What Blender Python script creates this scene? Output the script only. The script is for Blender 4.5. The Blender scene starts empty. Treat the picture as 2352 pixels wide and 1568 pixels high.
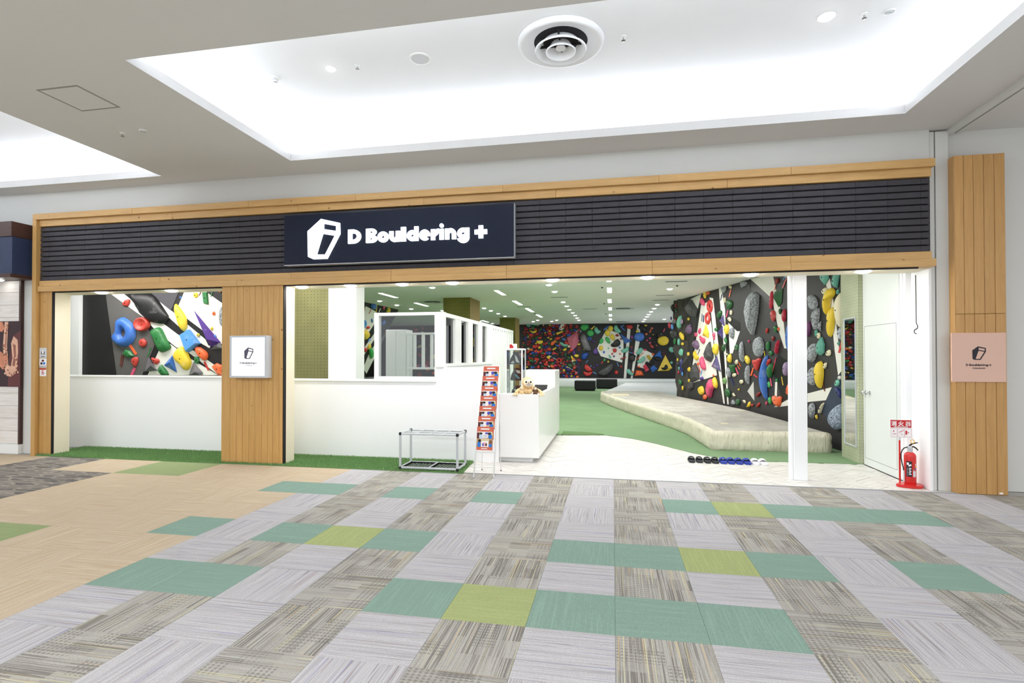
import bpy, math, random
from mathutils import Vector, Matrix
from mathutils.geometry import tessellate_polygon
random.seed(3)
S = bpy.context.scene
COL = S.collection
PI = math.pi

# ------------------------------------------------------------------ camera, world, lights, exposure
cam = bpy.data.cameras.new('camera'); camo = bpy.data.objects.new('camera', cam); COL.objects.link(camo)
cam.sensor_width = 36; cam.lens = 1243.57 / 2352 * 36
cam.shift_x = 10.227 / 2352; cam.shift_y = 22.125 / 2352
cam.clip_start = .05; cam.clip_end = 200
camo.location = (-.00955, -3.04236, 1.52386)
camo.rotation_euler = (Matrix.Rotation(.19188, 3, 'Z') @ Matrix.Rotation(.01124, 3, 'X') @ Matrix.Rotation(.00046, 3, 'Y') @ Matrix.Rotation(PI / 2, 3, 'X')).to_euler()
S.camera = camo
S.view_settings.view_transform = 'Standard'; S.view_settings.look = 'None'
S.view_settings.exposure = 0.1; S.view_settings.gamma = 1; S.view_settings.use_curve_mapping = False
S.cycles.use_denoising = True
S.cycles.max_bounces = 8; S.cycles.diffuse_bounces = 5; S.cycles.glossy_bounces = 4; S.cycles.transmission_bounces = 6
S.cycles.sample_clamp_indirect = 6
world = bpy.data.worlds.new('hall_light'); S.world = world; world.use_nodes = True
world.node_tree.nodes['Background'].inputs[0].default_value = (.93, .96, 1, 1)
world.node_tree.nodes['Background'].inputs[1].default_value = 1.0
def area(name, loc, sx, sy, power, color=(1, 1, 1)):
    l = bpy.data.lights.new(name, 'AREA'); l.shape = 'RECTANGLE'; l.size = sx; l.size_y = sy; l.energy = power; l.color = color
    o = bpy.data.objects.new(name, l); o.location = loc; COL.objects.link(o); return o
# the hall's further ceiling lights (same coffers repeated behind and beside the camera)
area('hall_light', (-.6, -4.2, 4.08), 7.2, 2.2, 375, (.97, .985, 1.))
area('hall_light', (-9.5, -3.6, 4.08), 6, 2.2, 350, (.97, .985, 1.))
area('hall_light', (7, -3.6, 4.08), 5, 2.2, 205, (.97, .985, 1.))
# the gym's own ceiling light, spread along its rows of downlights, plus one added fill
for gx, gy in ((-1.5, 8), (-6.5, 9), (-1.5, 14), (-5.5, 15), (-1, 22.2), (-6.5, 22.5), (1.0, 11)):
    area('gym_light', (gx, gy, 3.27), 2.2, 2.6, 96, (1, .985, .97))
area('gym_light', (-9.2, 5.6, 3.27), 3, .5, 75, (1, .98, .95))
area('gym_light', (.8, 5.2, 3.27), 3.6, 1.2, 48, (1, 1, .99))

area('gym_light', (-5.2, 5.2, 3.27), 2.4, .5, 60, (1, .98, .95))  # added fill to brighten the white wall panel, no fixture here

# ------------------------------------------------------------------ helpers
def L(r, g, b):
    f = lambda c: (c / 255 / 12.92) if c <= 10 else ((c / 255 + .055) / 1.055) ** 2.4
    return (f(r), f(g), f(b))
class M:
    def __init__(s): s.v = []; s.f = []; s.uv = None
    def add(s, vs, fs):
        n = len(s.v); s.v += [tuple(p) for p in vs]; s.f += [tuple(i + n for i in f) for f in fs]; return s
    def box(s, x0, x1, y0, y1, z0, z1):
        return s.add([(x0, y0, z0), (x1, y0, z0), (x1, y1, z0), (x0, y1, z0), (x0, y0, z1), (x1, y0, z1), (x1, y1, z1), (x0, y1, z1)],
                     [(3, 2, 1, 0), (4, 5, 6, 7), (0, 1, 5, 4), (1, 2, 6, 5), (2, 3, 7, 6), (3, 0, 4, 7)])
    def cbox(s, x0, x1, y0, y1, z0, z1, c=.004):     # box with chamfered edges
        xs = (x0, x0 + c, x1 - c, x1); P = []; 
        import itertools
        idx = {}
        for sx, sy, sz in itertools.product((0, 1), repeat=3):
            X, Y, Z = (x0, x1)[sx], (y0, y1)[sy], (z0, z1)[sz]
            dx, dy, dz = (c, -c)[sx], (c, -c)[sy], (c, -c)[sz]
            idx[sx, sy, sz] = len(P)
            P += [(X, Y + dy, Z + dz), (X + dx, Y, Z + dz), (X + dx, Y + dy, Z)]
        F = []
        def q(a, k): return idx[a] + k
        for ax in range(3):
            for sd in (0, 1):
                o = [(0, 0), (1, 0), (1, 1), (0, 1)]
                c4 = []
                for a, b in o:
                    t = [a, b]; t.insert(ax, sd); c4.append(q(tuple(t), ax))
                F.append(c4 if (sd == 1) != (ax == 1) else c4[::-1])
        for ax in range(3):
            for a, b in ((0, 0), (0, 1), (1, 0), (1, 1)):
                t0 = [a, b]; t0.insert(ax, 0); t1 = [a, b]; t1.insert(ax, 1)
                o = [k for k in range(3) if k != ax]
                F.append((q(tuple(t0), o[0]), q(tuple(t1), o[0]), q(tuple(t1), o[1]), q(tuple(t0), o[1])))
        for k in idx: F.append((idx[k], idx[k] + 1, idx[k] + 2))
        return s.add(P, F)
    def solid(s, outer, holes, fr, d0, d1):           # flat outline (with holes) given depth in a frame (o,u,v,n)
        o, u, v, n = [Vector(a) for a in fr]
        loops = [list(outer)] + [list(h) for h in holes]
        flat = [p for l in loops for p in l]
        tris = tessellate_polygon([[Vector((p[0], p[1], 0)) for p in l] for l in loops])
        N = len(flat)
        s.add([o + u * p[0] + v * p[1] + n * d1 for p in flat] + [o + u * p[0] + v * p[1] + n * d0 for p in flat],
              [tuple(t) for t in tris] + [tuple(i + N for i in t[::-1]) for t in tris])
        k = len(s.v) - 2 * N; b = 0
        for l in loops:
            m = len(l)
            s.f += [(k + b + i, k + b + (i + 1) % m, k + N + b + (i + 1) % m, k + N + b + i) for i in range(m)]
            b += m
        return s
    def tube(s, pts, r, n=8, closed=False):
        pts = [Vector(p) for p in pts]; m = len(pts); rs = r if isinstance(r, (list, tuple)) else [r] * m
        base = len(s.v); up = None
        for i, p in enumerate(pts):
            d = (pts[(i + 1) % m] - pts[i - 1]) if closed else (pts[min(i + 1, m - 1)] - pts[max(i - 1, 0)])
            d.normalize()
            if up is None: up = d.orthogonal().normalized()
            a = (up - d * up.dot(d)).normalized(); up = a; b = d.cross(a)
            s.v += [tuple(p + (a * math.cos(2 * PI * k / n) + b * math.sin(2 * PI * k / n)) * rs[i]) for k in range(n)]
        for i in range(m if closed else m - 1):
            j = (i + 1) % m
            s.f += [(base + i * n + k, base + i * n + (k + 1) % n, base + j * n + (k + 1) % n, base + j * n + k) for k in range(n)]
        if not closed:
            s.f += [tuple(base + k for k in range(n))[::-1], tuple(base + (m - 1) * n + k for k in range(n))]
        return s
    def lathe(s, prof, c=(0, 0, 0), n=20, axis='z', sx=1, sy=1):
        base = len(s.v); m = len(prof)
        for r, z in prof:
            for k in range(n):
                a = 2 * PI * k / n; x, y = r * math.cos(a) * sx, r * math.sin(a) * sy
                p = {'z': (x, y, z), 'y': (x, z, y), 'x': (z, x, y)}[axis]
                s.v.append((p[0] + c[0], p[1] + c[1], p[2] + c[2]))
        for i in range(m - 1):
            s.f += [(base + i * n + k, base + i * n + (k + 1) % n, base + (i + 1) * n + (k + 1) % n, base + (i + 1) * n + k) for k in range(n)]
        s.f += [tuple(base + k for k in range(n))[::-1], tuple(base + (m - 1) * n + k for k in range(n))]
        return s
    def ball(s, c, rx, ry, rz, n=14, m=8, rot=None):
        base = len(s.v); c = Vector(c)
        for i in range(m + 1):
            t = PI * i / m
            for k in range(n):
                p = Vector((rx * math.sin(t) * math.cos(2 * PI * k / n), ry * math.sin(t) * math.sin(2 * PI * k / n), rz * math.cos(t)))
                if rot: p = rot @ p
                s.v.append(tuple(c + p))
        for i in range(m):
            s.f += [(base + i * n + k, base + (i + 1) * n + k, base + (i + 1) * n + (k + 1) % n, base + i * n + (k + 1) % n) for k in range(n)]
        return s
    def data(s, name, m=None, smooth=False, off=(0, 0, 0)):
        me = bpy.data.meshes.new(name)
        me.from_pydata([(x - off[0], y - off[1], z - off[2]) for x, y, z in s.v], [], s.f)
        if m: me.materials.append(m)
        if smooth: me.polygons.foreach_set('use_smooth', [True] * len(me.polygons))
        if smooth == 'auto': me.set_sharp_from_angle(angle=math.radians(40))
        me.update(); return me
    def build(s, name, m=None, parent=None, loc=None, smooth=False, **t):
        # vertices are in scene coordinates; a part hangs under its parent without rotation
        w = wloc(parent) if parent else Vector((0, 0, 0))
        if loc is None: loc = w
        o = bpy.data.objects.new(name, s.data(name, m, smooth, loc)); COL.objects.link(o)
        o.location = Vector(loc) - w
        if parent: o.parent = parent
        tag(o, **t); return o
def wloc(o):
    p = Vector((0, 0, 0))
    while o: p += o.location; o = o.parent
    return p
def tag(o, label=None, cat=None, group=None, kind=None):
    if label: o['label'] = label
    if cat: o['category'] = cat
    if group: o['group'] = group
    if kind: o['kind'] = kind
    return o
def thing(name, loc, label, cat, group=None, kind=None, rz=0):
    o = bpy.data.objects.new(name, None); o.empty_display_size = .1; COL.objects.link(o); o.location = loc
    o.rotation_euler.z = rz
    return tag(o, label, cat, group, kind)
def inst(name, me, loc, parent=None, rz=0, **t):
    o = bpy.data.objects.new(name, me); COL.objects.link(o); o.parent = parent
    o.location = Vector(loc) - (wloc(parent) if parent else Vector((0, 0, 0))); o.rotation_euler.z = rz
    return tag(o, **t)
def text(name, s, loc, size, m, parent, ext=.001, align='CENTER', bold=0, rot=(PI / 2, 0, 0), sx=1, space=1):
    c = bpy.data.curves.new(name, 'FONT'); c.body = s; c.size = size; c.extrude = ext; c.align_x = align; c.align_y = 'BOTTOM_BASELINE'
    c.offset = bold; c.space_character = space; c.resolution_u = 3
    t = bpy.data.objects.new('tmp', c); COL.objects.link(t)
    dg = bpy.context.evaluated_depsgraph_get(); me = bpy.data.meshes.new_from_object(t.evaluated_get(dg))
    bpy.data.objects.remove(t); me.materials.clear(); me.materials.append(m)
    o = bpy.data.objects.new(name, me); COL.objects.link(o); o.parent = parent
    o.location = Vector(loc) - (wloc(parent) if parent else Vector((0, 0, 0))); o.rotation_euler = rot; o.scale = (sx, 1, 1); return o
XZ = lambda y, x=0, z=0: ((x, y, z), (1, 0, 0), (0, 0, 1), (0, -1, 0))     # upright frame facing the camera

# ------------------------------------------------------------------ materials
class NT:
    def __init__(s, name):
        s.m = bpy.data.materials.new(name); s.m.use_nodes = True; s.t = s.m.node_tree; s.b = s.t.nodes['Principled BSDF']
    def n(s, ty, **k):
        x = s.t.nodes.new('ShaderNode' + ty)
        for a, b in k.items(): setattr(x, a, b)
        return x
    def l(s, a, b): s.t.links.new(a, b)
    def val(s, sock, v):
        if hasattr(v, 'is_output'): s.l(v, sock)
        else: sock.default_value = v
    def math(s, op, a, b=0., c=None):
        x = s.n('Math', operation=op); s.val(x.inputs[0], a); s.val(x.inputs[1], b)
        if c is not None: s.val(x.inputs[2], c)
        return x.outputs[0]
    def mix(s, f, a, b, bt='MIX'):
        x = s.n('Mix', data_type='RGBA', blend_type=bt); s.val(x.inputs[0], f)
        for sock, v in ((x.inputs[6], a), (x.inputs[7], b)):
            s.val(sock, v if hasattr(v, 'is_output') else (*v, 1))
        return x.outputs[2]
    def noise(s, vec, scale, detail=2., rough=.5, dist=0.):
        x = s.n('TexNoise'); x.inputs['Scale'].default_value = scale; x.inputs['Detail'].default_value = detail
        x.inputs['Roughness'].default_value = rough; x.inputs['Distortion'].default_value = dist
        if vec is not None: s.l(vec, x.inputs['Vector'])
        return x.outputs[0]
    def coord(s, k='Object', scale=None, rnd=0.):
        v = s.n('TexCoord').outputs[k]
        if rnd:
            a = s.n('VectorMath', operation='SCALE'); a.inputs[0].default_value = (13.7, 7.3, 5.1)
            r = s.math('MULTIPLY', s.n('ObjectInfo').outputs['Random'], rnd); s.l(r, a.inputs['Scale'])
            b = s.n('VectorMath', operation='ADD'); s.l(v, b.inputs[0]); s.l(a.outputs[0], b.inputs[1]); v = b.outputs[0]
        if scale:
            m = s.n('VectorMath', operation='MULTIPLY'); s.l(v, m.inputs[0]); m.inputs[1].default_value = scale; v = m.outputs[0]
        return v
    def step(s, x, a, b):
        r = s.n('MapRange'); s.l(x, r.inputs[0]); r.inputs[1].default_value = a; r.inputs[2].default_value = b; return r.outputs[0]
    def bump(s, h, st, d=.01):
        x = s.n('Bump'); x.inputs['Strength'].default_value = st; x.inputs['Distance'].default_value = d; s.l(h, x.inputs['Height']); s.l(x.outputs[0], s.b.inputs['Normal'])
    def fin(s, col, rough=.5, metal=0., spec=.5, em=None, es=0.):
        s.val(s.b.inputs['Base Color'], col if hasattr(col, 'is_output') else (*col, 1))
        s.val(s.b.inputs['Roughness'], rough); s.b.inputs['Metallic'].default_value = metal; s.b.inputs['Specular IOR Level'].default_value = spec
        if em: s.b.inputs['Emission Color'].default_value = (*em, 1); s.b.inputs['Emission Strength'].default_value = es
        return s.m
def paint(name, rgb, rough=.55, var=.05, scale=6., metal=0., spec=.4, bump=0., bs=80., em=None, es=0., rnd=0.):
    N = NT(name); c = L(*rgb); v = N.coord('Object', rnd=rnd)
    f = N.noise(v, scale, 3)
    col = N.mix(f, tuple(x * (1 - var) for x in c), tuple(min(1, x * (1 + var)) for x in c))
    if bump: N.bump(N.noise(v, bs, 2), bump, .004)
    return N.fin(col, rough, metal, spec, em, es)
def wood(name, rgb, axis, knots=True, dark=.62, tone=.16):
    N = NT(name); v = N.coord('Object', rnd=9.)
    sc = {'x': (1.1, 16, 16), 'z': (16, 16, 1.1), 'y': (16, 1.1, 16)}[axis]
    m = N.n('VectorMath', operation='MULTIPLY'); N.l(v, m.inputs[0]); m.inputs[1].default_value = sc
    g = N.noise(m.outputs[0], 1.6, 5, .6, .6)
    g2 = N.noise(m.outputs[0], 9., 2)
    c = L(*rgb)
    col = N.mix(N.step(g, .35, .7), tuple(x * 1.08 for x in c), (c[0] * .90, c[1] * .86, c[2] * .80))
    col = N.mix(N.math('MULTIPLY', N.step(g2, .55, .75), .25), col, (c[0] * .74, c[1] * .65, c[2] * .54))
    if knots:
        k = N.n('VectorMath', operation='MULTIPLY'); N.l(v, k.inputs[0]); k.inputs[1].default_value = {'x': (6, 9, 9), 'z': (9, 9, 6), 'y': (9, 6, 9)}[axis]
        vo = N.n('TexVoronoi'); vo.inputs['Scale'].default_value = 1.; N.l(k.outputs[0], vo.inputs['Vector'])
        sc_ = N.n('SeparateColor'); N.l(vo.outputs['Color'], sc_.inputs[0])
        col = N.mix(N.math('MULTIPLY', N.step(vo.outputs['Distance'], .13, .05), N.step(sc_.outputs[0], .68, .72)), col, (c[0] * .28, c[1] * .18, c[2] * .12))
    r = N.step(N.n('ObjectInfo').outputs['Random'], 0, 1)
    col = N.mix(N.math('MULTIPLY', r, tone), col, (c[0] * dark, c[1] * dark * .95, c[2] * dark * .9))
    N.bump(g2, .08, .003)
    return N.fin(col, .42, 0, .4)
MT = {}
MT['white'] = paint('white_wall_paint', (250, 251, 253), .6, .015, 3)
MT['white2'] = paint('white_gloss_board', (242, 244, 243), .28, .015, 3)
MT['jamb'] = paint('cream_jamb_paint', (230, 220, 196), .5, .03, 3)
MT['ceil'] = paint('hall_ceiling_paint', (216, 215, 214), .8, .02, 2)
MT['coffer'] = paint('coffer_paint', (246, 248, 252), .7, .01, 2)
MT['gceil'] = paint('gym_ceiling_paint', (242, 242, 240), .8, .02, 2)
MT['wallup'] = paint('upper_wall_paint', (214, 215, 212), .7, .02, 2)
MT['wz'] = wood('cedar_upright', (200, 158, 96), 'z')
MT['wx'] = wood('cedar_board', (204, 164, 106), 'x')
MT['wzr'] = wood('cedar_smooth_upright', (197, 153, 95), 'z', knots=False)
MT['gap'] = paint('dark_gap', (28, 26, 28), .8, .1)
MT['slat'] = paint('charred_slat', (60, 58, 64), .55, .22, 9, bump=.25, bs=60, rnd=7.)
MT['navy'] = paint('sign_panel_navy', (12, 22, 44), .5, .12, 4, spec=.25)
MT['glow'] = paint('lit_letter', (255, 255, 255), .5, 0, 1, em=(.86, .93, 1.), es=1.7)
MT['lamp'] = paint('lamp_glow', (255, 255, 255), .5, 0, 1, em=(1., .985, .965), es=112.)
MT['glamp'] = paint('gym_lamp_glow', (255, 255, 255), .5, 0, 1, em=(1., .98, .95), es=14.)
MT['strip'] = paint('tube_glow', (255, 255, 255), .5, 0, 1, em=(1., .98, .95), es=8.)
MT['strip2'] = paint('warm_tube_glow', (255, 245, 235), .5, 0, 1, em=(1., .82, .68), es=3.)
MT['cove'] = paint('cove_tube_glow', (255, 255, 255), .5, 0, 1, em=(.9, .95, 1.), es=18.)
MT['lbox'] = paint('lightbox_face', (60, 60, 60), .6, 0, 1, em=(1, 1, 1), es=1.0)
MT['alu'] = paint('brushed_aluminium', (208, 212, 216), .38, .05, 20, metal=.55)
MT['alu2'] = paint('grey_sign_frame', (196, 201, 208), .45, .03, 8, metal=.2)
MT['black'] = paint('black_plastic', (22, 22, 24), .4, .1)
MT['blackm'] = paint('black_vinyl', (14, 16, 18), .5, .1)
MT['grey'] = paint('grey_plastic', (150, 152, 156), .5, .05)
MT['lgrey'] = paint('pale_grey_plastic', (214, 217, 222), .5, .03)
MT['ink'] = paint('sign_ink', (40, 36, 46), .6, .05)
MT['ink2'] = paint('lightbox_ink', (84, 84, 104), .6, .05)
MT['pink'] = paint('blush_sign_board', (222, 184, 166), .6, .03, 10)
MT['red'] = paint('extinguisher_red', (206, 32, 28), .3, .05, spec=.6)
MT['signred'] = paint('sign_red', (190, 26, 34), .5, .03)
MT['orange'] = paint('leaflet_orange', (212, 106, 80), .6, .03)
MT['paper'] = paint('paper_white', (248, 248, 250), .7, .01)
MT['yel'] = paint('safety_pin_yellow', (240, 190, 40), .4, .03)
MT['chrome'] = paint('polished_steel', (205, 207, 208), .2, .03, metal=.9)
MT['olive'] = None
def turf(name, rgb, bs=220.):
    N = NT(name); v = N.coord('Object'); c = L(*rgb)
    a = N.noise(v, 160., 2); b = N.noise(v, 1.4, 2)
    col = N.mix(N.step(a, .3, .7), tuple(x * .72 for x in c), tuple(x * 1.25 for x in c))
    col = N.mix(N.math('MULTIPLY', N.step(b, .35, .7), .25), col, tuple(x * 1.3 for x in c))
    N.bump(N.noise(v, bs, 2), .5, .01)
    return N.fin(col, .9, 0, .15)
MT['turf'] = turf('gym_turf', (124, 152, 115))
MT['grass'] = turf('turf_mat_base', (104, 142, 88))
MT['blade'] = paint('turf_blade', (122, 160, 100), .7, .3, 30)
def dots(name, rgb, dark, sx, sz):
    N = NT(name); v = N.coord('Object'); c = L(*rgb)
    s = N.n('SeparateXYZ'); N.l(v, s.inputs[0])
    h = N.math('ADD', s.outputs[0], s.outputs[1])
    fx = N.math('PINGPONG', N.math('MULTIPLY', h, sx), .5); fz = N.math('PINGPONG', N.math('MULTIPLY', s.outputs[2], sz), .5)
    colm = N.step(fx, .36, .44); row = N.step(fz, .30, .42)
    k = N.math('MULTIPLY', colm, row)
    fine = N.step(N.math('PINGPONG', N.math('MULTIPLY', h, sx * 2.), .5), .02, .12)
    col = N.mix(N.step(N.noise(v, 3., 3), .3, .7), tuple(x * .88 for x in c), tuple(x * 1.1 for x in c))
    col = N.mix(N.math('MULTIPLY', N.math('SUBTRACT', 1., fine), .35), col, L(*dark))
    col = N.mix(N.math('MULTIPLY', k, .8), col, L(*dark))
    return N.fin(col, .6, 0, .3)
MT['wp1'] = dots('green_dotted_wallpaper', (116, 115, 76), (52, 50, 28), 15., 17.)
MT['wp2'] = dots('olive_wallpaper', (122, 118, 54), (80, 76, 32), 14., 9.)
MT['wp3'] = dots('pale_green_wallpaper', (172, 178, 150), (112, 122, 88), 22., 22.)
MT['ochre'] = paint('ochre_pillar_side', (140, 118, 58), .6, .08, 5)
# carpet tiles: stripes run along v of each tile's own map, every tile its own slice of the weave
def carpet(name, kind):
    N = NT(name); uv = N.n('TexCoord').outputs['UV']; s = N.n('SeparateXYZ'); N.l(uv, s.inputs[0])
    r = N.math('MULTIPLY', N.n('ObjectInfo').outputs['Random'], 40.)
    u, w = s.outputs[0], s.outputs[1]
    def vec(a, b, k=1.):
        c = N.n('CombineXYZ'); N.l(N.math('MULTIPLY', u, a), c.inputs[0]); N.l(N.math('MULTIPLY', w, b), c.inputs[1]); N.l(N.math('MULTIPLY', r, k), c.inputs[2]); return c.outputs[0]
    grain = N.noise(vec(110., 110.), 1., 1)
    if kind in 'ld':
        n1 = N.noise(vec(84., .6), 1., 1.); n2 = N.noise(vec(100., 1.4, 1.7), 1., 1); n3 = N.noise(vec(80., .55, 2.3), 1., 0); n4 = N.noise(vec(74., .5, 3.1), 1., 0)
        if kind == 'l':
            col = N.mix(N.step(grain, .3, .7), L(172, 170, 172), L(194, 192, 194))
            col = N.mix(N.math('MULTIPLY', N.step(n1, .51, .60), .65), col, L(152, 149, 151))
            col = N.mix(N.math('MULTIPLY', N.step(n2, .64, .70), .7), col, L(128, 124, 127))
            col = N.mix(N.math('MULTIPLY', N.step(n3, .75, .77), .6), col, L(138, 112, 112))
            col = N.mix(N.math('MULTIPLY', N.step(n4, .75, .77), .6), col, L(116, 116, 168))
        else:
            def cell(a, b, k):
                f1 = N.math('FLOOR', N.math('MULTIPLY', u, a)); f2 = N.math('FLOOR', N.math('MULTIPLY', w, b))
                c = N.n('CombineXYZ'); N.l(f1, c.inputs[0]); N.l(f2, c.inputs[1]); N.l(N.math('MULTIPLY', r, k), c.inputs[2])
                x = N.n('TexWhiteNoise'); N.l(c.outputs[0], x.inputs['Vector']); return x.outputs[0]
            col = N.mix(N.step(grain, .3, .7), L(157, 154, 148), L(179, 176, 169))
            dk = N.math('MULTIPLY', N.step(n1, .47, .55), N.step(cell(7., 3., 1.), -.05, .8))
            col = N.mix(N.math('MULTIPLY', dk, .85), col, L(110, 106, 101))
            dash = N.math('MULTIPLY', N.step(N.math('PINGPONG', N.math('MULTIPLY', w, 17.), .5), .22, .28), N.step(cell(4., 4., 2.), .62, .64))
            dash = N.math('MULTIPLY', dash, N.step(N.math('PINGPONG', N.math('MULTIPLY', u, 22.), .5), .12, .2))
            col = N.mix(N.math('MULTIPLY', dash, .6), col, L(112, 108, 104))
            col = N.mix(N.math('MULTIPLY', N.step(n2, .60, .68), .55), col, L(112, 107, 101))
            col = N.mix(N.math('MULTIPLY', N.step(n3, .755, .77), .85), col, L(206, 200, 150))
            col = N.mix(N.math('MULTIPLY', N.step(n4, .77, .785), .85), col, L(206, 172, 120))
    elif kind == 'b':
        n1 = N.noise(vec(40., .9), 1., 1.)
        col = N.mix(N.step(grain, .3, .7), L(178, 162, 140), L(194, 179, 157))
        col = N.mix(N.math('MULTIPLY', N.step(n1, .50, .62), .6), col, L(176, 154, 126))
        n2 = N.noise(vec(46., 1.1, 2.), 1., 1); col = N.mix(N.math('MULTIPLY', N.step(n2, .62, .7), .5), col, L(216, 204, 174))
    elif kind == 'v':
        v = N.n('NewGeometry').outputs['Position']; m = N.n('Mapping'); m.inputs['Scale'].default_value = (3.2, 16., 1.); m.inputs['Rotation'].default_value = (0, 0, .45); N.l(v, m.inputs[0])
        w_ = N.n('VectorMath', operation='ADD'); N.l(m.outputs[0], w_.inputs[0]); nz = N.n('TexNoise'); nz.inputs['Scale'].default_value = .8; N.l(m.outputs[0], nz.inputs['Vector']); N.l(nz.outputs['Color'], w_.inputs[1])
        vo = N.n('TexVoronoi', feature='DISTANCE_TO_EDGE'); vo.inputs['Scale'].default_value = 1.; N.l(w_.outputs[0], vo.inputs['Vector'])
        vc = N.n('TexVoronoi'); vc.inputs['Scale'].default_value = 1.; N.l(w_.outputs[0], vc.inputs['Vector']); sc_ = N.n('SeparateColor'); N.l(vc.outputs['Color'], sc_.inputs[0])
        col = N.mix(N.step(sc_.outputs[0], .35, .65), L(96, 92, 90), L(126, 121, 115))
        col = N.mix(N.math('MULTIPLY', N.step(vo.outputs['Distance'], .10, .05), .8), col, L(158, 151, 140))
        col = N.mix(N.math('MULTIPLY', grain, .25), col, L(80, 77, 76))
    else:
        c = {'g': (126, 151, 139), 'y': (155, 163, 111), 'o': (138, 151, 108)}[kind]; c = L(*c)
        n1 = N.noise(vec(50., 1.2), 1., 1)
        col = N.mix(N.step(grain, .3, .7), tuple(x * .84 for x in c), tuple(x * 1.14 for x in c))
        col = N.mix(N.math('MULTIPLY', N.step(n1, .5, .7), .35), col, tuple(x * 1.35 for x in c))
        if kind in 'yo': col = N.mix(N.math('MULTIPLY', N.step(N.noise(vec(60., 60., 2.), 1., 1), .6, .66), .45), col, L(132, 160, 132))
    N.bump(grain, .25, .004)
    return N.fin(col, .95, 0, .1)
CM = {k: carpet(n, k) for k, n in (('l', 'carpet_lavender_stripe'), ('d', 'carpet_olive_weave'), ('b', 'carpet_beige'), ('g', 'carpet_sage'), ('y', 'carpet_lime'), ('o', 'carpet_moss'), ('v', 'carpet_leaf_grey'))}
def plankmat():
    N = NT('whitewashed_plank'); v = N.coord('Object', (2., 22., 22.), 0.)
    g = N.noise(N.coord('Object', (3., 30., 30.)), 1., 4, .6)
    r = N.n('ObjectInfo').outputs['Random']
    col = N.mix(N.step(g, .35, .72), L(236, 234, 231), L(206, 202, 196))
    col = N.mix(N.math('MULTIPLY', r, .5), col, L(204, 199, 192))
    return N.fin(col, .4, 0, .4)
MT['plank'] = plankmat()
def matcover():
    N = NT('crash_mat_cover'); v = N.coord('Object'); g = N.noise(v, 2.2, 4, .6); f = N.noise(N.coord('Object', (1, .25, 1)), 5., 3)
    col = N.mix(N.step(g, .3, .75), L(204, 201, 192), L(168, 165, 158)); col = N.mix(N.math('MULTIPLY', N.step(f, .55, .75), .35), col, L(150, 148, 142))
    N.bump(N.noise(N.coord('Object', (1, 1, .5)), 6., 3, .5, 1.), .55, .05)
    return N.fin(col, .8, 0, .2)
MT['mat'] = matcover()
def canvas():
    N = NT('crash_mat_canvas'); a = N.noise(N.coord('Object', (9, 9, 1.6)), 1., 3, .55, .8); c = L(216, 211, 192)
    N.bump(a, .9, .06)
    return N.fin(N.mix(N.noise(N.coord('Object'), 4., 3), tuple(x * .9 for x in c), tuple(x * 1.06 for x in c)), .8, 0, .2)
MT['matside'] = canvas()
MT['mat2'] = paint('far_mat_vinyl', (222, 226, 228), .6, .06, 3)
MT['glass'] = None
def glass(name, tint=(.93, .96, .97), refl=.10):
    m = bpy.data.materials.new(name); m.use_nodes = True; t = m.node_tree; t.nodes.clear()
    o = t.nodes.new('ShaderNodeOutputMaterial'); a = t.nodes.new('ShaderNodeBsdfTransparent'); a.inputs[0].default_value = (*tint, 1)
    g = t.nodes.new('ShaderNodeBsdfGlossy'); g.inputs['Roughness'].default_value = .02
    fr = t.nodes.new('ShaderNodeFresnel'); fr.inputs[0].default_value = 1.5
    nz = t.nodes.new('ShaderNodeTexNoise'); nz.inputs['Scale'].default_value = 3.; bp = t.nodes.new('ShaderNodeBump'); bp.inputs['Strength'].default_value = .02
    t.links.new(nz.outputs[0], bp.inputs['Height']); t.links.new(bp.outputs[0], g.inputs['Normal'])
    ad = t.nodes.new('ShaderNodeMath'); ad.operation = 'ADD'; ad.inputs[1].default_value = refl; t.links.new(fr.outputs[0], ad.inputs[0])
    x = t.nodes.new('ShaderNodeMixShader'); t.links.new(ad.outputs[0], x.inputs[0]); t.links.new(a.outputs[0], x.inputs[1]); t.links.new(g.outputs[0], x.inputs[2])
    t.links.new(x.outputs[0], o.inputs[0]); return m
MT['glass'] = glass('window_glass', (.86, .87, .89), .02)
MT['cglass'] = glass('cabinet_glass', (.95, .985, .97), .02)
MT['mirror'] = paint('mirror_silver', (232, 236, 234), .015, .01, 2, metal=1.)
WALLS={'LW': ((-12.0,6.5,0.0),(1.0,0.0,0.0),(0.0,0.0,1.0),(0.0,-1.0,0.0)),'R1': ((1.93,15.0,0.0),(0.2266,-0.974,0.0),(0.0,0.0,1.0),(-0.974,-0.2266,0.0)),'R2': ((3.07,10.1,0.0),(0.1472,-0.9891,0.0),(0.0,0.0,1.0),(-0.9891,-0.1472,0.0)),'BW': ((-14.0,26.0,0.0),(1.0,0.0,0.0),(0.0,0.0,1.0),(0.0,-1.0,0.0)),'MW': ((-9.6046,11.0,0.0),(0.0,1.0,0.0),(0.4695,0.0,0.8829),(0.8829,0.0,-0.4695))}
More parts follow.
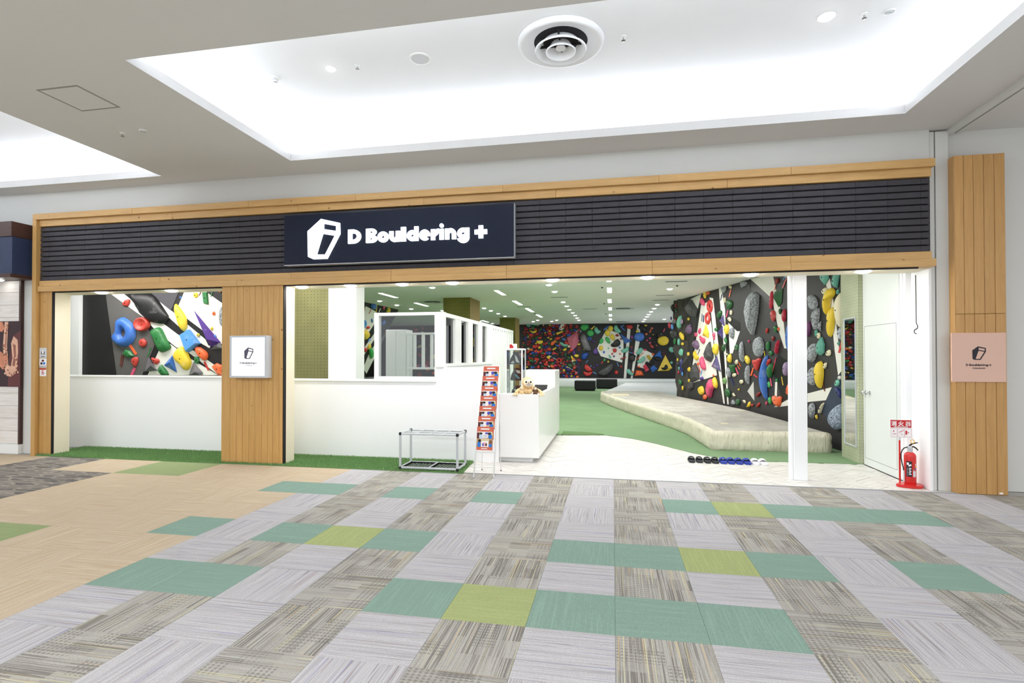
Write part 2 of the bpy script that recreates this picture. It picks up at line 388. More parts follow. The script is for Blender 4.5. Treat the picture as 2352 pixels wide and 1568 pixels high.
HOLDS=[
('LW','black','p',2.646,2.51,0.11,'big black egg-shaped volume hold on the wall behind the left opening',[-0.38,0.166,-0.317,0.046,-0.161,-0.128,-0.022,-0.235,0.147,-0.29,0.359,-0.306,0.472,-0.177,0.357,-0.019,0.158,0.233,-0.012,0.355,-0.6,0.356],0),
('LW','brick red','p',2.071,2.65,0.046,'brick red lump hold above the blue kidney ring on the wall behind the left opening',[-0.081,-0.047,-0.011,-0.068,0.044,-0.062,0.09,0.03,0.074,0.083,-0.02,0.072,-0.097,-0.007],0),
('LW','blue','o',1.989,2.043,0.1,'big blue kidney ring hold on the wall behind the left opening',[-0.149,0.203,-0.13,0.096,-0.144,0.003,-0.223,-0.05,-0.262,-0.103,-0.238,-0.169,-0.142,-0.263,-0.0,-0.303,0.156,-0.278,0.264,-0.199,0.325,-0.067,0.316,0.065,0.245,0.171,0.12,0.279,-0.006,0.333,-0.131,0.282],[0.083,-0.012,0.074,0.033,0.05,0.066,0.017,0.078,-0.016,0.067,-0.04,0.034,-0.048,-0.011,-0.039,-0.056,-0.015,-0.09,0.018,-0.102,0.051,-0.09,0.075,-0.057]),
('LW','brick red','d',2.476,2.204,0.087,'brick red dish hold below the black egg-shaped volume on the wall behind the left opening',[0.177,-0.002,0.163,0.053,0.125,0.101,0.067,0.133,-0.001,0.145,-0.069,0.135,-0.126,0.104,-0.165,0.058,-0.178,0.002,-0.164,-0.054,-0.125,-0.101,-0.067,-0.133,0.001,-0.145,0.069,-0.134,0.126,-0.104,0.164,-0.057],0),
('LW','brick red','e',2.479,1.823,0.048,'brick red knob hold below the brick red dish on the wall behind the left opening',[0.093,-0.001,0.08,0.044,0.046,0.077,-0.001,0.09,-0.047,0.078,-0.081,0.045,-0.093,0.001,-0.08,-0.044,-0.046,-0.077,0.001,-0.09,0.047,-0.078,0.081,-0.045],0),
('LW','green','p',2.902,1.903,0.11,'big green sausage slab hold above the blue pyramid on the wall behind the left opening',[-0.185,0.082,-0.107,-0.076,-0.014,-0.246,0.047,-0.292,0.28,-0.195,0.166,-0.038,0.074,0.132,0.028,0.21,-0.049,0.25,-0.239,0.174],0),
('LW','green','f',2.12,1.596,0.053,'green rock chip hold above the brick red wedge on the wall behind the left opening',[-0.055,-0.049,0.039,-0.08,0.155,-0.043,0.053,0.063,-0.057,0.097,-0.134,0.011],0),
('LW','brick red','p',2.293,1.438,0.046,'brick red wedge hold below the green rock chip on the wall behind the left opening',[-0.058,-0.056,-0.003,-0.125,0.043,-0.083,0.081,0.036,0.065,0.096,-0.029,0.096,-0.098,0.036],0),
('LW','brick red','p',2.781,1.457,0.047,'brick red teardrop hold just above the green curl on the wall behind the left opening',[-0.075,0.011,-0.037,-0.054,0.025,-0.087,0.108,-0.021,0.085,0.031,-0.007,0.05,-0.099,0.07],0),
('LW','grey','y',2.65,1.339,0.113,'grey pyramid hold left of the brick red teardrop on the wall behind the left opening',[-0.147,-0.114,0.182,-0.087,-0.035,0.201,0.127,0.018],0),
('LW','blue','y',3.151,1.382,0.107,'blue pyramid hold just right of the green curl on the wall behind the left opening',[-0.171,-0.018,0.139,-0.166,0.031,0.184,0.055,0.041],0),
('LW','green','p',2.97,1.253,0.071,'green curl hold just left of the blue pyramid on the wall behind the left opening',[-0.125,0.032,-0.079,-0.04,-0.017,-0.104,0.149,-0.103,0.095,0.0,0.011,0.078,-0.035,0.137],0),
('LW','yellow','p',3.448,1.493,0.109,'yellow bean hold just right of the blue pyramid on the wall behind the left opening',[-0.166,-0.044,-0.031,-0.134,0.014,-0.212,0.089,-0.237,0.162,-0.172,0.191,-0.069,0.146,0.034,0.086,0.15,0.011,0.24,-0.079,0.26,-0.198,0.138,-0.227,0.047],0),
('LW','light blue','b',3.606,1.876,0.11,'light blue box volume hold above the yellow bean on the wall behind the left opening',[-0.035,-0.253,0.237,-0.074,-0.008,0.211,-0.194,0.116],0),
('LW','yellow','p',3.371,2.34,0.078,'yellow banana hold above the light blue box volume on the wall behind the left opening',[-0.123,0.121,-0.07,-0.035,-0.016,-0.205,0.067,-0.29,0.111,-0.277,0.163,-0.181,0.147,-0.012,0.041,0.132,-0.064,0.25,-0.117,0.284,-0.139,0.213],0),
('LW','purple','y',4.014,2.008,0.2,'big purple spike volume hold above the grey wedge on the wall behind the left opening',[0.05,-0.278,0.289,-0.19,-0.339,0.468,0.122,-0.126],0),
('LW','yellow','p',3.724,2.777,0.031,'tiny yellow stub hold left of the green plate on the wall behind the left opening',[-0.047,-0.036,0.012,-0.057,0.056,-0.013,0.041,0.052,-0.063,0.054],0),
('LW','green','b',3.953,2.715,0.035,'green plate hold just above the speckled grey oval on the wall behind the left opening',[-0.038,-0.109,0.065,-0.13,0.041,0.115,-0.069,0.124],0),
('LW','speckled grey','e',4.317,2.343,0.031,'speckled grey oval hold above the purple spike volume on the wall behind the left opening',[0.058,-0.001,0.05,0.095,0.028,0.166,-0.001,0.192,-0.03,0.167,-0.051,0.097,-0.058,0.001,-0.05,-0.095,-0.028,-0.166,0.001,-0.192,0.03,-0.166,0.051,-0.097],0),
('LW','orange','e',4.138,2.404,0.019,'tiny orange chip hold above the purple spike volume on the wall behind the left opening',[0.036,-0.001,0.031,0.02,0.018,0.035,-0.0,0.041,-0.018,0.036,-0.032,0.021,-0.036,0.001,-0.031,-0.02,-0.018,-0.035,0.0,-0.041,0.018,-0.036,0.032,-0.021],0),
('LW','yellow','e',4.095,2.101,0.015,'tiny yellow chip hold just above the blue nub on the wall behind the left opening',[0.029,-0.0,0.025,0.018,0.014,0.031,-0.0,0.036,-0.015,0.031,-0.025,0.018,-0.029,0.0,-0.025,-0.018,-0.014,-0.031,0.0,-0.036,0.015,-0.031,0.025,-0.018],0),
('LW','yellow','e',3.782,1.975,0.022,'tiny yellow nub hold left of the yellow chip on the wall behind the left opening',[0.041,-0.0,0.036,0.018,0.02,0.031,-0.0,0.036,-0.021,0.031,-0.036,0.018,-0.041,0.0,-0.036,-0.018,-0.02,-0.031,0.0,-0.036,0.021,-0.031,0.036,-0.018],0),
('LW','blue','e',4.158,1.929,0.025,'tiny blue nub hold just above the grey wedge on the wall behind the left opening',[0.047,-0.0,0.04,0.024,0.023,0.042,-0.0,0.049,-0.024,0.042,-0.041,0.025,-0.047,0.0,-0.04,-0.024,-0.023,-0.042,0.0,-0.049,0.024,-0.042,0.041,-0.025],0),
('LW','orange','p',3.887,1.602,0.083,'orange jug hold just below the purple spike volume on the wall behind the left opening',[-0.11,-0.025,0.053,-0.16,0.111,-0.115,0.14,-0.025,0.081,0.052,-0.096,0.155,-0.177,0.117],0),
('LW','green','f',3.759,1.467,0.033,'green chunk hold just below the orange jug on the wall behind the left opening',[-0.065,-0.044,0.017,-0.082,0.061,-0.018,0.045,0.072,-0.058,0.072],0),
('LW','grey','y',3.751,1.237,0.116,'grey pyramid hold just right of the yellow bean on the wall behind the left opening',[-0.189,-0.085,0.128,-0.096,0.142,-0.019,-0.08,0.199,0.054,-0.006],0),
('LW','orange','f',4.26,1.286,0.067,'orange block hold just right of the orange jug on the wall behind the left opening',[0.004,-0.13,0.098,-0.13,0.097,0.074,-0.041,0.125,-0.157,0.061],0),
('LW','grey','y',4.21,1.73,0.064,'grey wedge hold just below the purple spike volume on the wall behind the left opening',[-0.14,-0.044,-0.059,-0.044,0.143,-0.026,0.056,0.115,0.042,0.013],0),
('LW','blue','e',3.364,2.742,0.012,'tiny blue dot hold left of the yellow stub on the wall behind the left opening',[0.024,-0.001,0.021,0.011,0.012,0.02,-0.0,0.023,-0.012,0.021,-0.021,0.012,-0.024,0.001,-0.021,-0.011,-0.012,-0.02,0.0,-0.023,0.012,-0.021,0.021,-0.012],0),
('LW','orange','p',4.281,2.848,0.019,'tiny orange tip hold right of the green plate on the wall behind the left opening',[-0.014,-0.042,0.051,0.02,-0.036,0.022],0),
('MW','crimson','p',2.062,3.547,0.097,'crimson leaf hold just above the grey shell on the leaning wall left of the booth',[-0.038,-0.141,0.234,-0.193,0.282,-0.034,0.077,0.073,-0.255,0.212,-0.3,0.083],0),
('MW','grey','p',2.391,3.089,0.083,'grey shell hold just below the crimson leaf on the leaning wall left of the booth',[0.097,-0.292,0.218,-0.18,0.267,-0.046,0.031,0.119,-0.278,0.234,-0.335,0.166],0),
('MW','blue','p',2.869,3.673,0.087,'blue disc hold right of the crimson leaf on the leaning wall left of the booth',[0.009,-0.11,0.234,-0.061,0.134,0.062,-0.123,0.101,-0.254,0.008],0),
('MW','pink','p',3.683,3.691,0.039,'tiny pink hook hold above the blue chip on the leaning wall left of the booth',[-0.044,-0.036,0.062,-0.081,0.117,0.007,-0.012,0.072,-0.123,0.038],0),
('MW','green','p',3.978,3.664,0.039,'tiny green bud hold above the blue ball on the leaning wall left of the booth',[0.068,-0.053,0.096,0.006,-0.067,0.06,-0.097,-0.013],0),
('MW','yellow','p',4.119,3.645,0.062,'tiny yellow fan hold on the leaning wall left of the booth',[-0.054,-0.098,0.199,-0.075,0.101,0.072,-0.095,0.109,-0.151,-0.009],0),
('MW','light blue','p',2.869,2.995,0.064,'light blue feather hold above the yellow potato on the leaning wall left of the booth',[0.147,-0.091,0.099,0.066,-0.145,0.181,-0.123,0.024,0.022,-0.179],0),
('MW','blue','p',3.272,3.16,0.03,'tiny blue chip hold above the red cap on the leaning wall left of the booth',[0.108,-0.104,0.098,-0.023,-0.083,0.085,-0.122,0.042],0),
('MW','red','p',3.228,2.894,0.054,'tiny red cap hold above the yellow potato on the leaning wall left of the booth',[0.012,-0.074,0.154,0.03,-0.013,0.06,-0.153,-0.016],0),
('MW','yellow','p',3.26,2.627,0.115,'yellow potato hold just below the grey shell on the leaning wall left of the booth',[-0.064,-0.136,0.168,-0.209,0.328,-0.065,0.223,0.096,-0.1,0.174,-0.29,0.123,-0.266,0.017],0),
('MW','pink','p',2.983,2.575,0.043,'tiny pink lip hold above the red knob on the leaning wall left of the booth',[-0.013,-0.068,0.125,-0.021,-0.012,0.093,-0.1,-0.004],0),
('MW','light blue','p',3.768,2.43,0.05,'tiny light blue fin hold on the leaning wall left of the booth',[0.095,-0.011,0.0,0.084,-0.095,-0.073],0),
('MW','red','e',3.417,2.253,0.055,'tiny red knob hold above the red ball on the leaning wall left of the booth',[0.131,0.004,0.074,0.044,-0.003,0.072,-0.078,0.08,-0.133,0.068,-0.152,0.037,-0.131,-0.003,-0.075,-0.043,0.001,-0.071,0.078,-0.081,0.133,-0.068,0.153,-0.037],0),
('MW','red','e',3.809,2.04,0.063,'tiny red ball hold below the red knob on the leaning wall left of the booth',[0.153,0.003,0.084,0.051,-0.007,0.085,-0.095,0.097,-0.158,0.082,-0.179,0.046,-0.153,-0.002,-0.085,-0.05,0.005,-0.085,0.095,-0.097,0.159,-0.083,0.181,-0.047],0),
('MW','yellow','p',4.026,2.159,0.072,'tiny yellow banana hold below the yellow potato on the leaning wall left of the booth',[0.065,-0.098,0.139,0.046,-0.129,0.153,-0.075,-0.101],0),
('MW','bright green','p',4.448,1.919,0.07,'bright green pear hold below the yellow potato on the leaning wall left of the booth',[-0.071,-0.086,0.252,-0.262,0.312,-0.143,0.075,0.09,-0.242,0.258,-0.327,0.142],0),
('MW','red','p',4.058,1.619,0.046,'tiny red lip hold above the pink thorn on the leaning wall left of the booth',[-0.029,-0.05,0.169,0.006,-0.0,0.064,-0.14,-0.021],0),
('MW','pink','p',4.265,1.426,0.04,'tiny pink thorn hold below the red lip on the leaning wall left of the booth',[0.081,0.023,-0.076,0.069,-0.005,-0.092],0),
('MW','light blue','p',4.011,1.31,0.034,'tiny light blue nub hold on the leaning wall left of the booth',[0.083,-0.088,0.056,0.028,-0.139,0.06],0),
('MW','red','e',4.282,1.223,0.065,'tiny red bump hold below the pink thorn on the leaning wall left of the booth',[0.161,-0.004,0.099,0.038,0.01,0.07,-0.081,0.083,-0.15,0.074,-0.179,0.045,-0.16,0.004,-0.1,-0.038,-0.012,-0.07,0.08,-0.084,0.15,-0.075,0.18,-0.046],0),
('MW','red','e',4.549,0.964,0.056,'tiny red stub hold below the red bump on the leaning wall left of the booth',[0.166,-0.006,0.108,0.032,0.021,0.061,-0.071,0.073,-0.144,0.066,-0.178,0.042,-0.165,0.006,-0.108,-0.031,-0.022,-0.06,0.07,-0.074,0.144,-0.067,0.179,-0.042],0),
('MW','blue','p',4.233,3.144,0.069,'tiny blue small bar hold on the leaning wall left of the booth',[0.035,-0.105,0.121,0.044,-0.021,0.119,-0.135,-0.059],0),
('MW','red','p',4.875,2.765,0.035,'tiny red small lump hold on the leaning wall left of the booth',[0.026,-0.061,0.102,-0.013,-0.019,0.069,-0.109,0.006],0),
('BW','yellow','e',13.883,3.036,0.131,'yellow ball hold just right of the blue bar on the far back wall',[0.142,-0.002,0.123,0.071,0.072,0.125,0.0,0.145,-0.071,0.126,-0.123,0.074,-0.142,0.002,-0.124,-0.071,-0.071,-0.125,-0.0,-0.145,0.071,-0.126,0.123,-0.074],0),
('BW','yellow','e',13.722,2.804,0.137,'yellow ball hold just below the blue bar on the far back wall',[0.15,-0.001,0.13,0.087,0.075,0.151,0.001,0.176,-0.074,0.153,-0.129,0.089,-0.15,0.001,-0.13,-0.087,-0.075,-0.151,-0.0,-0.176,0.074,-0.153,0.129,-0.089],0),
('BW','yellow','p',13.978,2.562,0.137,'yellow lump hold just right of the bright green oval on the far back wall',[-0.05,-0.099,0.065,-0.17,0.145,-0.077,0.065,0.169,-0.072,0.182,-0.153,-0.005],0),
('BW','mint','p',14.228,2.988,0.16,'mint crescent hold just above the blue kite volume on the far back wall',[-0.15,-0.083,-0.002,-0.213,0.158,-0.179,0.215,-0.098,0.067,0.031,-0.001,0.195,-0.092,0.243,-0.196,0.104],0),
('BW','blue','p',13.665,3.07,0.148,'blue bar hold just right of the mint fin on the far back wall',[-0.127,-0.183,0.173,0.106,0.127,0.142,-0.173,-0.065],0),
('BW','red','p',14.85,3.112,0.11,'red heart hold just above the blue kite volume on the far back wall',[-0.098,-0.084,0.083,-0.144,0.196,-0.006,0.106,0.099,-0.098,0.102,-0.189,0.033],0),
('BW','black','p',15.515,3.007,0.16,'black bean hold just above the blue dome on the far back wall',[-0.177,-0.021,-0.019,-0.116,0.16,-0.21,0.25,-0.095,0.094,0.115,-0.086,0.232,-0.221,0.095],0),
('BW','yellow','e',15.679,3.17,0.042,'tiny yellow chip hold just right of the black bean on the far back wall',[0.079,-0.001,0.068,0.022,0.039,0.04,0.0,0.046,-0.039,0.041,-0.068,0.024,-0.079,0.001,-0.068,-0.022,-0.039,-0.04,-0.0,-0.046,0.039,-0.041,0.068,-0.024],0),
('BW','salmon','e',15.992,3.027,0.046,'tiny salmon cap hold just right of the yellow chip on the far back wall',[0.072,-0.001,0.062,0.025,0.036,0.044,0.0,0.051,-0.036,0.044,-0.062,0.026,-0.072,0.001,-0.062,-0.025,-0.036,-0.044,-0.0,-0.051,0.036,-0.044,0.062,-0.026],0),
('BW','salmon','e',15.711,2.725,0.058,'tiny salmon nub hold just below the black bean on the far back wall',[0.063,-0.001,0.054,0.032,0.032,0.056,0.0,0.065,-0.031,0.056,-0.054,0.033,-0.063,0.001,-0.054,-0.032,-0.032,-0.056,-0.0,-0.065,0.031,-0.056,0.054,-0.033],0),
('BW','blue','e',15.348,2.58,0.16,'blue dome hold just below the black bean on the far back wall',[0.27,-0.002,0.234,0.12,0.136,0.209,0.001,0.243,-0.134,0.212,-0.234,0.123,-0.27,0.002,-0.234,-0.12,-0.136,-0.21,-0.001,-0.243,0.134,-0.211,0.233,-0.123],0),
('BW','yellow','e',15.25,2.872,0.063,'tiny yellow square chip hold just above the blue dome on the far back wall',[0.079,-0.001,0.069,0.034,0.04,0.06,0.0,0.07,-0.039,0.061,-0.068,0.035,-0.079,0.001,-0.069,-0.034,-0.04,-0.06,-0.0,-0.07,0.039,-0.061,0.068,-0.035],0),
('BW','black','b',16.437,2.683,0.14,'black box hold just above the yellow dome on the far back wall',[-0.205,-0.155,0.151,-0.077,0.162,0.038,0.107,0.153,-0.215,0.041],0),
('BW','yellow','e',16.058,2.685,0.03,'tiny yellow dot hold just above the black lip on the far back wall',[0.036,-0.0,0.031,0.016,0.018,0.028,0.0,0.032,-0.018,0.028,-0.031,0.016,-0.036,0.0,-0.031,-0.016,-0.018,-0.028,-0.0,-0.032,0.018,-0.028,0.031,-0.016],0),
('BW','black','p',16.129,2.55,0.073,'tiny black lip hold just above the black oval on the far back wall',[-0.006,-0.078,0.172,-0.068,-0.028,0.084,-0.139,0.062],0),
('BW','black','p',16.12,2.29,0.088,'tiny black oval hold just above the red shell on the far back wall',[-0.065,-0.094,0.091,-0.026,0.136,0.101,-0.02,0.09,-0.143,-0.071],0),
('BW','pink','e',15.889,2.509,0.046,'tiny pink dot hold just left of the black lip on the far back wall',[0.063,-0.0,0.054,0.025,0.031,0.044,0.0,0.051,-0.031,0.044,-0.054,0.026,-0.063,0.0,-0.054,-0.025,-0.031,-0.044,-0.0,-0.051,0.031,-0.044,0.054,-0.026],0),
('BW','pink','e',15.748,2.399,0.042,'tiny pink dot hold just below the salmon nub on the far back wall',[0.049,-0.0,0.043,0.023,0.025,0.04,0.0,0.046,-0.025,0.04,-0.043,0.023,-0.049,0.0,-0.043,-0.023,-0.025,-0.04,-0.0,-0.046,0.025,-0.04,0.043,-0.023],0),
('BW','pink','e',15.895,2.259,0.046,'tiny pink dot hold just above the red shell on the far back wall',[0.063,-0.0,0.054,0.025,0.031,0.044,0.0,0.051,-0.031,0.044,-0.054,0.026,-0.063,0.0,-0.054,-0.025,-0.031,-0.044,-0.0,-0.051,0.031,-0.044,0.054,-0.026],0),
('BW','red','p',15.978,2.09,0.099,'tiny red shell hold just left of the black sliver on the far back wall',[-0.058,-0.055,0.076,-0.113,0.132,-0.044,-0.035,0.106,-0.114,0.107],0),
('BW','black','p',16.128,1.976,0.078,'tiny black sliver hold just right of the red shell on the far back wall',[-0.051,-0.08,0.082,-0.035,0.138,0.092,-0.006,0.035,-0.163,-0.011],0),
('BW','orange','e',16.221,2.126,0.031,'tiny orange dot hold just above the black sliver on the far back wall',[0.033,-0.0,0.029,0.017,0.017,0.03,0.0,0.035,-0.017,0.03,-0.029,0.017,-0.033,0.0,-0.029,-0.017,-0.017,-0.03,-0.0,-0.035,0.017,-0.03,0.029,-0.017],0),
('BW','yellow','e',16.553,2.376,0.16,'yellow dome hold just above the blue sail volume on the far back wall',[0.288,-0.002,0.25,0.127,0.145,0.222,0.001,0.257,-0.143,0.224,-0.249,0.13,-0.288,0.002,-0.25,-0.127,-0.145,-0.222,-0.001,-0.257,0.143,-0.223,0.249,-0.13],0),
('BW','mint','p',16.96,1.914,0.15,'mint mitten hold just below the yellow dome on the far back wall',[-0.099,-0.113,0.043,-0.17,0.165,-0.067,0.154,0.047,0.001,0.162,-0.11,0.116,-0.154,0.025],0),
('BW','blue','y',16.334,1.627,0.234,'blue sail volume hold just above the black crescent on the far back wall',[-0.241,-0.065,0.169,-0.18,0.071,0.245,0.048,-0.054],0),
('BW','black','p',16.274,1.44,0.114,'black crescent hold just below the blue sail volume on the far back wall',[-0.089,-0.097,0.111,-0.12,0.244,-0.005,-0.044,0.133,-0.222,0.087],0),
('BW','yellow','y',16.686,1.054,0.16,'yellow pyramid hold just right of the black crescent on the far back wall',[-0.416,-0.251,0.127,-0.237,0.314,-0.088,-0.025,0.576,0.105,-0.1],0),
('BW','black','p',16.6,0.991,0.134,'black flame hold just left of the yellow pyramid on the far back wall',[-0.106,-0.118,0.049,-0.129,0.171,-0.014,0.138,0.123,0.028,0.169,-0.062,-0.038,-0.217,0.008],0),
('BW','blue','y',16.065,0.926,0.16,'blue gem hold just below the black smile on the far back wall',[-0.173,0.025,-0.051,-0.193,0.206,-0.019,0.017,0.187,0.017,0.003],0),
('BW','crimson','b',15.68,0.959,0.14,'crimson box hold just below the black smile on the far back wall',[-0.012,-0.216,0.179,-0.1,-0.01,0.21,-0.157,0.106],0),
('BW','orange','f',15.327,0.718,0.141,'orange mound hold just left of the crimson box on the far back wall',[-0.21,-0.186,0.251,-0.149,0.14,0.093,-0.04,0.127,-0.141,0.115],0),
('BW','black','p',15.877,1.223,0.109,'black smile hold just below the mustard block on the far back wall',[-0.139,-0.065,0.017,-0.122,0.174,-0.064,0.197,0.097,0.062,0.005,-0.094,0.028,-0.217,0.12],0),
('BW','mint','p',15.369,1.826,0.16,'mint scoop hold just above the mint ladle on the far back wall',[-0.057,-0.194,0.101,-0.067,0.18,0.164,-0.01,0.211,-0.214,-0.113],0),
('BW','mint','p',15.446,1.371,0.16,'mint ladle hold just below the mint scoop on the far back wall',[-0.18,-0.144,-0.023,-0.167,0.157,-0.051,0.214,0.134,0.091,0.215,-0.022,0.064,-0.236,-0.051],0),
('BW','mustard','b',15.848,1.501,0.13,'mustard block hold just above the black smile on the far back wall',[0.002,-0.147,0.148,-0.089,0.003,0.141,-0.153,0.095],0),
('BW','orange','e',16.043,1.677,0.052,'tiny orange cap hold just right of the mustard block on the far back wall',[0.071,-0.0,0.062,0.029,0.036,0.05,0.0,0.058,-0.036,0.05,-0.062,0.029,-0.071,0.0,-0.062,-0.029,-0.036,-0.05,-0.0,-0.058,0.036,-0.05,0.062,-0.029],0),
('BW','orange','p',15.337,1.011,0.052,'tiny orange lip hold just above the orange mound on the far back wall',[-0.07,-0.016,0.065,-0.062,0.077,-0.028,0.02,0.053,-0.092,0.053],0),
('BW','pink','e',15.641,1.897,0.046,'tiny pink lip hold just right of the mint scoop on the far back wall',[0.079,-0.0,0.068,0.025,0.039,0.044,0.0,0.051,-0.039,0.044,-0.068,0.026,-0.079,0.0,-0.068,-0.025,-0.039,-0.044,-0.0,-0.051,0.039,-0.044,0.068,-0.026],0),
('BW','black','f',14.984,1.47,0.16,'black block hold just left of the mint ladle on the far back wall',[-0.17,-0.128,-0.035,-0.243,0.124,-0.127,0.192,0.127,0.035,0.243,-0.147,0.128],0),
('BW','violet','e',14.984,2.573,0.054,'tiny violet oval hold just right of the blue kite volume on the far back wall',[0.059,-0.0,0.051,0.048,0.03,0.084,0.0,0.098,-0.029,0.085,-0.051,0.049,-0.059,0.0,-0.051,-0.048,-0.03,-0.084,-0.0,-0.098,0.029,-0.085,0.051,-0.049],0),
('BW','red','e',14.96,2.051,0.038,'tiny red chip hold just right of the mint bowl on the far back wall',[0.059,-0.0,0.051,0.021,0.03,0.036,0.0,0.042,-0.029,0.036,-0.051,0.021,-0.059,0.0,-0.051,-0.021,-0.03,-0.036,-0.0,-0.042,0.029,-0.036,0.051,-0.021],0),
('BW','purple','e',14.965,1.923,0.042,'tiny purple nub hold just above the magenta nub on the far back wall',[0.05,-0.0,0.043,0.023,0.025,0.04,0.0,0.046,-0.025,0.04,-0.043,0.023,-0.05,0.0,-0.043,-0.023,-0.025,-0.04,-0.0,-0.046,0.025,-0.04,0.043,-0.023],0),
('BW','magenta','e',15.066,1.76,0.042,'tiny magenta nub hold just above the black block on the far back wall',[0.045,-0.0,0.039,0.023,0.023,0.04,0.0,0.046,-0.022,0.04,-0.039,0.023,-0.045,0.0,-0.039,-0.023,-0.023,-0.04,-0.0,-0.046,0.023,-0.04,0.039,-0.023],0),
('BW','mint','p',14.867,0.734,0.16,'mint foot hold just left of the orange mound on the far back wall',[-0.146,-0.041,0.012,-0.157,0.171,-0.179,0.205,-0.086,0.058,0.029,0.013,0.168,-0.123,0.191,-0.191,0.074],0),
('BW','orange','e',15.006,0.762,0.042,'tiny orange nub hold just right of the mint foot on the far back wall',[0.05,0.0,0.043,0.023,0.025,0.04,0.0,0.046,-0.025,0.04,-0.043,0.023,-0.05,-0.0,-0.043,-0.023,-0.025,-0.04,-0.0,-0.046,0.025,-0.04,0.043,-0.023],0),
('BW','mint','p',14.634,1.913,0.16,'mint bowl hold just below the blue kite volume on the far back wall',[-0.182,-0.129,-0.023,-0.176,0.159,-0.06,0.205,0.125,0.114,0.195,-0.022,0.057,-0.25,-0.012],0),
('BW','blue','y',14.653,2.456,0.301,'blue kite volume hold just right of the black kidney on the far back wall',[-0.03,-0.232,0.321,-0.083,-0.29,0.316,0.061,-0.024],0),
('BW','dark red','p',14.221,2.672,0.079,'tiny dark red lump hold just right of the yellow lump on the far back wall',[0.006,-0.093,0.109,-0.001,0.006,0.082,-0.12,0.013],0),
('BW','dark red','p',14.409,2.481,0.047,'tiny dark red chip hold left of the blue kite volume on the far back wall',[-0.034,-0.032,0.046,-0.056,0.046,0.038,-0.057,0.05],0),
('BW','black','p',14.143,2.245,0.16,'black kidney hold just left of the blue kite volume on the far back wall',[-0.216,-0.18,0.013,-0.204,0.218,-0.112,0.264,0.074,0.128,0.25,-0.009,0.193,-0.124,0.042,-0.273,-0.063],0),
('BW','bright green','p',13.738,2.421,0.142,'bright green oval hold just left of the yellow lump on the far back wall',[-0.063,-0.109,0.074,-0.203,0.143,-0.098,0.075,0.101,-0.063,0.195,-0.167,0.114],0),
('BW','bright green','p',13.396,2.373,0.106,'tiny bright green round hold left of the bright green oval on the far back wall',[-0.114,-0.093,-0.022,-0.164,0.117,-0.048,0.118,0.093,0.002,0.164,-0.102,0.048],0),
('BW','yellow','e',13.385,2.009,0.101,'tiny yellow sphere hold just right of the purple block on the far back wall',[0.111,-0.0,0.096,0.068,0.056,0.118,0.0,0.136,-0.055,0.118,-0.096,0.068,-0.111,0.0,-0.096,-0.068,-0.056,-0.118,-0.0,-0.136,0.055,-0.118,0.096,-0.068],0),
('BW','red','p',14.089,1.878,0.11,'tiny red jug hold just below the black kidney on the far back wall',[-0.094,-0.046,-0.003,-0.14,0.124,-0.024,0.09,0.116,-0.117,0.094],0),
('BW','red','p',13.966,1.704,0.053,'tiny red chip hold just above the mint leaf on the far back wall',[-0.017,-0.082,0.052,0.012,0.029,0.082,-0.063,-0.012],0),
('BW','salmon','e',14.361,1.696,0.046,'tiny salmon dot hold just above the dark red peanut on the far back wall',[0.05,-0.0,0.044,0.026,0.025,0.044,0.0,0.051,-0.025,0.044,-0.043,0.026,-0.05,0.0,-0.044,-0.026,-0.025,-0.044,-0.0,-0.051,0.025,-0.044,0.043,-0.026],0),
('BW','mint','p',13.843,1.554,0.074,'tiny mint leaf hold just right of the bright green cone on the far back wall',[-0.067,0.009,0.002,-0.096,0.083,-0.061,0.06,0.021,-0.078,0.126],0),
('BW','purple','e',14.052,1.575,0.042,'tiny purple nub hold just right of the mint leaf on the far back wall',[0.046,-0.0,0.04,0.029,0.023,0.051,0.0,0.058,-0.023,0.051,-0.04,0.029,-0.046,0.0,-0.04,-0.029,-0.023,-0.051,-0.0,-0.058,0.023,-0.051,0.04,-0.029],0),
('BW','blue','e',14.351,2.03,0.046,'tiny blue chip hold just below the black kidney on the far back wall',[0.055,-0.0,0.048,0.025,0.028,0.044,0.0,0.051,-0.027,0.045,-0.047,0.026,-0.055,0.0,-0.048,-0.025,-0.028,-0.044,-0.0,-0.051,0.027,-0.045,0.047,-0.026],0),
('BW','blue','e',13.535,1.791,0.053,'tiny blue nub hold just below the yellow sphere on the far back wall',[0.058,-0.0,0.05,0.035,0.029,0.061,0.0,0.07,-0.029,0.061,-0.05,0.035,-0.058,0.0,-0.05,-0.035,-0.029,-0.061,-0.0,-0.07,0.029,-0.061,0.05,-0.035],0),
('BW','mint','e',13.766,1.99,0.038,'tiny mint dot hold just right of the blue nub on the far back wall',[0.051,-0.0,0.044,0.021,0.025,0.036,0.0,0.042,-0.025,0.037,-0.044,0.021,-0.051,0.0,-0.044,-0.021,-0.025,-0.036,-0.0,-0.042,0.025,-0.037,0.044,-0.021],0),
('BW','dark red','p',14.52,1.47,0.084,'tiny dark red peanut hold just below the mint bowl on the far back wall',[-0.114,-0.093,0.045,-0.047,0.159,0.035,0.114,0.093,-0.045,0.023,-0.16,-0.012],0),
('BW','bright green','p',13.563,1.373,0.069,'tiny bright green cone hold just left of the mint leaf on the far back wall',[-0.018,-0.091,0.075,-0.009,0.018,0.108,-0.075,-0.009],0),
('BW','yellow','e',13.757,1.283,0.042,'tiny yellow dot hold just right of the bright green cone on the far back wall',[0.046,0.0,0.04,0.029,0.023,0.051,0.0,0.059,-0.023,0.051,-0.04,0.029,-0.046,-0.0,-0.04,-0.029,-0.023,-0.051,-0.0,-0.059,0.023,-0.051,0.04,-0.029],0),
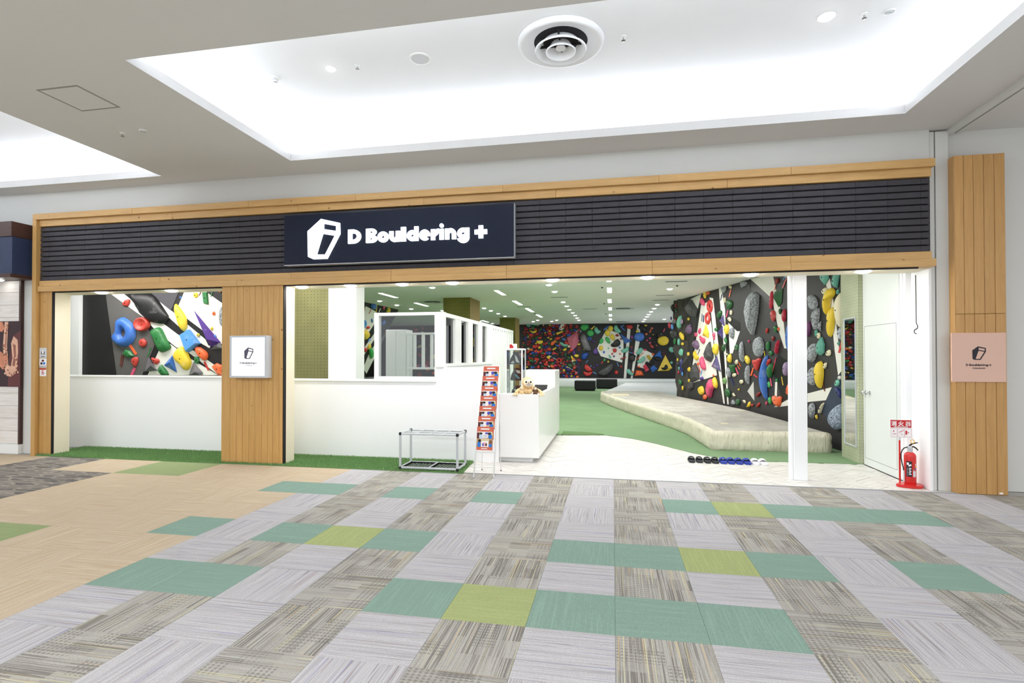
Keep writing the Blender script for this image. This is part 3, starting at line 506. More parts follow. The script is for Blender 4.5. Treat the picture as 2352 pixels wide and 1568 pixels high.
('BW','red','e',14.421,1.032,0.052,'tiny red dot hold just above the red ball on the far back wall',[0.064,0.0,0.055,0.029,0.032,0.051,0.0,0.058,-0.032,0.05,-0.055,0.029,-0.064,-0.0,-0.055,-0.029,-0.032,-0.051,-0.0,-0.058,0.032,-0.05,0.055,-0.029],0),
('BW','charcoal','p',13.608,0.797,0.4,'charcoal half-moon volume hold just right of the red half disc on the far back wall',[-0.096,0.172,-0.373,-0.039,-0.443,-0.157,-0.235,-0.249,0.017,-0.259,0.27,-0.083,0.441,0.15,0.42,0.464],0),
('BW','red','e',14.175,0.724,0.095,'tiny red ball hold just right of the charcoal half-moon volume on the far back wall',[0.103,0.001,0.089,0.053,0.052,0.091,0.0,0.105,-0.051,0.091,-0.089,0.052,-0.103,-0.001,-0.089,-0.053,-0.052,-0.091,-0.0,-0.105,0.051,-0.091,0.089,-0.052],0),
('BW','mint','e',16.961,1.241,0.062,'tiny mint nub hold just right of the yellow pyramid on the far back wall',[0.066,0.0,0.057,0.034,0.033,0.06,0.0,0.069,-0.033,0.059,-0.057,0.034,-0.066,-0.0,-0.057,-0.034,-0.033,-0.06,-0.0,-0.069,0.033,-0.059,0.057,-0.034],0),
('BW','bright green','f',12.513,3.092,0.155,'bright green gem dome hold left of the bright green dome on the far back wall',[-0.132,-0.15,0.066,-0.174,0.241,-0.021,0.198,0.167,-0.153,0.171,-0.219,0.006],0),
('BW','bright green','e',12.83,2.794,0.16,'bright green dome hold just left of the mint fin on the far back wall',[0.196,-0.002,0.17,0.089,0.099,0.156,0.001,0.181,-0.098,0.158,-0.17,0.092,-0.197,0.002,-0.17,-0.089,-0.098,-0.156,-0.0,-0.181,0.098,-0.158,0.17,-0.092],0),
('BW','mint','p',13.186,2.929,0.16,'mint fin hold just right of the bright green dome on the far back wall',[-0.105,-0.126,0.047,-0.204,0.231,-0.041,0.047,0.049,-0.028,0.226,-0.192,0.096],0),
('BW','yellow','b',12.964,3.081,0.099,'tiny yellow bar hold just left of the mint fin on the far back wall',[-0.057,-0.11,0.117,0.076,0.074,0.11,-0.134,-0.076],0),
('BW','dark red','f',11.595,2.962,0.141,'dark red plank volume hold just right of the yellow board on the far back wall',[0.057,-0.223,0.146,-0.079,0.003,0.301,-0.097,0.213,-0.109,-0.211],0),
('BW','rose','y',11.954,2.392,0.379,'rose pyramid volume hold just left of the grey scoop volume on the far back wall',[-0.119,-0.589,0.311,-0.071,0.18,0.494,-0.372,0.166,-0.008,0.042],0),
('BW','grey','p',12.543,2.323,0.359,'grey scoop volume hold just right of the rose pyramid volume on the far back wall',[-0.18,-0.091,-0.049,-0.422,0.365,-0.511,0.214,-0.049,0.04,0.393,-0.113,0.461,-0.278,0.219],0),
('BW','blue','r',12.785,2.509,0.09,'tiny blue ring hold just right of the grey scoop volume on the far back wall',[0.105,-0.001,0.097,0.037,0.074,0.07,0.04,0.092,0.0,0.099,-0.04,0.092,-0.074,0.071,-0.097,0.039,-0.105,0.001,-0.097,-0.037,-0.074,-0.07,-0.04,-0.092,-0.0,-0.099,0.04,-0.092,0.074,-0.071,0.097,-0.039],0.4),
('BW','purple','p',12.975,2.356,0.055,'tiny purple splash hold just right of the blue ring on the far back wall',[-0.006,-0.069,0.125,-0.015,-0.005,0.052,-0.114,0.031],0),
('BW','lilac','e',12.313,2.901,0.05,'tiny lilac chip hold left of the bright green gem dome on the far back wall',[0.055,-0.001,0.048,0.031,0.028,0.054,0.0,0.062,-0.027,0.054,-0.048,0.032,-0.055,0.001,-0.048,-0.031,-0.028,-0.054,-0.0,-0.062,0.027,-0.054,0.048,-0.032],0),
('BW','deep blue','p',12.532,1.583,0.16,'deep blue disc hold just below the grey scoop volume on the far back wall',[-0.132,-0.201,0.044,-0.167,0.197,0.053,0.197,0.186,-0.131,0.164,-0.175,-0.035],0),
('BW','purple','b',13.087,1.845,0.114,'purple block hold just left of the yellow sphere on the far back wall',[-0.118,-0.099,0.111,-0.198,0.122,0.121,0.014,0.187,-0.128,-0.011],0),
('BW','red','p',12.706,0.919,0.16,'red half disc hold just above the red bowl on the far back wall',[-0.229,0.054,-0.066,-0.144,0.174,-0.165,0.24,-0.032,-0.119,0.287],0),
('BW','red','p',12.694,0.673,0.139,'red bowl hold just below the red half disc on the far back wall',[-0.208,-0.097,0.011,-0.184,0.229,-0.051,0.251,0.115,0.099,0.037,-0.12,0.058,-0.262,0.123],0),
('BW','purple','e',13.163,1.096,0.056,'tiny purple star hold just right of the purple chip on the far back wall',[0.061,0.0,0.053,0.031,0.031,0.053,0.0,0.062,-0.03,0.053,-0.053,0.031,-0.061,-0.0,-0.053,-0.031,-0.031,-0.053,-0.0,-0.062,0.03,-0.053,0.053,-0.031],0),
('BW','purple','e',13.01,0.963,0.044,'tiny purple chip hold just left of the purple star on the far back wall',[0.048,0.0,0.042,0.033,0.024,0.057,0.0,0.066,-0.024,0.057,-0.041,0.033,-0.048,-0.0,-0.042,-0.033,-0.024,-0.057,-0.0,-0.066,0.024,-0.057,0.041,-0.033],0),
('BW','light blue','e',12.857,1.051,0.032,'tiny light blue dot hold right of the red half disc on the far back wall',[0.039,0.0,0.034,0.018,0.02,0.031,0.0,0.035,-0.02,0.031,-0.034,0.018,-0.039,-0.0,-0.034,-0.018,-0.02,-0.031,-0.0,-0.035,0.02,-0.031,0.034,-0.018],0),
('BW','purple','p',11.973,1.754,0.09,'tiny purple flower hold just above the yellow tab on the far back wall',[0.008,-0.161,0.097,-0.05,-0.002,0.194,-0.102,0.017],0),
('BW','yellow','p',11.859,1.504,0.08,'tiny yellow tab hold just below the purple flower on the far back wall',[0.011,-0.167,0.088,-0.022,-0.011,0.111,-0.088,0.078],0),
('BW','mint','p',9.887,3.322,0.081,'mint long bar hold just above the yellow grin on the far back wall',[-0.191,-0.069,0.195,-0.096,0.286,0.004,0.195,0.084,-0.191,0.089,-0.294,-0.011],0),
('BW','purple','p',10.969,3.306,0.069,'tiny purple long bar hold just above the yellow board on the far back wall',[0.014,-0.08,0.237,-0.015,0.148,0.053,-0.098,0.074,-0.301,-0.031],0),
('BW','yellow','p',9.785,2.911,0.091,'yellow grin hold just above the red patty on the far back wall',[-0.135,-0.054,0.024,-0.111,0.138,-0.056,0.218,0.09,0.07,0.035,-0.089,0.014,-0.226,0.083],0),
('BW','yellow','p',10.114,2.354,0.101,'yellow smile hold just above the red loaf on the far back wall',[-0.146,-0.039,-0.055,-0.13,0.149,-0.108,0.217,0.026,0.104,0.094,-0.077,0.061,-0.191,0.096],0),
('BW','yellow','b',11.211,2.843,0.091,'yellow board hold just left of the dark red plank volume on the far back wall',[-0.095,-0.1,0.195,0.043,0.151,0.099,-0.251,-0.042],0),
('BW','red','p',9.63,2.725,0.097,'tiny red patty hold just below the yellow grin on the far back wall',[-0.093,-0.069,0.066,-0.104,0.169,0.019,-0.002,0.111,-0.139,0.044],0),
('BW','mint','p',11.416,2.211,0.126,'mint wave hold just left of the rose pyramid volume on the far back wall',[-0.076,-0.083,0.124,-0.129,0.269,0.004,0.08,-0.017,-0.142,0.151,-0.254,0.074],0),
('BW','red','p',9.861,2.094,0.096,'tiny red loaf hold just below the yellow smile on the far back wall',[-0.098,-0.083,0.084,-0.106,0.197,0.017,-0.007,0.108,-0.177,0.064],0),
('BW','red','p',10.623,1.957,0.101,'tiny red biscuit hold just left of the yellow wing on the far back wall',[-0.112,-0.049,0.045,-0.117,0.157,-0.005,0.045,0.107,-0.135,0.063],0),
('BW','red','p',10.135,1.824,0.101,'tiny red slab hold just right of the red loaf on the far back wall',[-0.1,-0.117,0.127,-0.027,0.172,0.107,-0.009,0.085,-0.19,-0.049],0),
('BW','red','p',9.489,1.815,0.081,'tiny red wing hold just left of the red loaf on the far back wall',[-0.023,-0.107,0.137,0.05,0.0,0.073,-0.114,-0.017],0),
('BW','yellow','p',10.911,1.974,0.081,'tiny yellow wing hold just below the blue loaf on the far back wall',[-0.065,-0.078,0.069,-0.023,0.148,0.1,-0.02,0.045,-0.132,-0.044],0),
('BW','yellow','p',11.472,1.93,0.08,'tiny yellow duck hold just below the mint wave on the far back wall',[-0.045,-0.091,0.067,-0.047,0.122,0.086,-0.022,0.054,-0.122,-0.002],0),
('BW','blue','p',11.087,2.149,0.065,'tiny blue loaf hold just above the yellow wing on the far back wall',[-0.039,-0.075,0.162,-0.043,0.028,0.047,-0.151,0.071],0),
('BW','blue','p',11.431,2.479,0.08,'tiny blue patty hold just above the mint wave on the far back wall',[0.019,-0.106,0.142,0.005,-0.003,0.072,-0.159,0.029],0),
('BW','red','r',10.295,1.561,0.085,'tiny red small ring hold just below the red slab on the far back wall',[0.113,-0.0,0.104,0.036,0.08,0.067,0.043,0.087,0.0,0.094,-0.043,0.087,-0.08,0.067,-0.104,0.036,-0.113,0.0,-0.104,-0.036,-0.08,-0.067,-0.043,-0.087,-0.0,-0.094,0.043,-0.087,0.08,-0.067,0.104,-0.036],0.4),
('BW','red','r',11.171,1.359,0.117,'tiny red ring hold just below the red biscuit on the far back wall',[0.161,0.0,0.148,0.05,0.114,0.091,0.062,0.12,0.0,0.129,-0.061,0.12,-0.113,0.091,-0.148,0.049,-0.161,-0.0,-0.149,-0.05,-0.114,-0.092,-0.062,-0.12,-0.0,-0.129,0.061,-0.119,0.113,-0.091,0.148,-0.049],0.35),
('BW','red','p',9.953,1.406,0.101,'tiny red turtle hold just right of the green patty on the far back wall',[-0.008,-0.104,0.195,-0.036,-0.008,0.121,-0.179,0.02],0),
('BW','magenta','p',10.96,1.08,0.081,'tiny magenta flower hold just below the red ring on the far back wall',[0.02,-0.089,0.131,0.023,-0.025,0.089,-0.126,-0.023],0),
('BW','green','p',9.662,1.33,0.081,'tiny green patty hold just left of the red turtle on the far back wall',[0.031,-0.096,0.156,-0.028,0.009,0.084,-0.196,0.039],0),
('BW','red','p',11.558,0.492,0.08,'tiny red foot hold just right of the magenta flower on the far back wall',[-0.0,-0.078,0.122,-0.033,0.0,0.1,-0.122,0.01],0),
('BW','yellow','p',11.824,0.51,0.06,'tiny yellow claw hold just right of the red foot on the far back wall',[-0.022,-0.072,0.111,0.017,-0.022,0.061,-0.066,-0.006],0),
('R1','yellow','p',2.534,3.241,0.06,'yellow half-moon hold just above the pink diamond on the right-hand wall',[-0.026,-0.11,0.037,-0.114,0.07,0.062,0.018,0.132,-0.1,0.03],0),
('R1','orange','p',2.72,3.25,0.035,'tiny orange shell hold just right of the yellow half-moon on the right-hand wall',[-0.081,-0.06,0.068,-0.026,0.118,0.027,-0.105,0.059],0),
('R1','pink','p',2.335,3.053,0.061,'pink diamond hold just left of the red upper ring on the right-hand wall',[-0.07,-0.05,0.13,-0.135,0.156,-0.004,-0.043,0.139,-0.173,0.05],0),
('R1','red','r',2.823,2.887,0.039,'red upper ring hold just right of the pink diamond on the right-hand wall',[0.185,-0.02,0.172,0.049,0.133,0.111,0.074,0.157,0.003,0.179,-0.069,0.174,-0.13,0.142,-0.172,0.088,-0.187,0.02,-0.173,-0.051,-0.133,-0.114,-0.072,-0.159,-0.0,-0.179,0.07,-0.172,0.13,-0.139,0.17,-0.086],0.3),
('R1','red','r',2.677,2.575,0.037,'red lower ring hold just below the red upper ring on the right-hand wall',[0.178,-0.014,0.165,0.052,0.128,0.11,0.071,0.153,0.003,0.172,-0.066,0.165,-0.125,0.133,-0.165,0.08,-0.18,0.015,-0.167,-0.053,-0.128,-0.113,-0.069,-0.154,-0.001,-0.172,0.068,-0.164,0.125,-0.131,0.164,-0.078],0.42),
('R1','yellow','y',2.572,2.199,0.097,'yellow cone hold just above the pink kite on the right-hand wall',[-0.287,-0.069,0.15,-0.163,0.174,-0.015,-0.037,0.247,0.033,-0.019],0),
('R1','pink','p',2.124,2.258,0.048,'tiny pink sliver hold just left of the yellow cone on the right-hand wall',[-0.09,-0.025,-0.018,-0.105,0.09,0.038,0.019,0.093],0),
('R1','pink','p',2.314,2.015,0.064,'pink kite hold just below the yellow cone on the right-hand wall',[-0.088,-0.041,0.094,-0.151,0.223,0.009,-0.035,0.057,-0.194,0.126],0),
('R1','pink','e',1.841,2.17,0.035,'tiny pink nub hold just left of the pink sliver on the right-hand wall',[0.093,-0.005,0.081,0.027,0.047,0.052,0.001,0.064,-0.046,0.058,-0.081,0.036,-0.094,0.005,-0.081,-0.028,-0.047,-0.053,-0.0,-0.064,0.046,-0.057,0.08,-0.036],0),
('R1','mint','p',0.847,2.604,0.105,'mint leaf hold just above the mauve fan on the right-hand wall',[-0.004,-0.263,0.142,0.142,0.052,0.205,-0.19,-0.084],0),
('R1','mauve','p',1.343,2.329,0.086,'mauve fan hold just above the yellow tooth on the right-hand wall',[-0.182,-0.095,0.13,-0.144,0.214,0.013,0.078,0.211,-0.24,0.015],0),
('R1','yellow','p',0.983,2.176,0.068,'yellow tooth hold just below the mauve fan on the right-hand wall',[-0.16,-0.009,0.143,-0.183,0.173,-0.025,0.003,0.104,-0.158,0.113],0),
('R1','yellow','e',1.02,1.923,0.035,'tiny yellow nub hold just right of the mint side slab on the right-hand wall',[0.104,-0.003,0.091,0.021,0.053,0.039,0.001,0.047,-0.052,0.042,-0.091,0.026,-0.105,0.003,-0.091,-0.021,-0.053,-0.039,-0.0,-0.047,0.052,-0.042,0.09,-0.026],0),
('R1','yellow','e',1.281,2.655,0.035,'tiny yellow chip hold just right of the lilac spotted disc on the right-hand wall',[0.076,-0.007,0.066,0.017,0.039,0.036,0.001,0.046,-0.038,0.044,-0.066,0.029,-0.076,0.007,-0.066,-0.017,-0.038,-0.037,-0.0,-0.046,0.038,-0.043,0.066,-0.029],0),
('R1','green','p',0.382,2.018,0.057,'tiny green side oval hold just left of the mint side slab on the right-hand wall',[-0.041,-0.113,0.047,-0.088,0.061,0.064,0.011,0.122,-0.078,0.015],0),
('R1','mint','p',0.741,1.995,0.061,'tiny mint side slab hold just right of the green side oval on the right-hand wall',[0.029,-0.141,0.067,0.048,-0.017,0.12,-0.079,-0.027],0),
('R1','lilac','e',0.921,2.607,0.039,'tiny lilac spotted disc hold just right of the mint leaf on the right-hand wall',[0.151,-0.012,0.131,0.03,0.077,0.064,0.002,0.081,-0.075,0.076,-0.132,0.051,-0.153,0.012,-0.132,-0.031,-0.076,-0.065,0.0,-0.081,0.076,-0.076,0.131,-0.05],0),
('R1','light blue','p',0.137,2.485,0.049,'tiny light blue finger hold just right of the crimson fin on the right-hand wall',[-0.047,-0.077,0.055,-0.092,0.084,-0.002,-0.002,0.117,-0.09,0.054],0),
('R1','crimson','p',-0.113,2.546,0.055,'tiny crimson fin hold just left of the light blue finger on the right-hand wall',[-0.041,-0.112,0.092,-0.079,0.049,0.11,-0.1,0.081],0),
('R1','dark green','p',3.459,2.622,0.059,'dark green leaf hold just above the dark purple upper triangle on the right-hand wall',[-0.111,-0.117,0.084,-0.066,0.138,0.053,0.043,0.114,-0.154,0.014],0),
('R1','dark purple','y',3.586,2.446,0.079,'dark purple upper triangle hold just below the dark green leaf on the right-hand wall',[-0.207,0.013,0.148,-0.173,0.059,0.16,0.016,-0.006],0),
('R1','dark purple','y',3.492,2.152,0.086,'dark purple middle triangle hold just below the dark purple upper triangle on the right-hand wall',[-0.236,0.008,0.132,-0.182,0.104,0.174,0.009,-0.001],0),
('R1','green','e',3.215,2.246,0.035,'tiny green ball hold just left of the dark purple middle triangle on the right-hand wall',[0.089,-0.006,0.078,0.021,0.045,0.042,0.001,0.052,-0.044,0.048,-0.077,0.031,-0.09,0.006,-0.078,-0.021,-0.045,-0.043,-0.0,-0.052,0.045,-0.048,0.077,-0.031],0),
('R1','pink','e',3.074,2.113,0.035,'tiny pink blob hold just left of the dark purple middle triangle on the right-hand wall',[0.077,-0.004,0.067,0.026,0.039,0.049,0.001,0.059,-0.038,0.053,-0.067,0.033,-0.078,0.004,-0.068,-0.026,-0.039,-0.049,-0.0,-0.059,0.038,-0.053,0.067,-0.033],0),
('R1','pink','e',3.101,2.018,0.035,'tiny pink drip hold just below the pink blob on the right-hand wall',[0.03,-0.002,0.026,0.019,0.015,0.034,0.0,0.041,-0.015,0.036,-0.026,0.022,-0.03,0.002,-0.026,-0.019,-0.015,-0.035,-0.0,-0.041,0.015,-0.036,0.026,-0.022],0),
('R1','yellow','e',3.855,2.213,0.061,'yellow egg hold just left of the speckled grey bean on the right-hand wall',[0.116,-0.008,0.101,0.056,0.06,0.106,0.002,0.127,-0.057,0.115,-0.101,0.071,-0.117,0.008,-0.102,-0.058,-0.059,-0.107,-0.0,-0.127,0.058,-0.114,0.1,-0.07],0),
('R1','speckled grey','p',4.159,2.116,0.078,'speckled grey bean hold just right of the dark purple middle triangle on the right-hand wall',[-0.131,-0.041,0.002,-0.168,0.082,-0.096,0.11,0.084,0.032,0.155,-0.094,0.066],0),
('R1','dark green','p',4.014,2.831,0.061,'dark green bell hold just above the dark green leaf on the right-hand wall',[-0.135,-0.019,-0.044,-0.14,0.127,-0.093,0.168,0.032,0.029,0.104,-0.144,0.115],0),
('R1','cream','p',4.049,3.254,0.035,'tiny cream bone hold just right of the speckled grey drop on the right-hand wall',[-0.077,-0.0,0.044,-0.068,0.104,-0.018,0.005,0.042,-0.076,0.044],0),
('R1','cream','p',3.759,2.961,0.043,'tiny cream shard hold just left of the dark green bell on the right-hand wall',[0.019,-0.097,0.059,0.009,0.02,0.081,-0.098,0.008],0),
('R1','cream','e',4.096,2.615,0.035,'tiny cream drop hold just above the cream pebble on the right-hand wall',[0.058,-0.006,0.051,0.026,0.03,0.051,0.001,0.063,-0.029,0.058,-0.05,0.037,-0.058,0.006,-0.051,-0.026,-0.03,-0.052,-0.0,-0.063,0.029,-0.058,0.05,-0.037],0),
('R1','cream','p',4.018,2.457,0.039,'cream pebble hold just right of the dark purple upper triangle on the right-hand wall',[0.026,-0.079,0.109,-0.02,0.007,0.065,-0.142,0.034],0),
('R1','speckled grey','p',3.716,3.25,0.055,'speckled grey drop hold just above the dark green bell on the right-hand wall',[-0.06,-0.119,0.11,-0.06,0.132,0.059,-0.015,0.105,-0.167,0.016],0),
('R1','green','p',3.8,1.944,0.045,'green hook hold just above the dark green sickle on the right-hand wall',[0.02,-0.095,0.1,-0.043,-0.019,0.095,-0.101,0.043],0),
('R1','charcoal','f',1.566,2.905,0.125,'charcoal crumpled volume hold just left of the pink diamond on the right-hand wall',[-0.13,-0.174,0.277,-0.235,0.418,-0.021,-0.036,0.299,-0.529,0.131],0),
('R1','black','f',0.211,3.09,0.068,'black hanging lump hold just left of the charcoal crumpled volume on the right-hand wall',[-0.055,-0.093,0.07,-0.162,0.149,-0.004,0.103,0.114,-0.085,0.109,-0.182,0.036],0),
('R1','dark red','p',0.471,3.132,0.037,'tiny dark red streak hold just right of the black hanging lump on the right-hand wall',[-0.004,-0.079,0.069,0.05,0.012,0.071,-0.077,-0.042],0),
('R1','grey','f',0.289,2.648,0.04,'tiny grey stone hold just left of the mint leaf on the right-hand wall',[-0.089,-0.064,0.132,-0.066,0.15,0.03,-0.019,0.086,-0.175,0.014],0),
('R1','dark red','p',0.455,2.71,0.035,'tiny dark red bud hold just above the grey stone on the right-hand wall',[0.03,-0.048,0.044,0.006,-0.01,0.053,-0.065,-0.011],0),
('R1','dark purple','e',0.038,2.765,0.035,'tiny dark purple bead hold just above the grey stone on the right-hand wall',[0.041,-0.005,0.036,0.024,0.021,0.047,0.0,0.057,-0.02,0.052,-0.035,0.033,-0.041,0.005,-0.036,-0.024,-0.021,-0.047,-0.0,-0.057,0.02,-0.051,0.035,-0.032],0),
('R1','dark green','p',0.497,2.974,0.035,'tiny dark green stub hold just right of the black hanging lump on the right-hand wall',[0.003,-0.063,0.06,-0.042,0.004,0.062,-0.067,0.043],0),
('R1','black','f',0.241,2.258,0.072,'black hump hold just left of the yellow tooth on the right-hand wall',[-0.23,-0.06,0.013,-0.141,0.283,-0.083,0.252,0.07,-0.018,0.141,-0.3,0.072],0),
('R1','navy','f',0.971,1.266,0.071,'navy drape hold just left of the charcoal boulder volume on the right-hand wall',[-0.094,-0.079,-0.022,-0.265,0.076,-0.154,0.09,0.086,0.03,0.219,-0.08,0.192],0),
('R1','mint','p',0.737,1.182,0.035,'tiny mint edge chip hold just below the navy drape on the right-hand wall',[-0.004,-0.065,0.048,-0.009,0.01,0.072,-0.055,0.002],0),
('R1','crimson','e',0.674,1.054,0.035,'tiny crimson edge dot hold just below the mint edge chip on the right-hand wall',[0.045,0.002,0.039,0.026,0.023,0.042,0.0,0.048,-0.022,0.041,-0.039,0.022,-0.045,-0.002,-0.039,-0.026,-0.023,-0.042,-0.0,-0.048,0.022,-0.04,0.038,-0.022],0),
('R1','green','p',0.833,0.762,0.049,'tiny green edge wedge hold just left of the charcoal knob on the right-hand wall',[-0.055,-0.066,0.059,-0.099,0.103,-0.002,0.004,0.1,-0.111,0.067],0),
('R1','black','f',0.65,1.298,0.046,'tiny black edge lump hold just left of the navy drape on the right-hand wall',[-0.054,-0.062,0.026,-0.087,0.08,-0.004,0.014,0.104,-0.067,0.048],0),
('R1','yellow','e',0.609,1.443,0.035,'tiny yellow edge tab hold just above the black edge lump on the right-hand wall',[0.03,0.0,0.026,0.025,0.015,0.043,0.0,0.049,-0.015,0.043,-0.026,0.025,-0.03,-0.0,-0.026,-0.025,-0.015,-0.043,-0.0,-0.049,0.015,-0.043,0.026,-0.024],0),
('R1','light blue','e',1.01,1.016,0.035,'tiny light blue edge tip hold right of the crimson edge dot on the right-hand wall',[0.035,0.002,0.031,0.032,0.018,0.053,0.0,0.06,-0.017,0.051,-0.03,0.029,-0.035,-0.002,-0.031,-0.032,-0.018,-0.053,-0.0,-0.06,0.017,-0.051,0.03,-0.028],0),
('R1','charcoal','f',1.442,0.689,0.066,'charcoal knob hold just left of the yellow boulder on the right-hand wall',[-0.18,-0.102,-0.009,-0.142,0.186,-0.05,0.188,0.104,-0.006,0.132,-0.179,0.057],0),
('R1','mauve','p',1.849,1.873,0.069,'mauve mottled boulder hold just left of the pink kite on the right-hand wall',[-0.165,-0.052,0.061,-0.152,0.2,-0.098,0.228,0.002,0.092,0.132,-0.135,0.14,-0.281,0.029],0),
('R1','yellow','p',1.859,1.56,0.077,'yellow banana hold just above the pink sole on the right-hand wall',[-0.066,-0.085,0.078,-0.148,0.208,-0.022,0.028,0.029,-0.077,0.17,-0.172,0.056],0),
('R1','charcoal','f',2.836,1.631,0.133,'charcoal faceted volume hold just above the dark purple lower triangle on the right-hand wall',[-0.195,-0.203,0.029,-0.237,0.203,-0.118,0.195,0.116,0.054,0.166,0.012,0.31,-0.298,-0.033],0),
('R1','pink','p',2.386,1.337,0.099,'pink sole hold just above the charcoal boulder volume on the right-hand wall',[-0.066,-0.12,0.073,-0.184,0.164,-0.126,0.075,0.054,-0.04,0.225,-0.206,0.151],0),
('R1','orange','p',1.996,1.327,0.035,'tiny orange spoon hold just left of the pink sole on the right-hand wall',[-0.013,-0.054,0.062,-0.027,0.038,0.073,-0.088,0.008],0),
('R1','dark purple','y',3.207,1.331,0.108,'dark purple lower triangle hold just below the charcoal faceted volume on the right-hand wall',[-0.32,-0.056,0.286,-0.19,0.034,0.246,0.099,-0.047],0),
('R1','yellow','e',3.202,1.734,0.073,'yellow egg hold just right of the charcoal faceted volume on the right-hand wall',[0.155,-0.003,0.135,0.072,0.08,0.128,0.002,0.151,-0.076,0.133,-0.135,0.079,-0.157,0.003,-0.137,-0.074,-0.079,-0.13,-0.0,-0.151,0.077,-0.131,0.134,-0.077],0),
('R1','dark green','p',3.685,1.763,0.053,'dark green sickle hold just below the green hook on the right-hand wall',[-0.064,-0.069,0.022,-0.11,0.09,0.073,0.034,0.108,-0.083,-0.001],0),
('R1','dark green','p',4.392,1.755,0.042,'dark green knob hold just above the speckled grey finger on the right-hand wall',[-0.033,-0.087,0.082,-0.062,0.092,0.043,-0.012,0.089,-0.129,0.017],0),
('R1','yellow','p',4.022,1.479,0.063,'yellow bulb hold just above the dark green cup on the right-hand wall',[-0.048,-0.075,0.066,-0.106,0.104,0.035,0.012,0.155,-0.134,-0.009],0),
('R1','cream','p',3.834,1.597,0.035,'tiny cream finger hold just above the yellow bulb on the right-hand wall',[-0.018,-0.028,0.086,-0.028,0.045,0.016,-0.113,0.04],0),
('R1','speckled grey','p',3.954,1.149,0.066,'speckled grey wing hold just left of the dark green cup on the right-hand wall',[-0.11,-0.069,0.069,-0.148,0.116,-0.005,0.043,0.102,-0.118,0.12],0),
('R1','dark green','f',4.168,1.244,0.055,'dark green cup hold just right of the speckled grey wing on the right-hand wall',[-0.061,-0.099,0.082,-0.095,0.163,0.1,-0.184,0.094],0),
('R1','cream','p',4.25,1.094,0.035,'tiny cream tooth hold just right of the speckled grey wing on the right-hand wall',[-0.065,-0.05,0.076,-0.039,0.107,0.032,-0.003,0.049,-0.115,0.008],0),
('R1','olive green','e',3.709,0.927,0.042,'olive green oval hold just below the speckled grey wing on the right-hand wall',[0.116,0.006,0.102,0.049,0.06,0.078,0.001,0.087,-0.058,0.073,-0.101,0.039,-0.118,-0.006,-0.102,-0.049,-0.059,-0.079,-0.0,-0.087,0.058,-0.072,0.101,-0.038],0),
('R1','dark green','p',3.895,0.637,0.061,'dark green potato hold just right of the yellow pod on the right-hand wall',[-0.099,-0.058,0.044,-0.123,0.145,-0.059,0.126,0.059,-0.056,0.123,-0.16,0.059],0),
('R1','cream','p',4.222,0.616,0.035,'tiny cream crescent hold just right of the dark green potato on the right-hand wall',[-0.063,-0.011,0.033,-0.056,0.091,-0.008,0.015,0.007,-0.004,0.048,-0.072,0.021],0),
('R1','speckled grey','p',4.195,0.419,0.038,'speckled grey spade hold just left of the dark green mug on the right-hand wall',[-0.146,-0.051,0.078,-0.05,0.089,0.005,-0.021,0.096],0),
('R1','dark green','p',4.426,0.451,0.037,'tiny dark green mug hold just right of the speckled grey spade on the right-hand wall',[-0.077,-0.084,0.091,-0.061,0.092,0.086,-0.105,0.058],0),
('R1','purple','p',2.259,0.923,0.039,'tiny purple bonnet hold just right of the charcoal boulder volume on the right-hand wall',[-0.075,-0.057,0.085,-0.024,0.125,0.014,0.02,0.078,-0.156,-0.011],0),
('R1','pink','p',2.908,0.725,0.136,'pink long drip hold just left of the yellow pod on the right-hand wall',[-0.132,0.033,-0.22,-0.167,-0.009,-0.319,0.076,-0.081,0.197,-0.013,0.118,0.156,0.037,0.246,-0.068,0.145],0),
('R1','yellow','p',3.169,0.851,0.076,'yellow pod hold just right of the pink long drip on the right-hand wall',[-0.096,-0.053,0.029,-0.149,0.112,-0.131,0.133,-0.027,0.032,0.129,-0.073,0.159,-0.137,0.073],0),
('R1','yellow','p',2.228,0.599,0.067,'yellow boulder hold just left of the pink long drip on the right-hand wall',[-0.108,-0.123,0.051,-0.141,0.207,-0.049,0.157,0.07,0.054,0.137,-0.133,0.088,-0.228,0.018],0),
('R1','orange','e',2.473,0.428,0.037,'tiny orange plug hold just below the yellow boulder on the right-hand wall',[0.129,0.011,0.112,0.046,0.066,0.069,0.001,0.073,-0.064,0.058,-0.112,0.027,-0.13,-0.011,-0.113,-0.047,-0.065,-0.069,-0.0,-0.073,0.064,-0.057,0.111,-0.027],0),
('R1','orange','e',3.048,1.038,0.035,'tiny orange dot hold just above the yellow pod on the right-hand wall',[0.022,0.001,0.019,0.018,0.011,0.029,0.0,0.033,-0.011,0.028,-0.019,0.015,-0.022,-0.001,-0.019,-0.018,-0.011,-0.029,-0.0,-0.033,0.011,-0.028,0.019,-0.015],0),
('R1','yellow','e',1.251,1.618,0.035,'tiny yellow lozenge hold just right of the mint sail on the right-hand wall',[0.09,-0.001,0.079,0.029,0.046,0.051,0.001,0.059,-0.045,0.052,-0.078,0.03,-0.091,0.001,-0.079,-0.029,-0.046,-0.051,-0.0,-0.059,0.045,-0.052,0.078,-0.03],0),
('R1','yellow','p',1.316,1.164,0.046,'tiny yellow wedge hold just left of the charcoal boulder volume on the right-hand wall',[0.067,-0.096,0.097,0.094,-0.163,0.002],0),
('R1','yellow','e',1.296,0.828,0.035,'tiny yellow chip hold just above the charcoal knob on the right-hand wall',[0.065,0.004,0.057,0.031,0.033,0.05,0.001,0.055,-0.032,0.046,-0.056,0.024,-0.066,-0.004,-0.057,-0.031,-0.033,-0.05,-0.0,-0.055,0.032,-0.046,0.056,-0.024],0),
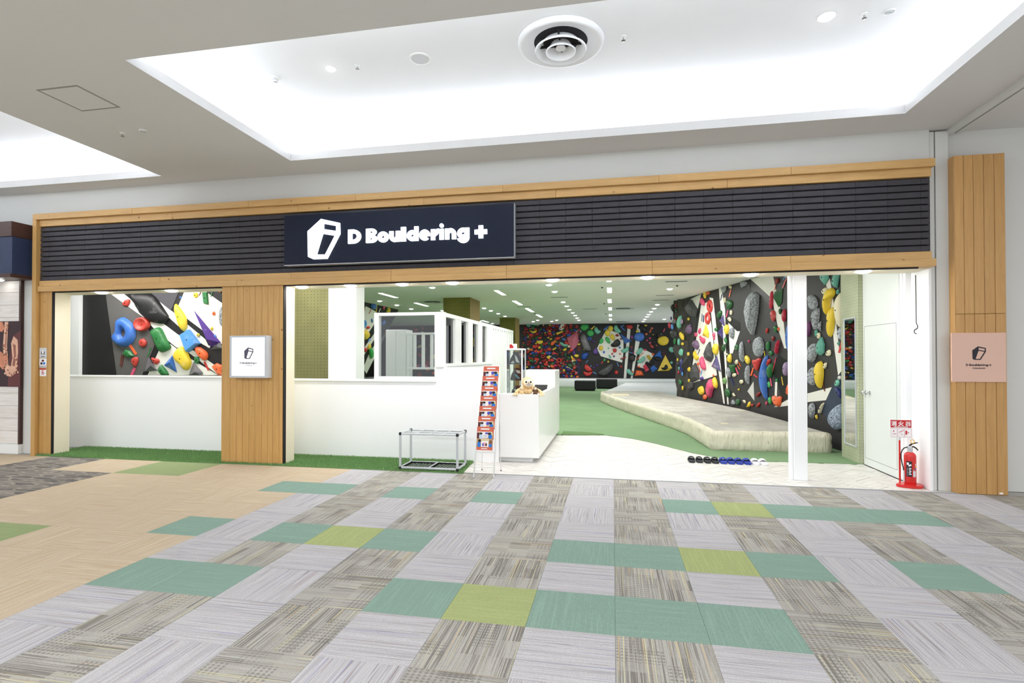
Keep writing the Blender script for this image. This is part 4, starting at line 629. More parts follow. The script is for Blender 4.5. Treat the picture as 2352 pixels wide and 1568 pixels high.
('R1','yellow','e',1.023,0.596,0.035,'tiny yellow stub hold just left of the charcoal knob on the right-hand wall',[0.057,0.005,0.05,0.037,0.029,0.06,0.001,0.067,-0.028,0.056,-0.049,0.03,-0.057,-0.005,-0.05,-0.038,-0.029,-0.06,-0.0,-0.067,0.028,-0.056,0.049,-0.029],0),
('R1','mint','p',0.929,1.672,0.06,'mint sail hold just left of the yellow banana on the right-hand wall',[0.003,-0.126,0.109,-0.08,0.141,0.107,-0.025,0.123,-0.228,-0.023],0),
('R1','cream','p',4.378,1.407,0.036,'tiny cream knuckles hold just right of the yellow bulb on the right-hand wall',[0.009,-0.074,0.087,0.012,0.011,0.075,-0.107,-0.012],0),
('R1','charcoal','f',1.841,1.068,0.132,'charcoal boulder volume hold just below the pink sole on the right-hand wall',[-0.177,-0.265,0.249,-0.152,0.227,0.071,-0.019,0.292,-0.279,0.054],0),
('R2','speckled grey','f',0.277,2.548,0.184,'big speckled grey long blade hold just left of the red drop on the right-hand wall',[-0.334,0.005,-0.112,-0.527,-0.032,-0.532,0.126,-0.212,0.223,0.082,0.244,0.329,0.017,0.432,-0.133,0.423],0),
('R1','speckled grey','f',4.744,3.238,0.051,'speckled grey shell hold just right of the speckled grey drop on the right-hand wall',[-0.11,-0.084,0.105,-0.064,0.189,0.004,-0.021,0.072,-0.163,0.072],0),
('R2','dark green','y',1.423,2.723,0.094,'dark green kite volume hold just right of the crimson strip on the right-hand wall',[-0.181,0.014,0.002,-0.198,0.148,-0.111,0.193,0.159,-0.162,0.135,-0.021,0.012],0),
('R2','dark red','p',1.38,3.064,0.035,'dark red stub hold just left of the speckled grey tip on the right-hand wall',[-0.028,-0.069,0.084,-0.027,0.066,0.057,-0.122,0.039],0),
('R2','crimson','p',1.139,2.681,0.051,'crimson strip hold just left of the dark green kite volume on the right-hand wall',[-0.013,-0.174,0.042,-0.087,0.056,0.2,-0.008,0.208,-0.078,-0.147],0),
('R2','red','p',1.225,2.376,0.065,'red drop hold just left of the crimson diamond on the right-hand wall',[-0.062,-0.036,0.018,-0.146,0.067,-0.059,0.084,0.041,-0.012,0.129,-0.094,0.072],0),
('R2','dark green','p',1.516,2.44,0.036,'tiny dark green chip hold just above the crimson diamond on the right-hand wall',[0.007,-0.093,0.045,0.007,-0.007,0.058,-0.045,0.028],0),
('R2','crimson','p',1.711,2.336,0.062,'crimson diamond hold just right of the red drop on the right-hand wall',[-0.016,-0.149,0.057,0.024,0.013,0.166,-0.055,-0.041],0),
('R2','green','p',1.313,2.103,0.043,'green shield hold just right of the red flake on the right-hand wall',[0.012,-0.116,0.071,0.006,-0.012,0.063,-0.071,0.047],0),
('R2','orange','e',1.445,2.087,0.035,'tiny orange nub hold just right of the green shield on the right-hand wall',[0.02,-0.002,0.017,0.017,0.01,0.032,0.0,0.038,-0.01,0.034,-0.017,0.021,-0.02,0.002,-0.018,-0.017,-0.01,-0.032,-0.0,-0.038,0.01,-0.034,0.017,-0.021],0),
('R2','red','p',0.908,2.087,0.035,'tiny red flake hold just left of the green shield on the right-hand wall',[-0.024,-0.082,0.06,0.013,0.033,0.057,-0.069,0.011],0),
('R2','dark red','p',1.195,1.906,0.035,'tiny dark red flake hold just above the crimson long stick on the right-hand wall',[-0.018,-0.057,0.052,-0.024,0.035,0.058,-0.069,0.023],0),
('R2','green','p',0.96,1.761,0.051,'green fin hold just right of the speckled grey egg on the right-hand wall',[-0.044,-0.083,0.042,-0.116,0.069,0.092,0.01,0.094,-0.077,0.013],0),
('R2','crimson','p',1.414,1.725,0.073,'crimson long stick hold just left of the blue tall fin on the right-hand wall',[-0.034,-0.155,0.04,0.045,0.077,0.173,-0.004,0.046,-0.078,-0.109],0),
('R2','blue','p',1.897,1.913,0.068,'blue tall fin hold just right of the crimson long stick on the right-hand wall',[-0.068,-0.253,0.093,-0.331,0.101,0.278,-0.02,0.267,-0.105,0.039],0),
('R2','yellow','p',1.93,3.056,0.037,'tiny yellow tip hold just right of the speckled grey tip on the right-hand wall',[0.007,-0.083,0.027,-0.011,0.009,0.07,-0.044,0.025],0),
('R2','speckled grey','p',1.767,3.105,0.035,'speckled grey tip hold just right of the dark red stub on the right-hand wall',[-0.026,-0.015,0.078,-0.082,0.08,0.044,-0.132,0.053],0),
('R1','pink','e',4.997,1.884,0.035,'tiny pink dot hold just left of the speckled grey egg on the right-hand wall',[0.029,-0.001,0.026,0.013,0.015,0.024,0.0,0.028,-0.015,0.025,-0.025,0.015,-0.029,0.001,-0.026,-0.013,-0.015,-0.024,-0.0,-0.028,0.015,-0.025,0.025,-0.015],0),
('R2','speckled grey','e',0.526,1.744,0.11,'speckled grey egg hold just above the red three-pointed volume on the right-hand wall',[0.23,-0.006,0.201,0.106,0.12,0.191,0.005,0.226,-0.113,0.201,-0.202,0.121,-0.236,0.006,-0.204,-0.111,-0.117,-0.196,0.001,-0.226,0.116,-0.196,0.199,-0.116],0),
('R1','speckled grey','p',4.673,1.623,0.079,'speckled grey finger hold just above the yellow acorn on the right-hand wall',[-0.058,-0.162,0.045,-0.237,0.092,-0.161,0.049,0.188,-0.035,0.296,-0.094,0.074],0),
('R1','yellow','p',4.926,1.462,0.055,'yellow acorn hold just below the speckled grey finger on the right-hand wall',[-0.081,-0.034,0.033,-0.112,0.108,-0.054,0.109,0.025,-0.06,0.117,-0.109,0.059],0),
('R1','speckled grey','p',4.962,1.14,0.086,'speckled grey spindle hold just below the red three-pointed volume on the right-hand wall',[0.001,-0.253,0.042,-0.187,0.077,0.12,0.021,0.204,-0.028,0.186,-0.113,-0.071],0),
('R2','red','p',0.427,1.394,0.071,'red three-pointed volume hold just right of the yellow acorn on the right-hand wall',[-0.062,-0.172,0.005,-0.17,0.117,-0.004,0.194,0.083,0.119,0.121,-0.082,0.071,-0.291,0.07],0),
('R2','blue','p',0.809,1.076,0.108,'blue long crescent hold just below the green lozenge on the right-hand wall',[-0.004,0.423,-0.13,0.218,-0.196,0.0,-0.156,-0.203,-0.033,-0.386,0.107,-0.473,0.088,-0.344,0.072,-0.03,0.105,0.287,0.147,0.507],0),
('R2','green','p',1.08,1.238,0.088,'green lozenge hold just above the blue long crescent on the right-hand wall',[-0.054,-0.104,-0.007,-0.174,0.089,0.047,0.09,0.19,-0.118,0.04],0),
('R2','red','p',0.978,1.418,0.043,'red slice hold just above the green lozenge on the right-hand wall',[-0.053,-0.098,0.099,0.04,0.044,0.082,-0.09,-0.024],0),
('R2','green','e',1.086,1.604,0.035,'tiny green ball hold just below the green fin on the right-hand wall',[0.078,-0.001,0.068,0.024,0.04,0.043,0.001,0.05,-0.039,0.044,-0.068,0.026,-0.079,0.001,-0.068,-0.024,-0.039,-0.043,-0.0,-0.05,0.039,-0.043,0.067,-0.025],0),
('R2','bright green','p',0.99,0.946,0.035,'tiny bright green cashew hold just below the blue long crescent on the right-hand wall',[-0.033,-0.055,0.039,-0.06,0.057,0.004,0.005,0.084,-0.068,0.027],0),
('R2','dark red','p',0.826,0.938,0.035,'tiny dark red chip hold just below the blue long crescent on the right-hand wall',[0.032,-0.029,0.017,0.033,-0.049,-0.004],0),
('R1','white','y',5.099,0.75,0.109,'white triangle volume hold just left of the blue long crescent on the right-hand wall',[0.127,-0.214,0.08,0.228,-0.207,-0.014,0.017,0.005],0),
('R2','dark red','p',0.451,0.707,0.038,'dark red roll hold just right of the white triangle volume on the right-hand wall',[-0.05,-0.066,0.128,0.025,0.063,0.069,-0.141,-0.029],0),
('R2','red','p',0.456,0.476,0.035,'tiny red half shell hold just right of the yellow curl on the right-hand wall',[-0.014,-0.056,0.084,0.025,0.053,0.071,-0.123,-0.04],0),
('R2','orange','p',1.361,0.653,0.064,'orange crown hold just left of the orange flap on the right-hand wall',[-0.172,-0.048,-0.037,-0.126,0.113,-0.125,0.187,-0.013,0.189,0.111,0.003,0.04,-0.073,0.089,-0.21,0.072],0),
('R2','bright green','p',1.046,0.622,0.048,'bright green pod hold just left of the orange crown on the right-hand wall',[0.018,-0.096,0.06,-0.009,-0.005,0.098,-0.073,0.007],0),
('R2','orange','p',1.872,0.875,0.065,'orange flap hold just right of the orange crown on the right-hand wall',[-0.037,-0.09,0.062,-0.08,0.045,0.186,-0.07,-0.016],0),
('R2','lilac','p',1.78,1.295,0.077,'lilac drop hold just right of the green lozenge on the right-hand wall',[-0.022,-0.174,0.049,-0.054,0.085,0.101,-0.019,0.148,-0.092,-0.02],0),
('R2','pink','e',0.865,0.549,0.035,'tiny pink dot hold just left of the bright green pod on the right-hand wall',[0.033,0.005,0.029,0.021,0.017,0.031,0.0,0.034,-0.016,0.027,-0.029,0.013,-0.033,-0.005,-0.029,-0.021,-0.017,-0.032,-0.0,-0.034,0.016,-0.027,0.028,-0.013],0),
('R2','red','e',0.117,0.441,0.035,'tiny red dot hold just right of the yellow curl on the right-hand wall',[0.061,0.007,0.053,0.02,0.031,0.028,0.0,0.028,-0.03,0.021,-0.053,0.008,-0.061,-0.007,-0.053,-0.021,-0.031,-0.028,-0.0,-0.028,0.03,-0.021,0.053,-0.008],0),
('R1','yellow','p',4.977,0.43,0.037,'yellow curl hold just left of the red half shell on the right-hand wall',[-0.05,-0.061,0.049,-0.033,0.079,0.049,0.031,0.101,-0.11,-0.056],0),
('R1','cream','p',4.76,0.491,0.035,'tiny cream chip hold just left of the yellow curl on the right-hand wall',[-0.03,-0.029,0.069,-0.042,0.05,0.037,-0.09,0.035],0),
('R1','cream','e',4.616,0.945,0.035,'tiny cream ball hold just below the speckled grey spindle on the right-hand wall',[0.087,0.005,0.075,0.029,0.044,0.045,0.001,0.049,-0.043,0.041,-0.075,0.021,-0.087,-0.005,-0.076,-0.029,-0.044,-0.045,-0.0,-0.049,0.043,-0.04,0.075,-0.02],0),
('R1','yellow','e',4.488,0.756,0.035,'tiny yellow dot hold just above the cream crescent on the right-hand wall',[0.027,0.003,0.024,0.014,0.014,0.022,0.0,0.024,-0.014,0.019,-0.024,0.01,-0.028,-0.003,-0.024,-0.014,-0.014,-0.022,-0.0,-0.024,0.014,-0.019,0.024,-0.009],0),
('R2','bright green','e',1.354,1.061,0.035,'tiny bright green dot hold just right of the blue long crescent on the right-hand wall',[0.016,0.001,0.014,0.015,0.008,0.025,0.0,0.028,-0.008,0.024,-0.014,0.013,-0.016,-0.002,-0.014,-0.015,-0.008,-0.025,-0.0,-0.028,0.008,-0.024,0.014,-0.013],0),
('R2','teal','f',3.145,2.873,0.05,'teal shield hold just left of the teal slab on the right-hand wall',[-0.093,-0.029,0.025,-0.129,0.141,-0.041,0.142,0.056,-0.099,0.101,-0.115,0.042],0),
('R2','teal','f',3.504,2.764,0.06,'teal slab hold just right of the teal shield on the right-hand wall',[-0.042,-0.089,0.033,-0.119,0.11,0.114,-0.014,0.139,-0.087,-0.044],0),
('R2','teal','p',3.563,2.579,0.035,'tiny teal chip hold just right of the yellow hook on the right-hand wall',[-0.009,-0.051,0.03,-0.004,0.02,0.056,-0.042,-0.001],0),
('R2','yellow','p',3.332,2.475,0.117,'yellow hook hold just below the cream stub on the right-hand wall',[-0.1,-0.207,-0.057,-0.267,-0.007,-0.116,0.018,0.01,0.124,0.049,0.154,0.134,0.067,0.199,-0.017,0.164,-0.066,0.079,-0.117,-0.045],0),
('R2','yellow','p',3.383,2.121,0.089,'yellow club hold just below the cream big flake on the right-hand wall',[-0.037,0.034,-0.089,-0.184,-0.04,-0.289,0.034,-0.173,0.096,0.076,0.085,0.177,0.026,0.238,-0.073,0.121],0),
('R2','cream','p',3.152,2.641,0.035,'cream stub hold just above the yellow hook on the right-hand wall',[-0.052,-0.047,0.037,-0.059,0.096,0.039,0.009,0.062,-0.089,0.005],0),
('R2','speckled grey','p',2.778,2.487,0.069,'speckled grey knuckle hold just left of the yellow hook on the right-hand wall',[-0.103,0.033,-0.12,-0.064,-0.01,-0.135,0.099,-0.127,0.175,-0.049,0.116,0.064,-0.007,0.149,-0.151,0.129],0),
('R2','speckled grey','p',2.908,2.193,0.093,'speckled grey shank hold just above the speckled grey fin on the right-hand wall',[-0.071,0.009,-0.047,-0.159,-0.01,-0.22,0.065,-0.053,0.091,0.107,0.067,0.205,-0.095,0.11],0),
('R2','speckled grey','f',2.99,2.058,0.041,'speckled grey fin hold just below the speckled grey shank on the right-hand wall',[0.027,-0.091,0.049,0.079,-0.075,0.012],0),
('R2','teal','p',2.885,1.947,0.037,'teal thorn hold just above the cream bead on the right-hand wall',[-0.001,-0.09,0.055,0.014,0.001,0.065,-0.056,0.011],0),
('R2','cream','e',2.965,1.893,0.035,'tiny cream bead hold just below the teal thorn on the right-hand wall',[0.046,-0.003,0.04,0.025,0.024,0.047,0.001,0.056,-0.023,0.05,-0.04,0.03,-0.047,0.003,-0.041,-0.026,-0.024,-0.047,-0.0,-0.056,0.023,-0.049,0.04,-0.03],0),
('R2','plum','p',2.648,2.044,0.057,'plum oval hold just below the speckled grey shank on the right-hand wall',[-0.052,-0.186,0.021,-0.09,0.058,0.035,0.023,0.127,-0.049,0.114],0),
('R2','teal','f',3.053,1.679,0.078,'teal arrowhead hold just right of the speckled grey cobble on the right-hand wall',[-0.087,-0.112,-0.01,-0.132,0.078,-0.083,0.092,0.055,0.018,0.191,-0.092,0.081],0),
('R2','speckled grey','p',2.781,1.591,0.09,'speckled grey cobble hold just left of the teal arrowhead on the right-hand wall',[-0.138,-0.123,-0.022,-0.171,0.092,-0.073,0.135,0.071,0.067,0.199,-0.136,0.097],0),
('R2','cream','p',3.614,2.275,0.083,'cream big flake hold just above the yellow club on the right-hand wall',[-0.084,-0.079,-0.011,-0.282,0.07,-0.26,0.109,-0.006,0.077,0.307,-0.065,0.217,-0.097,0.103],0),
('R2','pale grey','p',3.631,1.895,0.056,'pale grey boulder hold just below the yellow club on the right-hand wall',[-0.036,-0.08,0.025,-0.11,0.053,0.022,0.027,0.121,-0.069,0.048],0),
('R2','teal','p',3.582,1.743,0.035,'tiny teal nub hold just below the pale grey boulder on the right-hand wall',[-0.001,-0.036,0.024,-0.01,0.009,0.044,-0.031,0.001],0),
('R2','yellow','p',2.729,2.994,0.035,'tiny yellow tip hold just left of the teal shield on the right-hand wall',[-0.0,-0.043,0.021,0.02,-0.021,0.022],0),
('R2','cream','p',3.268,1.59,0.035,'cream lump hold just right of the teal arrowhead on the right-hand wall',[-0.04,-0.054,0.063,-0.041,0.064,0.052,-0.001,0.059,-0.087,-0.016],0),
('R2','cream','p',3.162,1.379,0.035,'cream thumb hold just above the yellow surfboard on the right-hand wall',[-0.002,-0.058,0.052,0.012,0.035,0.063,-0.028,0.024,-0.056,-0.041],0),
('R2','yellow','p',3.016,1.226,0.104,'yellow surfboard hold just right of the speckled grey slab on the right-hand wall',[-0.081,0.017,-0.049,-0.189,0.009,-0.255,0.059,-0.155,0.101,0.025,0.078,0.19,-0.003,0.246,-0.114,0.121],0),
('R2','speckled grey','p',2.75,1.178,0.088,'speckled grey slab hold just left of the yellow surfboard on the right-hand wall',[-0.117,-0.078,0.013,-0.176,0.105,-0.078,0.098,0.13,0.017,0.187,-0.116,0.016],0),
('R2','blue-grey','p',3.514,0.542,0.105,'blue-grey giant boulder hold just right of the cream sliver on the right-hand wall',[-0.062,-0.204,0.043,-0.204,0.18,-0.128,0.183,0.228,0.099,0.231,-0.059,0.14,-0.168,0.04,-0.216,-0.104],0),
('R2','speckled grey','p',2.744,0.586,0.074,'speckled grey capsule hold just left of the cream sliver on the right-hand wall',[-0.047,-0.11,0.012,-0.166,0.072,-0.064,0.074,0.08,0.007,0.137,-0.045,0.104,-0.072,0.02],0),
('R2','cream','p',3.038,0.639,0.046,'cream sliver hold just right of the speckled grey capsule on the right-hand wall',[-0.028,-0.088,-0.008,-0.046,0.091,0.118,0.052,0.101,-0.108,-0.085],0),
('R2','yellow','p',2.882,0.485,0.035,'tiny yellow sliver hold just below the speckled grey capsule on the right-hand wall',[-0.006,-0.026,0.024,-0.046,0.001,0.041,-0.02,0.03],0),
('R2','navy','p',3.571,0.956,0.05,'navy fang hold just below the mint boot on the right-hand wall',[-0.046,0.013,0.055,-0.111,0.073,-0.038,0.023,0.054,-0.106,0.082],0),
('R2','mint','p',3.523,1.1,0.035,'mint boot hold just above the navy fang on the right-hand wall',[0.02,-0.056,0.065,0.019,0.003,0.076,-0.088,-0.039],0),
('R2','white','e',3.592,1.191,0.035,'tiny white eyeball hold just above the mint boot on the right-hand wall',[0.039,0.002,0.034,0.017,0.02,0.028,0.0,0.031,-0.019,0.026,-0.034,0.014,-0.04,-0.002,-0.034,-0.018,-0.02,-0.028,-0.0,-0.031,0.02,-0.026,0.034,-0.014],0)]
TAPES=[('LW','orange',[2.12,1.777,2.286,1.572,2.337,1.601,2.172,1.807]),('LW','brown',[1.949,1.582,1.904,1.342,1.926,1.339,1.971,1.579]),('LW','brown',[1.996,1.575,1.944,1.323,1.965,1.319,2.018,1.572]),('LW','pink',[2.253,1.32,2.169,1.161,2.228,1.138,2.313,1.297]),('LW','white',[4.007,1.716,4.255,1.792,4.242,1.823,3.994,1.747]),('LW','brown',[3.844,2.884,3.786,2.775,3.804,2.767,3.863,2.876]),('LW','green',[4.093,2.864,4.055,2.742,4.074,2.737,4.113,2.858]),('LW','red',[3.902,1.427,4.006,1.254,4.045,1.272,3.941,1.445]),('LW','green',[2.654,1.728,2.571,1.544,2.594,1.536,2.677,1.72]),('MW','red',[2.796,3.545,2.809,3.388,2.864,3.382,2.85,3.54]),('MW','yellow',[3.041,3.752,3.25,3.478,3.315,3.48,3.104,3.755]),('MW','white',[3.438,3.648,3.46,3.5,3.519,3.495,3.496,3.644]),('MW','red',[3.981,1.539,3.981,1.396,4.03,1.385,4.031,1.528]),('BW','light blue',[14.563,3.221,14.403,3.129,14.419,3.101,14.579,3.192]),('BW','blue',[14.414,3.096,14.596,2.896,14.636,2.933,14.454,3.134]),('BW','orange',[15.921,2.967,15.854,2.81,15.907,2.786,15.974,2.942]),('BW','pink',[16.614,3.009,16.536,2.826,16.584,2.804,16.663,2.987]),('BW','dark red',[16.529,1.722,16.662,1.79,16.65,1.815,16.517,1.746]),('BW','dark red',[16.574,1.585,16.685,1.665,16.67,1.688,16.559,1.607]),('BW','light blue',[14.835,1.775,15.017,1.712,15.025,1.738,14.844,1.802]),('BW','red',[13.453,1.329,13.383,1.188,13.429,1.165,13.498,1.306]),('BW','light blue',[14.196,1.242,14.276,1.032,14.306,1.044,14.226,1.254]),('BW','orange',[15.552,1.77,15.167,1.377,15.189,1.354,15.574,1.747]),('BW','red',[12.251,3.033,12.129,2.923,12.165,2.883,12.286,2.993]),('BW','yellow',[12.537,2.102,12.46,1.925,12.513,1.902,12.59,2.079]),('BW','light blue',[12.695,1.369,12.574,1.225,12.594,1.207,12.715,1.351]),('BW','light blue',[12.945,0.725,13.13,0.626,13.149,0.661,12.964,0.76]),('BW','yellow',[10.614,3.235,10.861,3.154,10.874,3.192,10.626,3.274]),('BW','yellow',[10.89,2.432,11.058,2.297,11.078,2.321,10.91,2.457]),('BW','yellow',[9.418,1.435,9.601,1.469,9.596,1.495,9.413,1.462]),('BW','yellow',[9.504,1.89,9.698,1.957,9.682,2.0,9.488,1.933]),('R1','orange',[4.04,3.191,3.94,3.016,3.997,3.004,4.097,3.178]),('R1','navy',[3.541,3.128,3.447,2.979,3.493,2.969,3.587,3.118]),('R1','pink',[3.877,2.691,3.787,2.532,3.841,2.522,3.93,2.681]),('R1','navy',[2.264,2.729,2.23,2.521,2.267,2.517,2.301,2.725]),('R1','navy',[2.356,2.685,2.333,2.496,2.394,2.49,2.418,2.679]),('R1','orange',[0.657,2.891,0.865,2.856,0.884,2.883,0.677,2.918]),('R1','yellow',[0.918,3.26,0.699,3.188,0.734,3.174,0.952,3.246]),('R1','light blue',[2.234,1.18,2.153,1.016,2.197,1.014,2.277,1.177]),('R1','navy',[2.083,1.754,1.936,1.604,1.979,1.598,2.125,1.747]),('R1','pink',[4.269,1.273,4.418,1.106,4.473,1.118,4.325,1.284]),('R1','orange',[4.376,1.329,4.508,1.226,4.535,1.234,4.404,1.337]),('R1','orange',[4.446,1.394,4.558,1.301,4.586,1.308,4.474,1.401]),('R1','navy',[4.031,1.007,4.173,0.84,4.222,0.851,4.081,1.018]),('R1','red',[1.993,1.258,2.119,1.073,2.169,1.08,2.043,1.264]),('R2','orange',[1.285,3.004,1.239,2.898,1.27,2.891,1.316,2.998]),('R2','red',[1.744,3.063,1.583,2.903,1.63,2.888,1.789,3.048]),('R2','light blue',[1.68,3.109,1.637,3.047,1.665,3.039,1.708,3.101]),('R2','orange',[0.136,1.289,-0.006,1.105,0.069,1.098,0.209,1.281]),('R2','pink',[1.007,1.091,1.064,0.917,1.115,0.923,1.059,1.097]),('R2','yellow',[1.526,1.131,1.588,0.965,1.617,0.969,1.555,1.135]),('R2','yellow',[0.721,1.659,0.764,1.541,0.798,1.543,0.755,1.661]),('R2','crimson',[0.147,1.127,0.375,1.062,0.42,1.088,0.194,1.153]),('R2','crimson',[1.286,1.523,1.122,1.223,1.158,1.22,1.321,1.519]),('R2','red',[3.607,1.764,3.534,1.596,3.586,1.589,3.658,1.755]),('R2','brown',[3.043,1.118,3.117,0.943,3.14,0.947,3.067,1.122]),('R2','brown',[3.072,1.12,3.098,0.956,3.112,0.957,3.086,1.122])]
PANELS=[('LW','gp',[1.535,2.882,1.623,2.88,2.475,2.358,2.748,1.789,2.62,1.514,2.446,1.158,1.829,1.154]),('LW','wp',[1.623,2.88,1.955,2.872,2.239,2.68,2.365,2.452,2.599,2.264,2.966,2.207,3.451,1.89,3.497,1.734,3.272,1.722,2.815,2.038,2.49,2.338]),('LW','wp',[2.849,1.658,3.121,1.8,3.513,1.539,4.237,1.168,2.585,1.159]),('LW','wp',[2.771,2.748,3.177,2.452,3.509,2.2,3.94,1.886,4.044,1.706,3.808,1.823,3.42,2.072,3.071,2.349]),('LW','wp',[3.459,2.889,3.875,2.892,4.33,2.6,4.335,1.781,4.247,1.82,3.478,2.331,3.296,2.555]),('LW','wp',[3.542,1.63,3.661,1.668,4.338,1.258,4.339,1.169,4.244,1.168]),('LW','gp2',[2.624,2.883,3.324,2.88,3.131,2.479,2.748,2.749]),('MW','wp',[2.347,3.264,2.386,3.615,3.313,3.495,3.637,3.179,3.278,2.035,2.685,2.661]),('MW','wp',[3.564,1.733,4.015,2.812,4.239,2.596,3.859,1.421]),('MW','wp',[4.464,1.265,4.35,1.907,4.497,2.345,5.735,1.142,5.315,0.879]),('MW','wp',[5.067,2.929,5.16,3.442,5.506,3.137,5.222,2.908]),('MW','gp',[4.643,2.379,4.975,3.072,5.067,3.346,5.284,3.032,4.913,2.12]),('MW','wp',[4.973,2.062,5.19,2.637,5.284,2.791,5.411,2.494,5.284,1.763]),('BW','wp',[13.676,3.041,14.296,2.766,14.546,2.367,14.544,1.761,14.474,1.237,13.372,1.576,13.164,1.976]),('BW','wp',[14.753,3.053,14.911,2.97,14.677,0.399,14.552,0.398]),('BW','wp',[15.256,3.24,15.41,3.173,15.362,2.269,15.201,1.481,15.006,0.402,14.904,0.401,15.02,1.226,15.159,2.363]),('BW','wp',[15.563,1.944,16.1,1.666,15.898,1.343,15.83,1.262,15.651,1.25,15.583,0.926,15.245,1.052,15.382,1.713]),('BW','wp',[11.304,3.376,11.516,3.373,11.404,2.955,11.125,2.98]),('BW','wp',[11.223,1.259,12.176,0.687,12.187,0.67,11.212,1.218]),('BW','wp',[10.573,1.661,10.999,1.426,10.988,1.392,10.562,1.628]),('R1','wp',[1.4,3.23,2.198,3.294,1.953,2.905]),('R1','wp',[2.195,2.983,2.595,3.017,2.882,2.406,3.217,1.052,1.613,0.78,1.551,1.334,1.897,2.238]),('R1','wp',[2.774,3.131,3.003,3.082,3.347,1.748,3.685,0.349,3.608,0.35,3.101,1.752,2.912,2.546]),('R1','wp',[3.352,3.367,3.499,3.359,3.725,2.712,3.752,1.741,3.899,0.348,3.825,0.352,3.601,2.046]),('R1','wp',[3.91,2.376,4.374,2.144,4.53,2.137,4.133,1.613,3.987,1.614]),('R1','bp',[1.87,2.798,2.179,2.979,1.897,2.238,1.551,1.334,1.448,1.345,1.661,1.991]),('R1','bp',[3.017,3.081,3.338,3.357,3.588,2.046,3.812,0.357,3.698,0.353,3.36,1.747]),('R1','bp',[3.775,2.641,3.899,2.498,4.119,2.493,4.532,2.342,4.53,2.137,4.374,2.144,3.91,2.376,3.963,1.615,3.777,1.741]),('R1','wp',[5.022,3.314,5.053,3.311,5.053,3.295]),('R2','wp',[0.027,3.311,1.164,3.215,1.297,2.889,1.041,2.77,0.026,3.295]),('R2','wp',[1.16,2.906,1.297,2.91,1.449,2.569,1.638,2.176,1.736,1.693,1.652,1.694,1.441,2.017,1.268,2.382,1.157,2.659]),('R1','bp',[4.52,3.357,5.01,3.315,5.053,3.29,5.05,3.043,4.924,3.109]),('R2','bp',[0.026,3.289,1.03,2.771,1.004,2.606,0.445,2.847,0.023,3.042]),('R2','wp',[1.186,0.5,1.917,0.739,1.915,0.6,1.465,0.53]),('R2','wp',[1.249,1.015,1.34,1.025,1.313,0.694,1.223,0.743]),('R2','bp',[1.114,1.211,1.391,1.571,1.926,1.396,1.917,0.754,1.532,0.666,1.34,1.035]),('R2','wp',[3.177,2.758,3.288,2.836,3.329,2.691,3.423,2.331,3.558,1.593,3.43,1.594,3.369,1.941,3.258,2.449]),('R2','wp',[2.534,0.867,3.33,1.026,3.143,0.794,2.532,0.712]),('R2','wp',[3.416,1.665,3.599,1.662,3.626,1.313,3.519,1.225]),('R2','np',[3.143,0.781,3.508,1.213,3.657,1.29,3.651,0.75,3.186,0.482,2.999,0.615])]
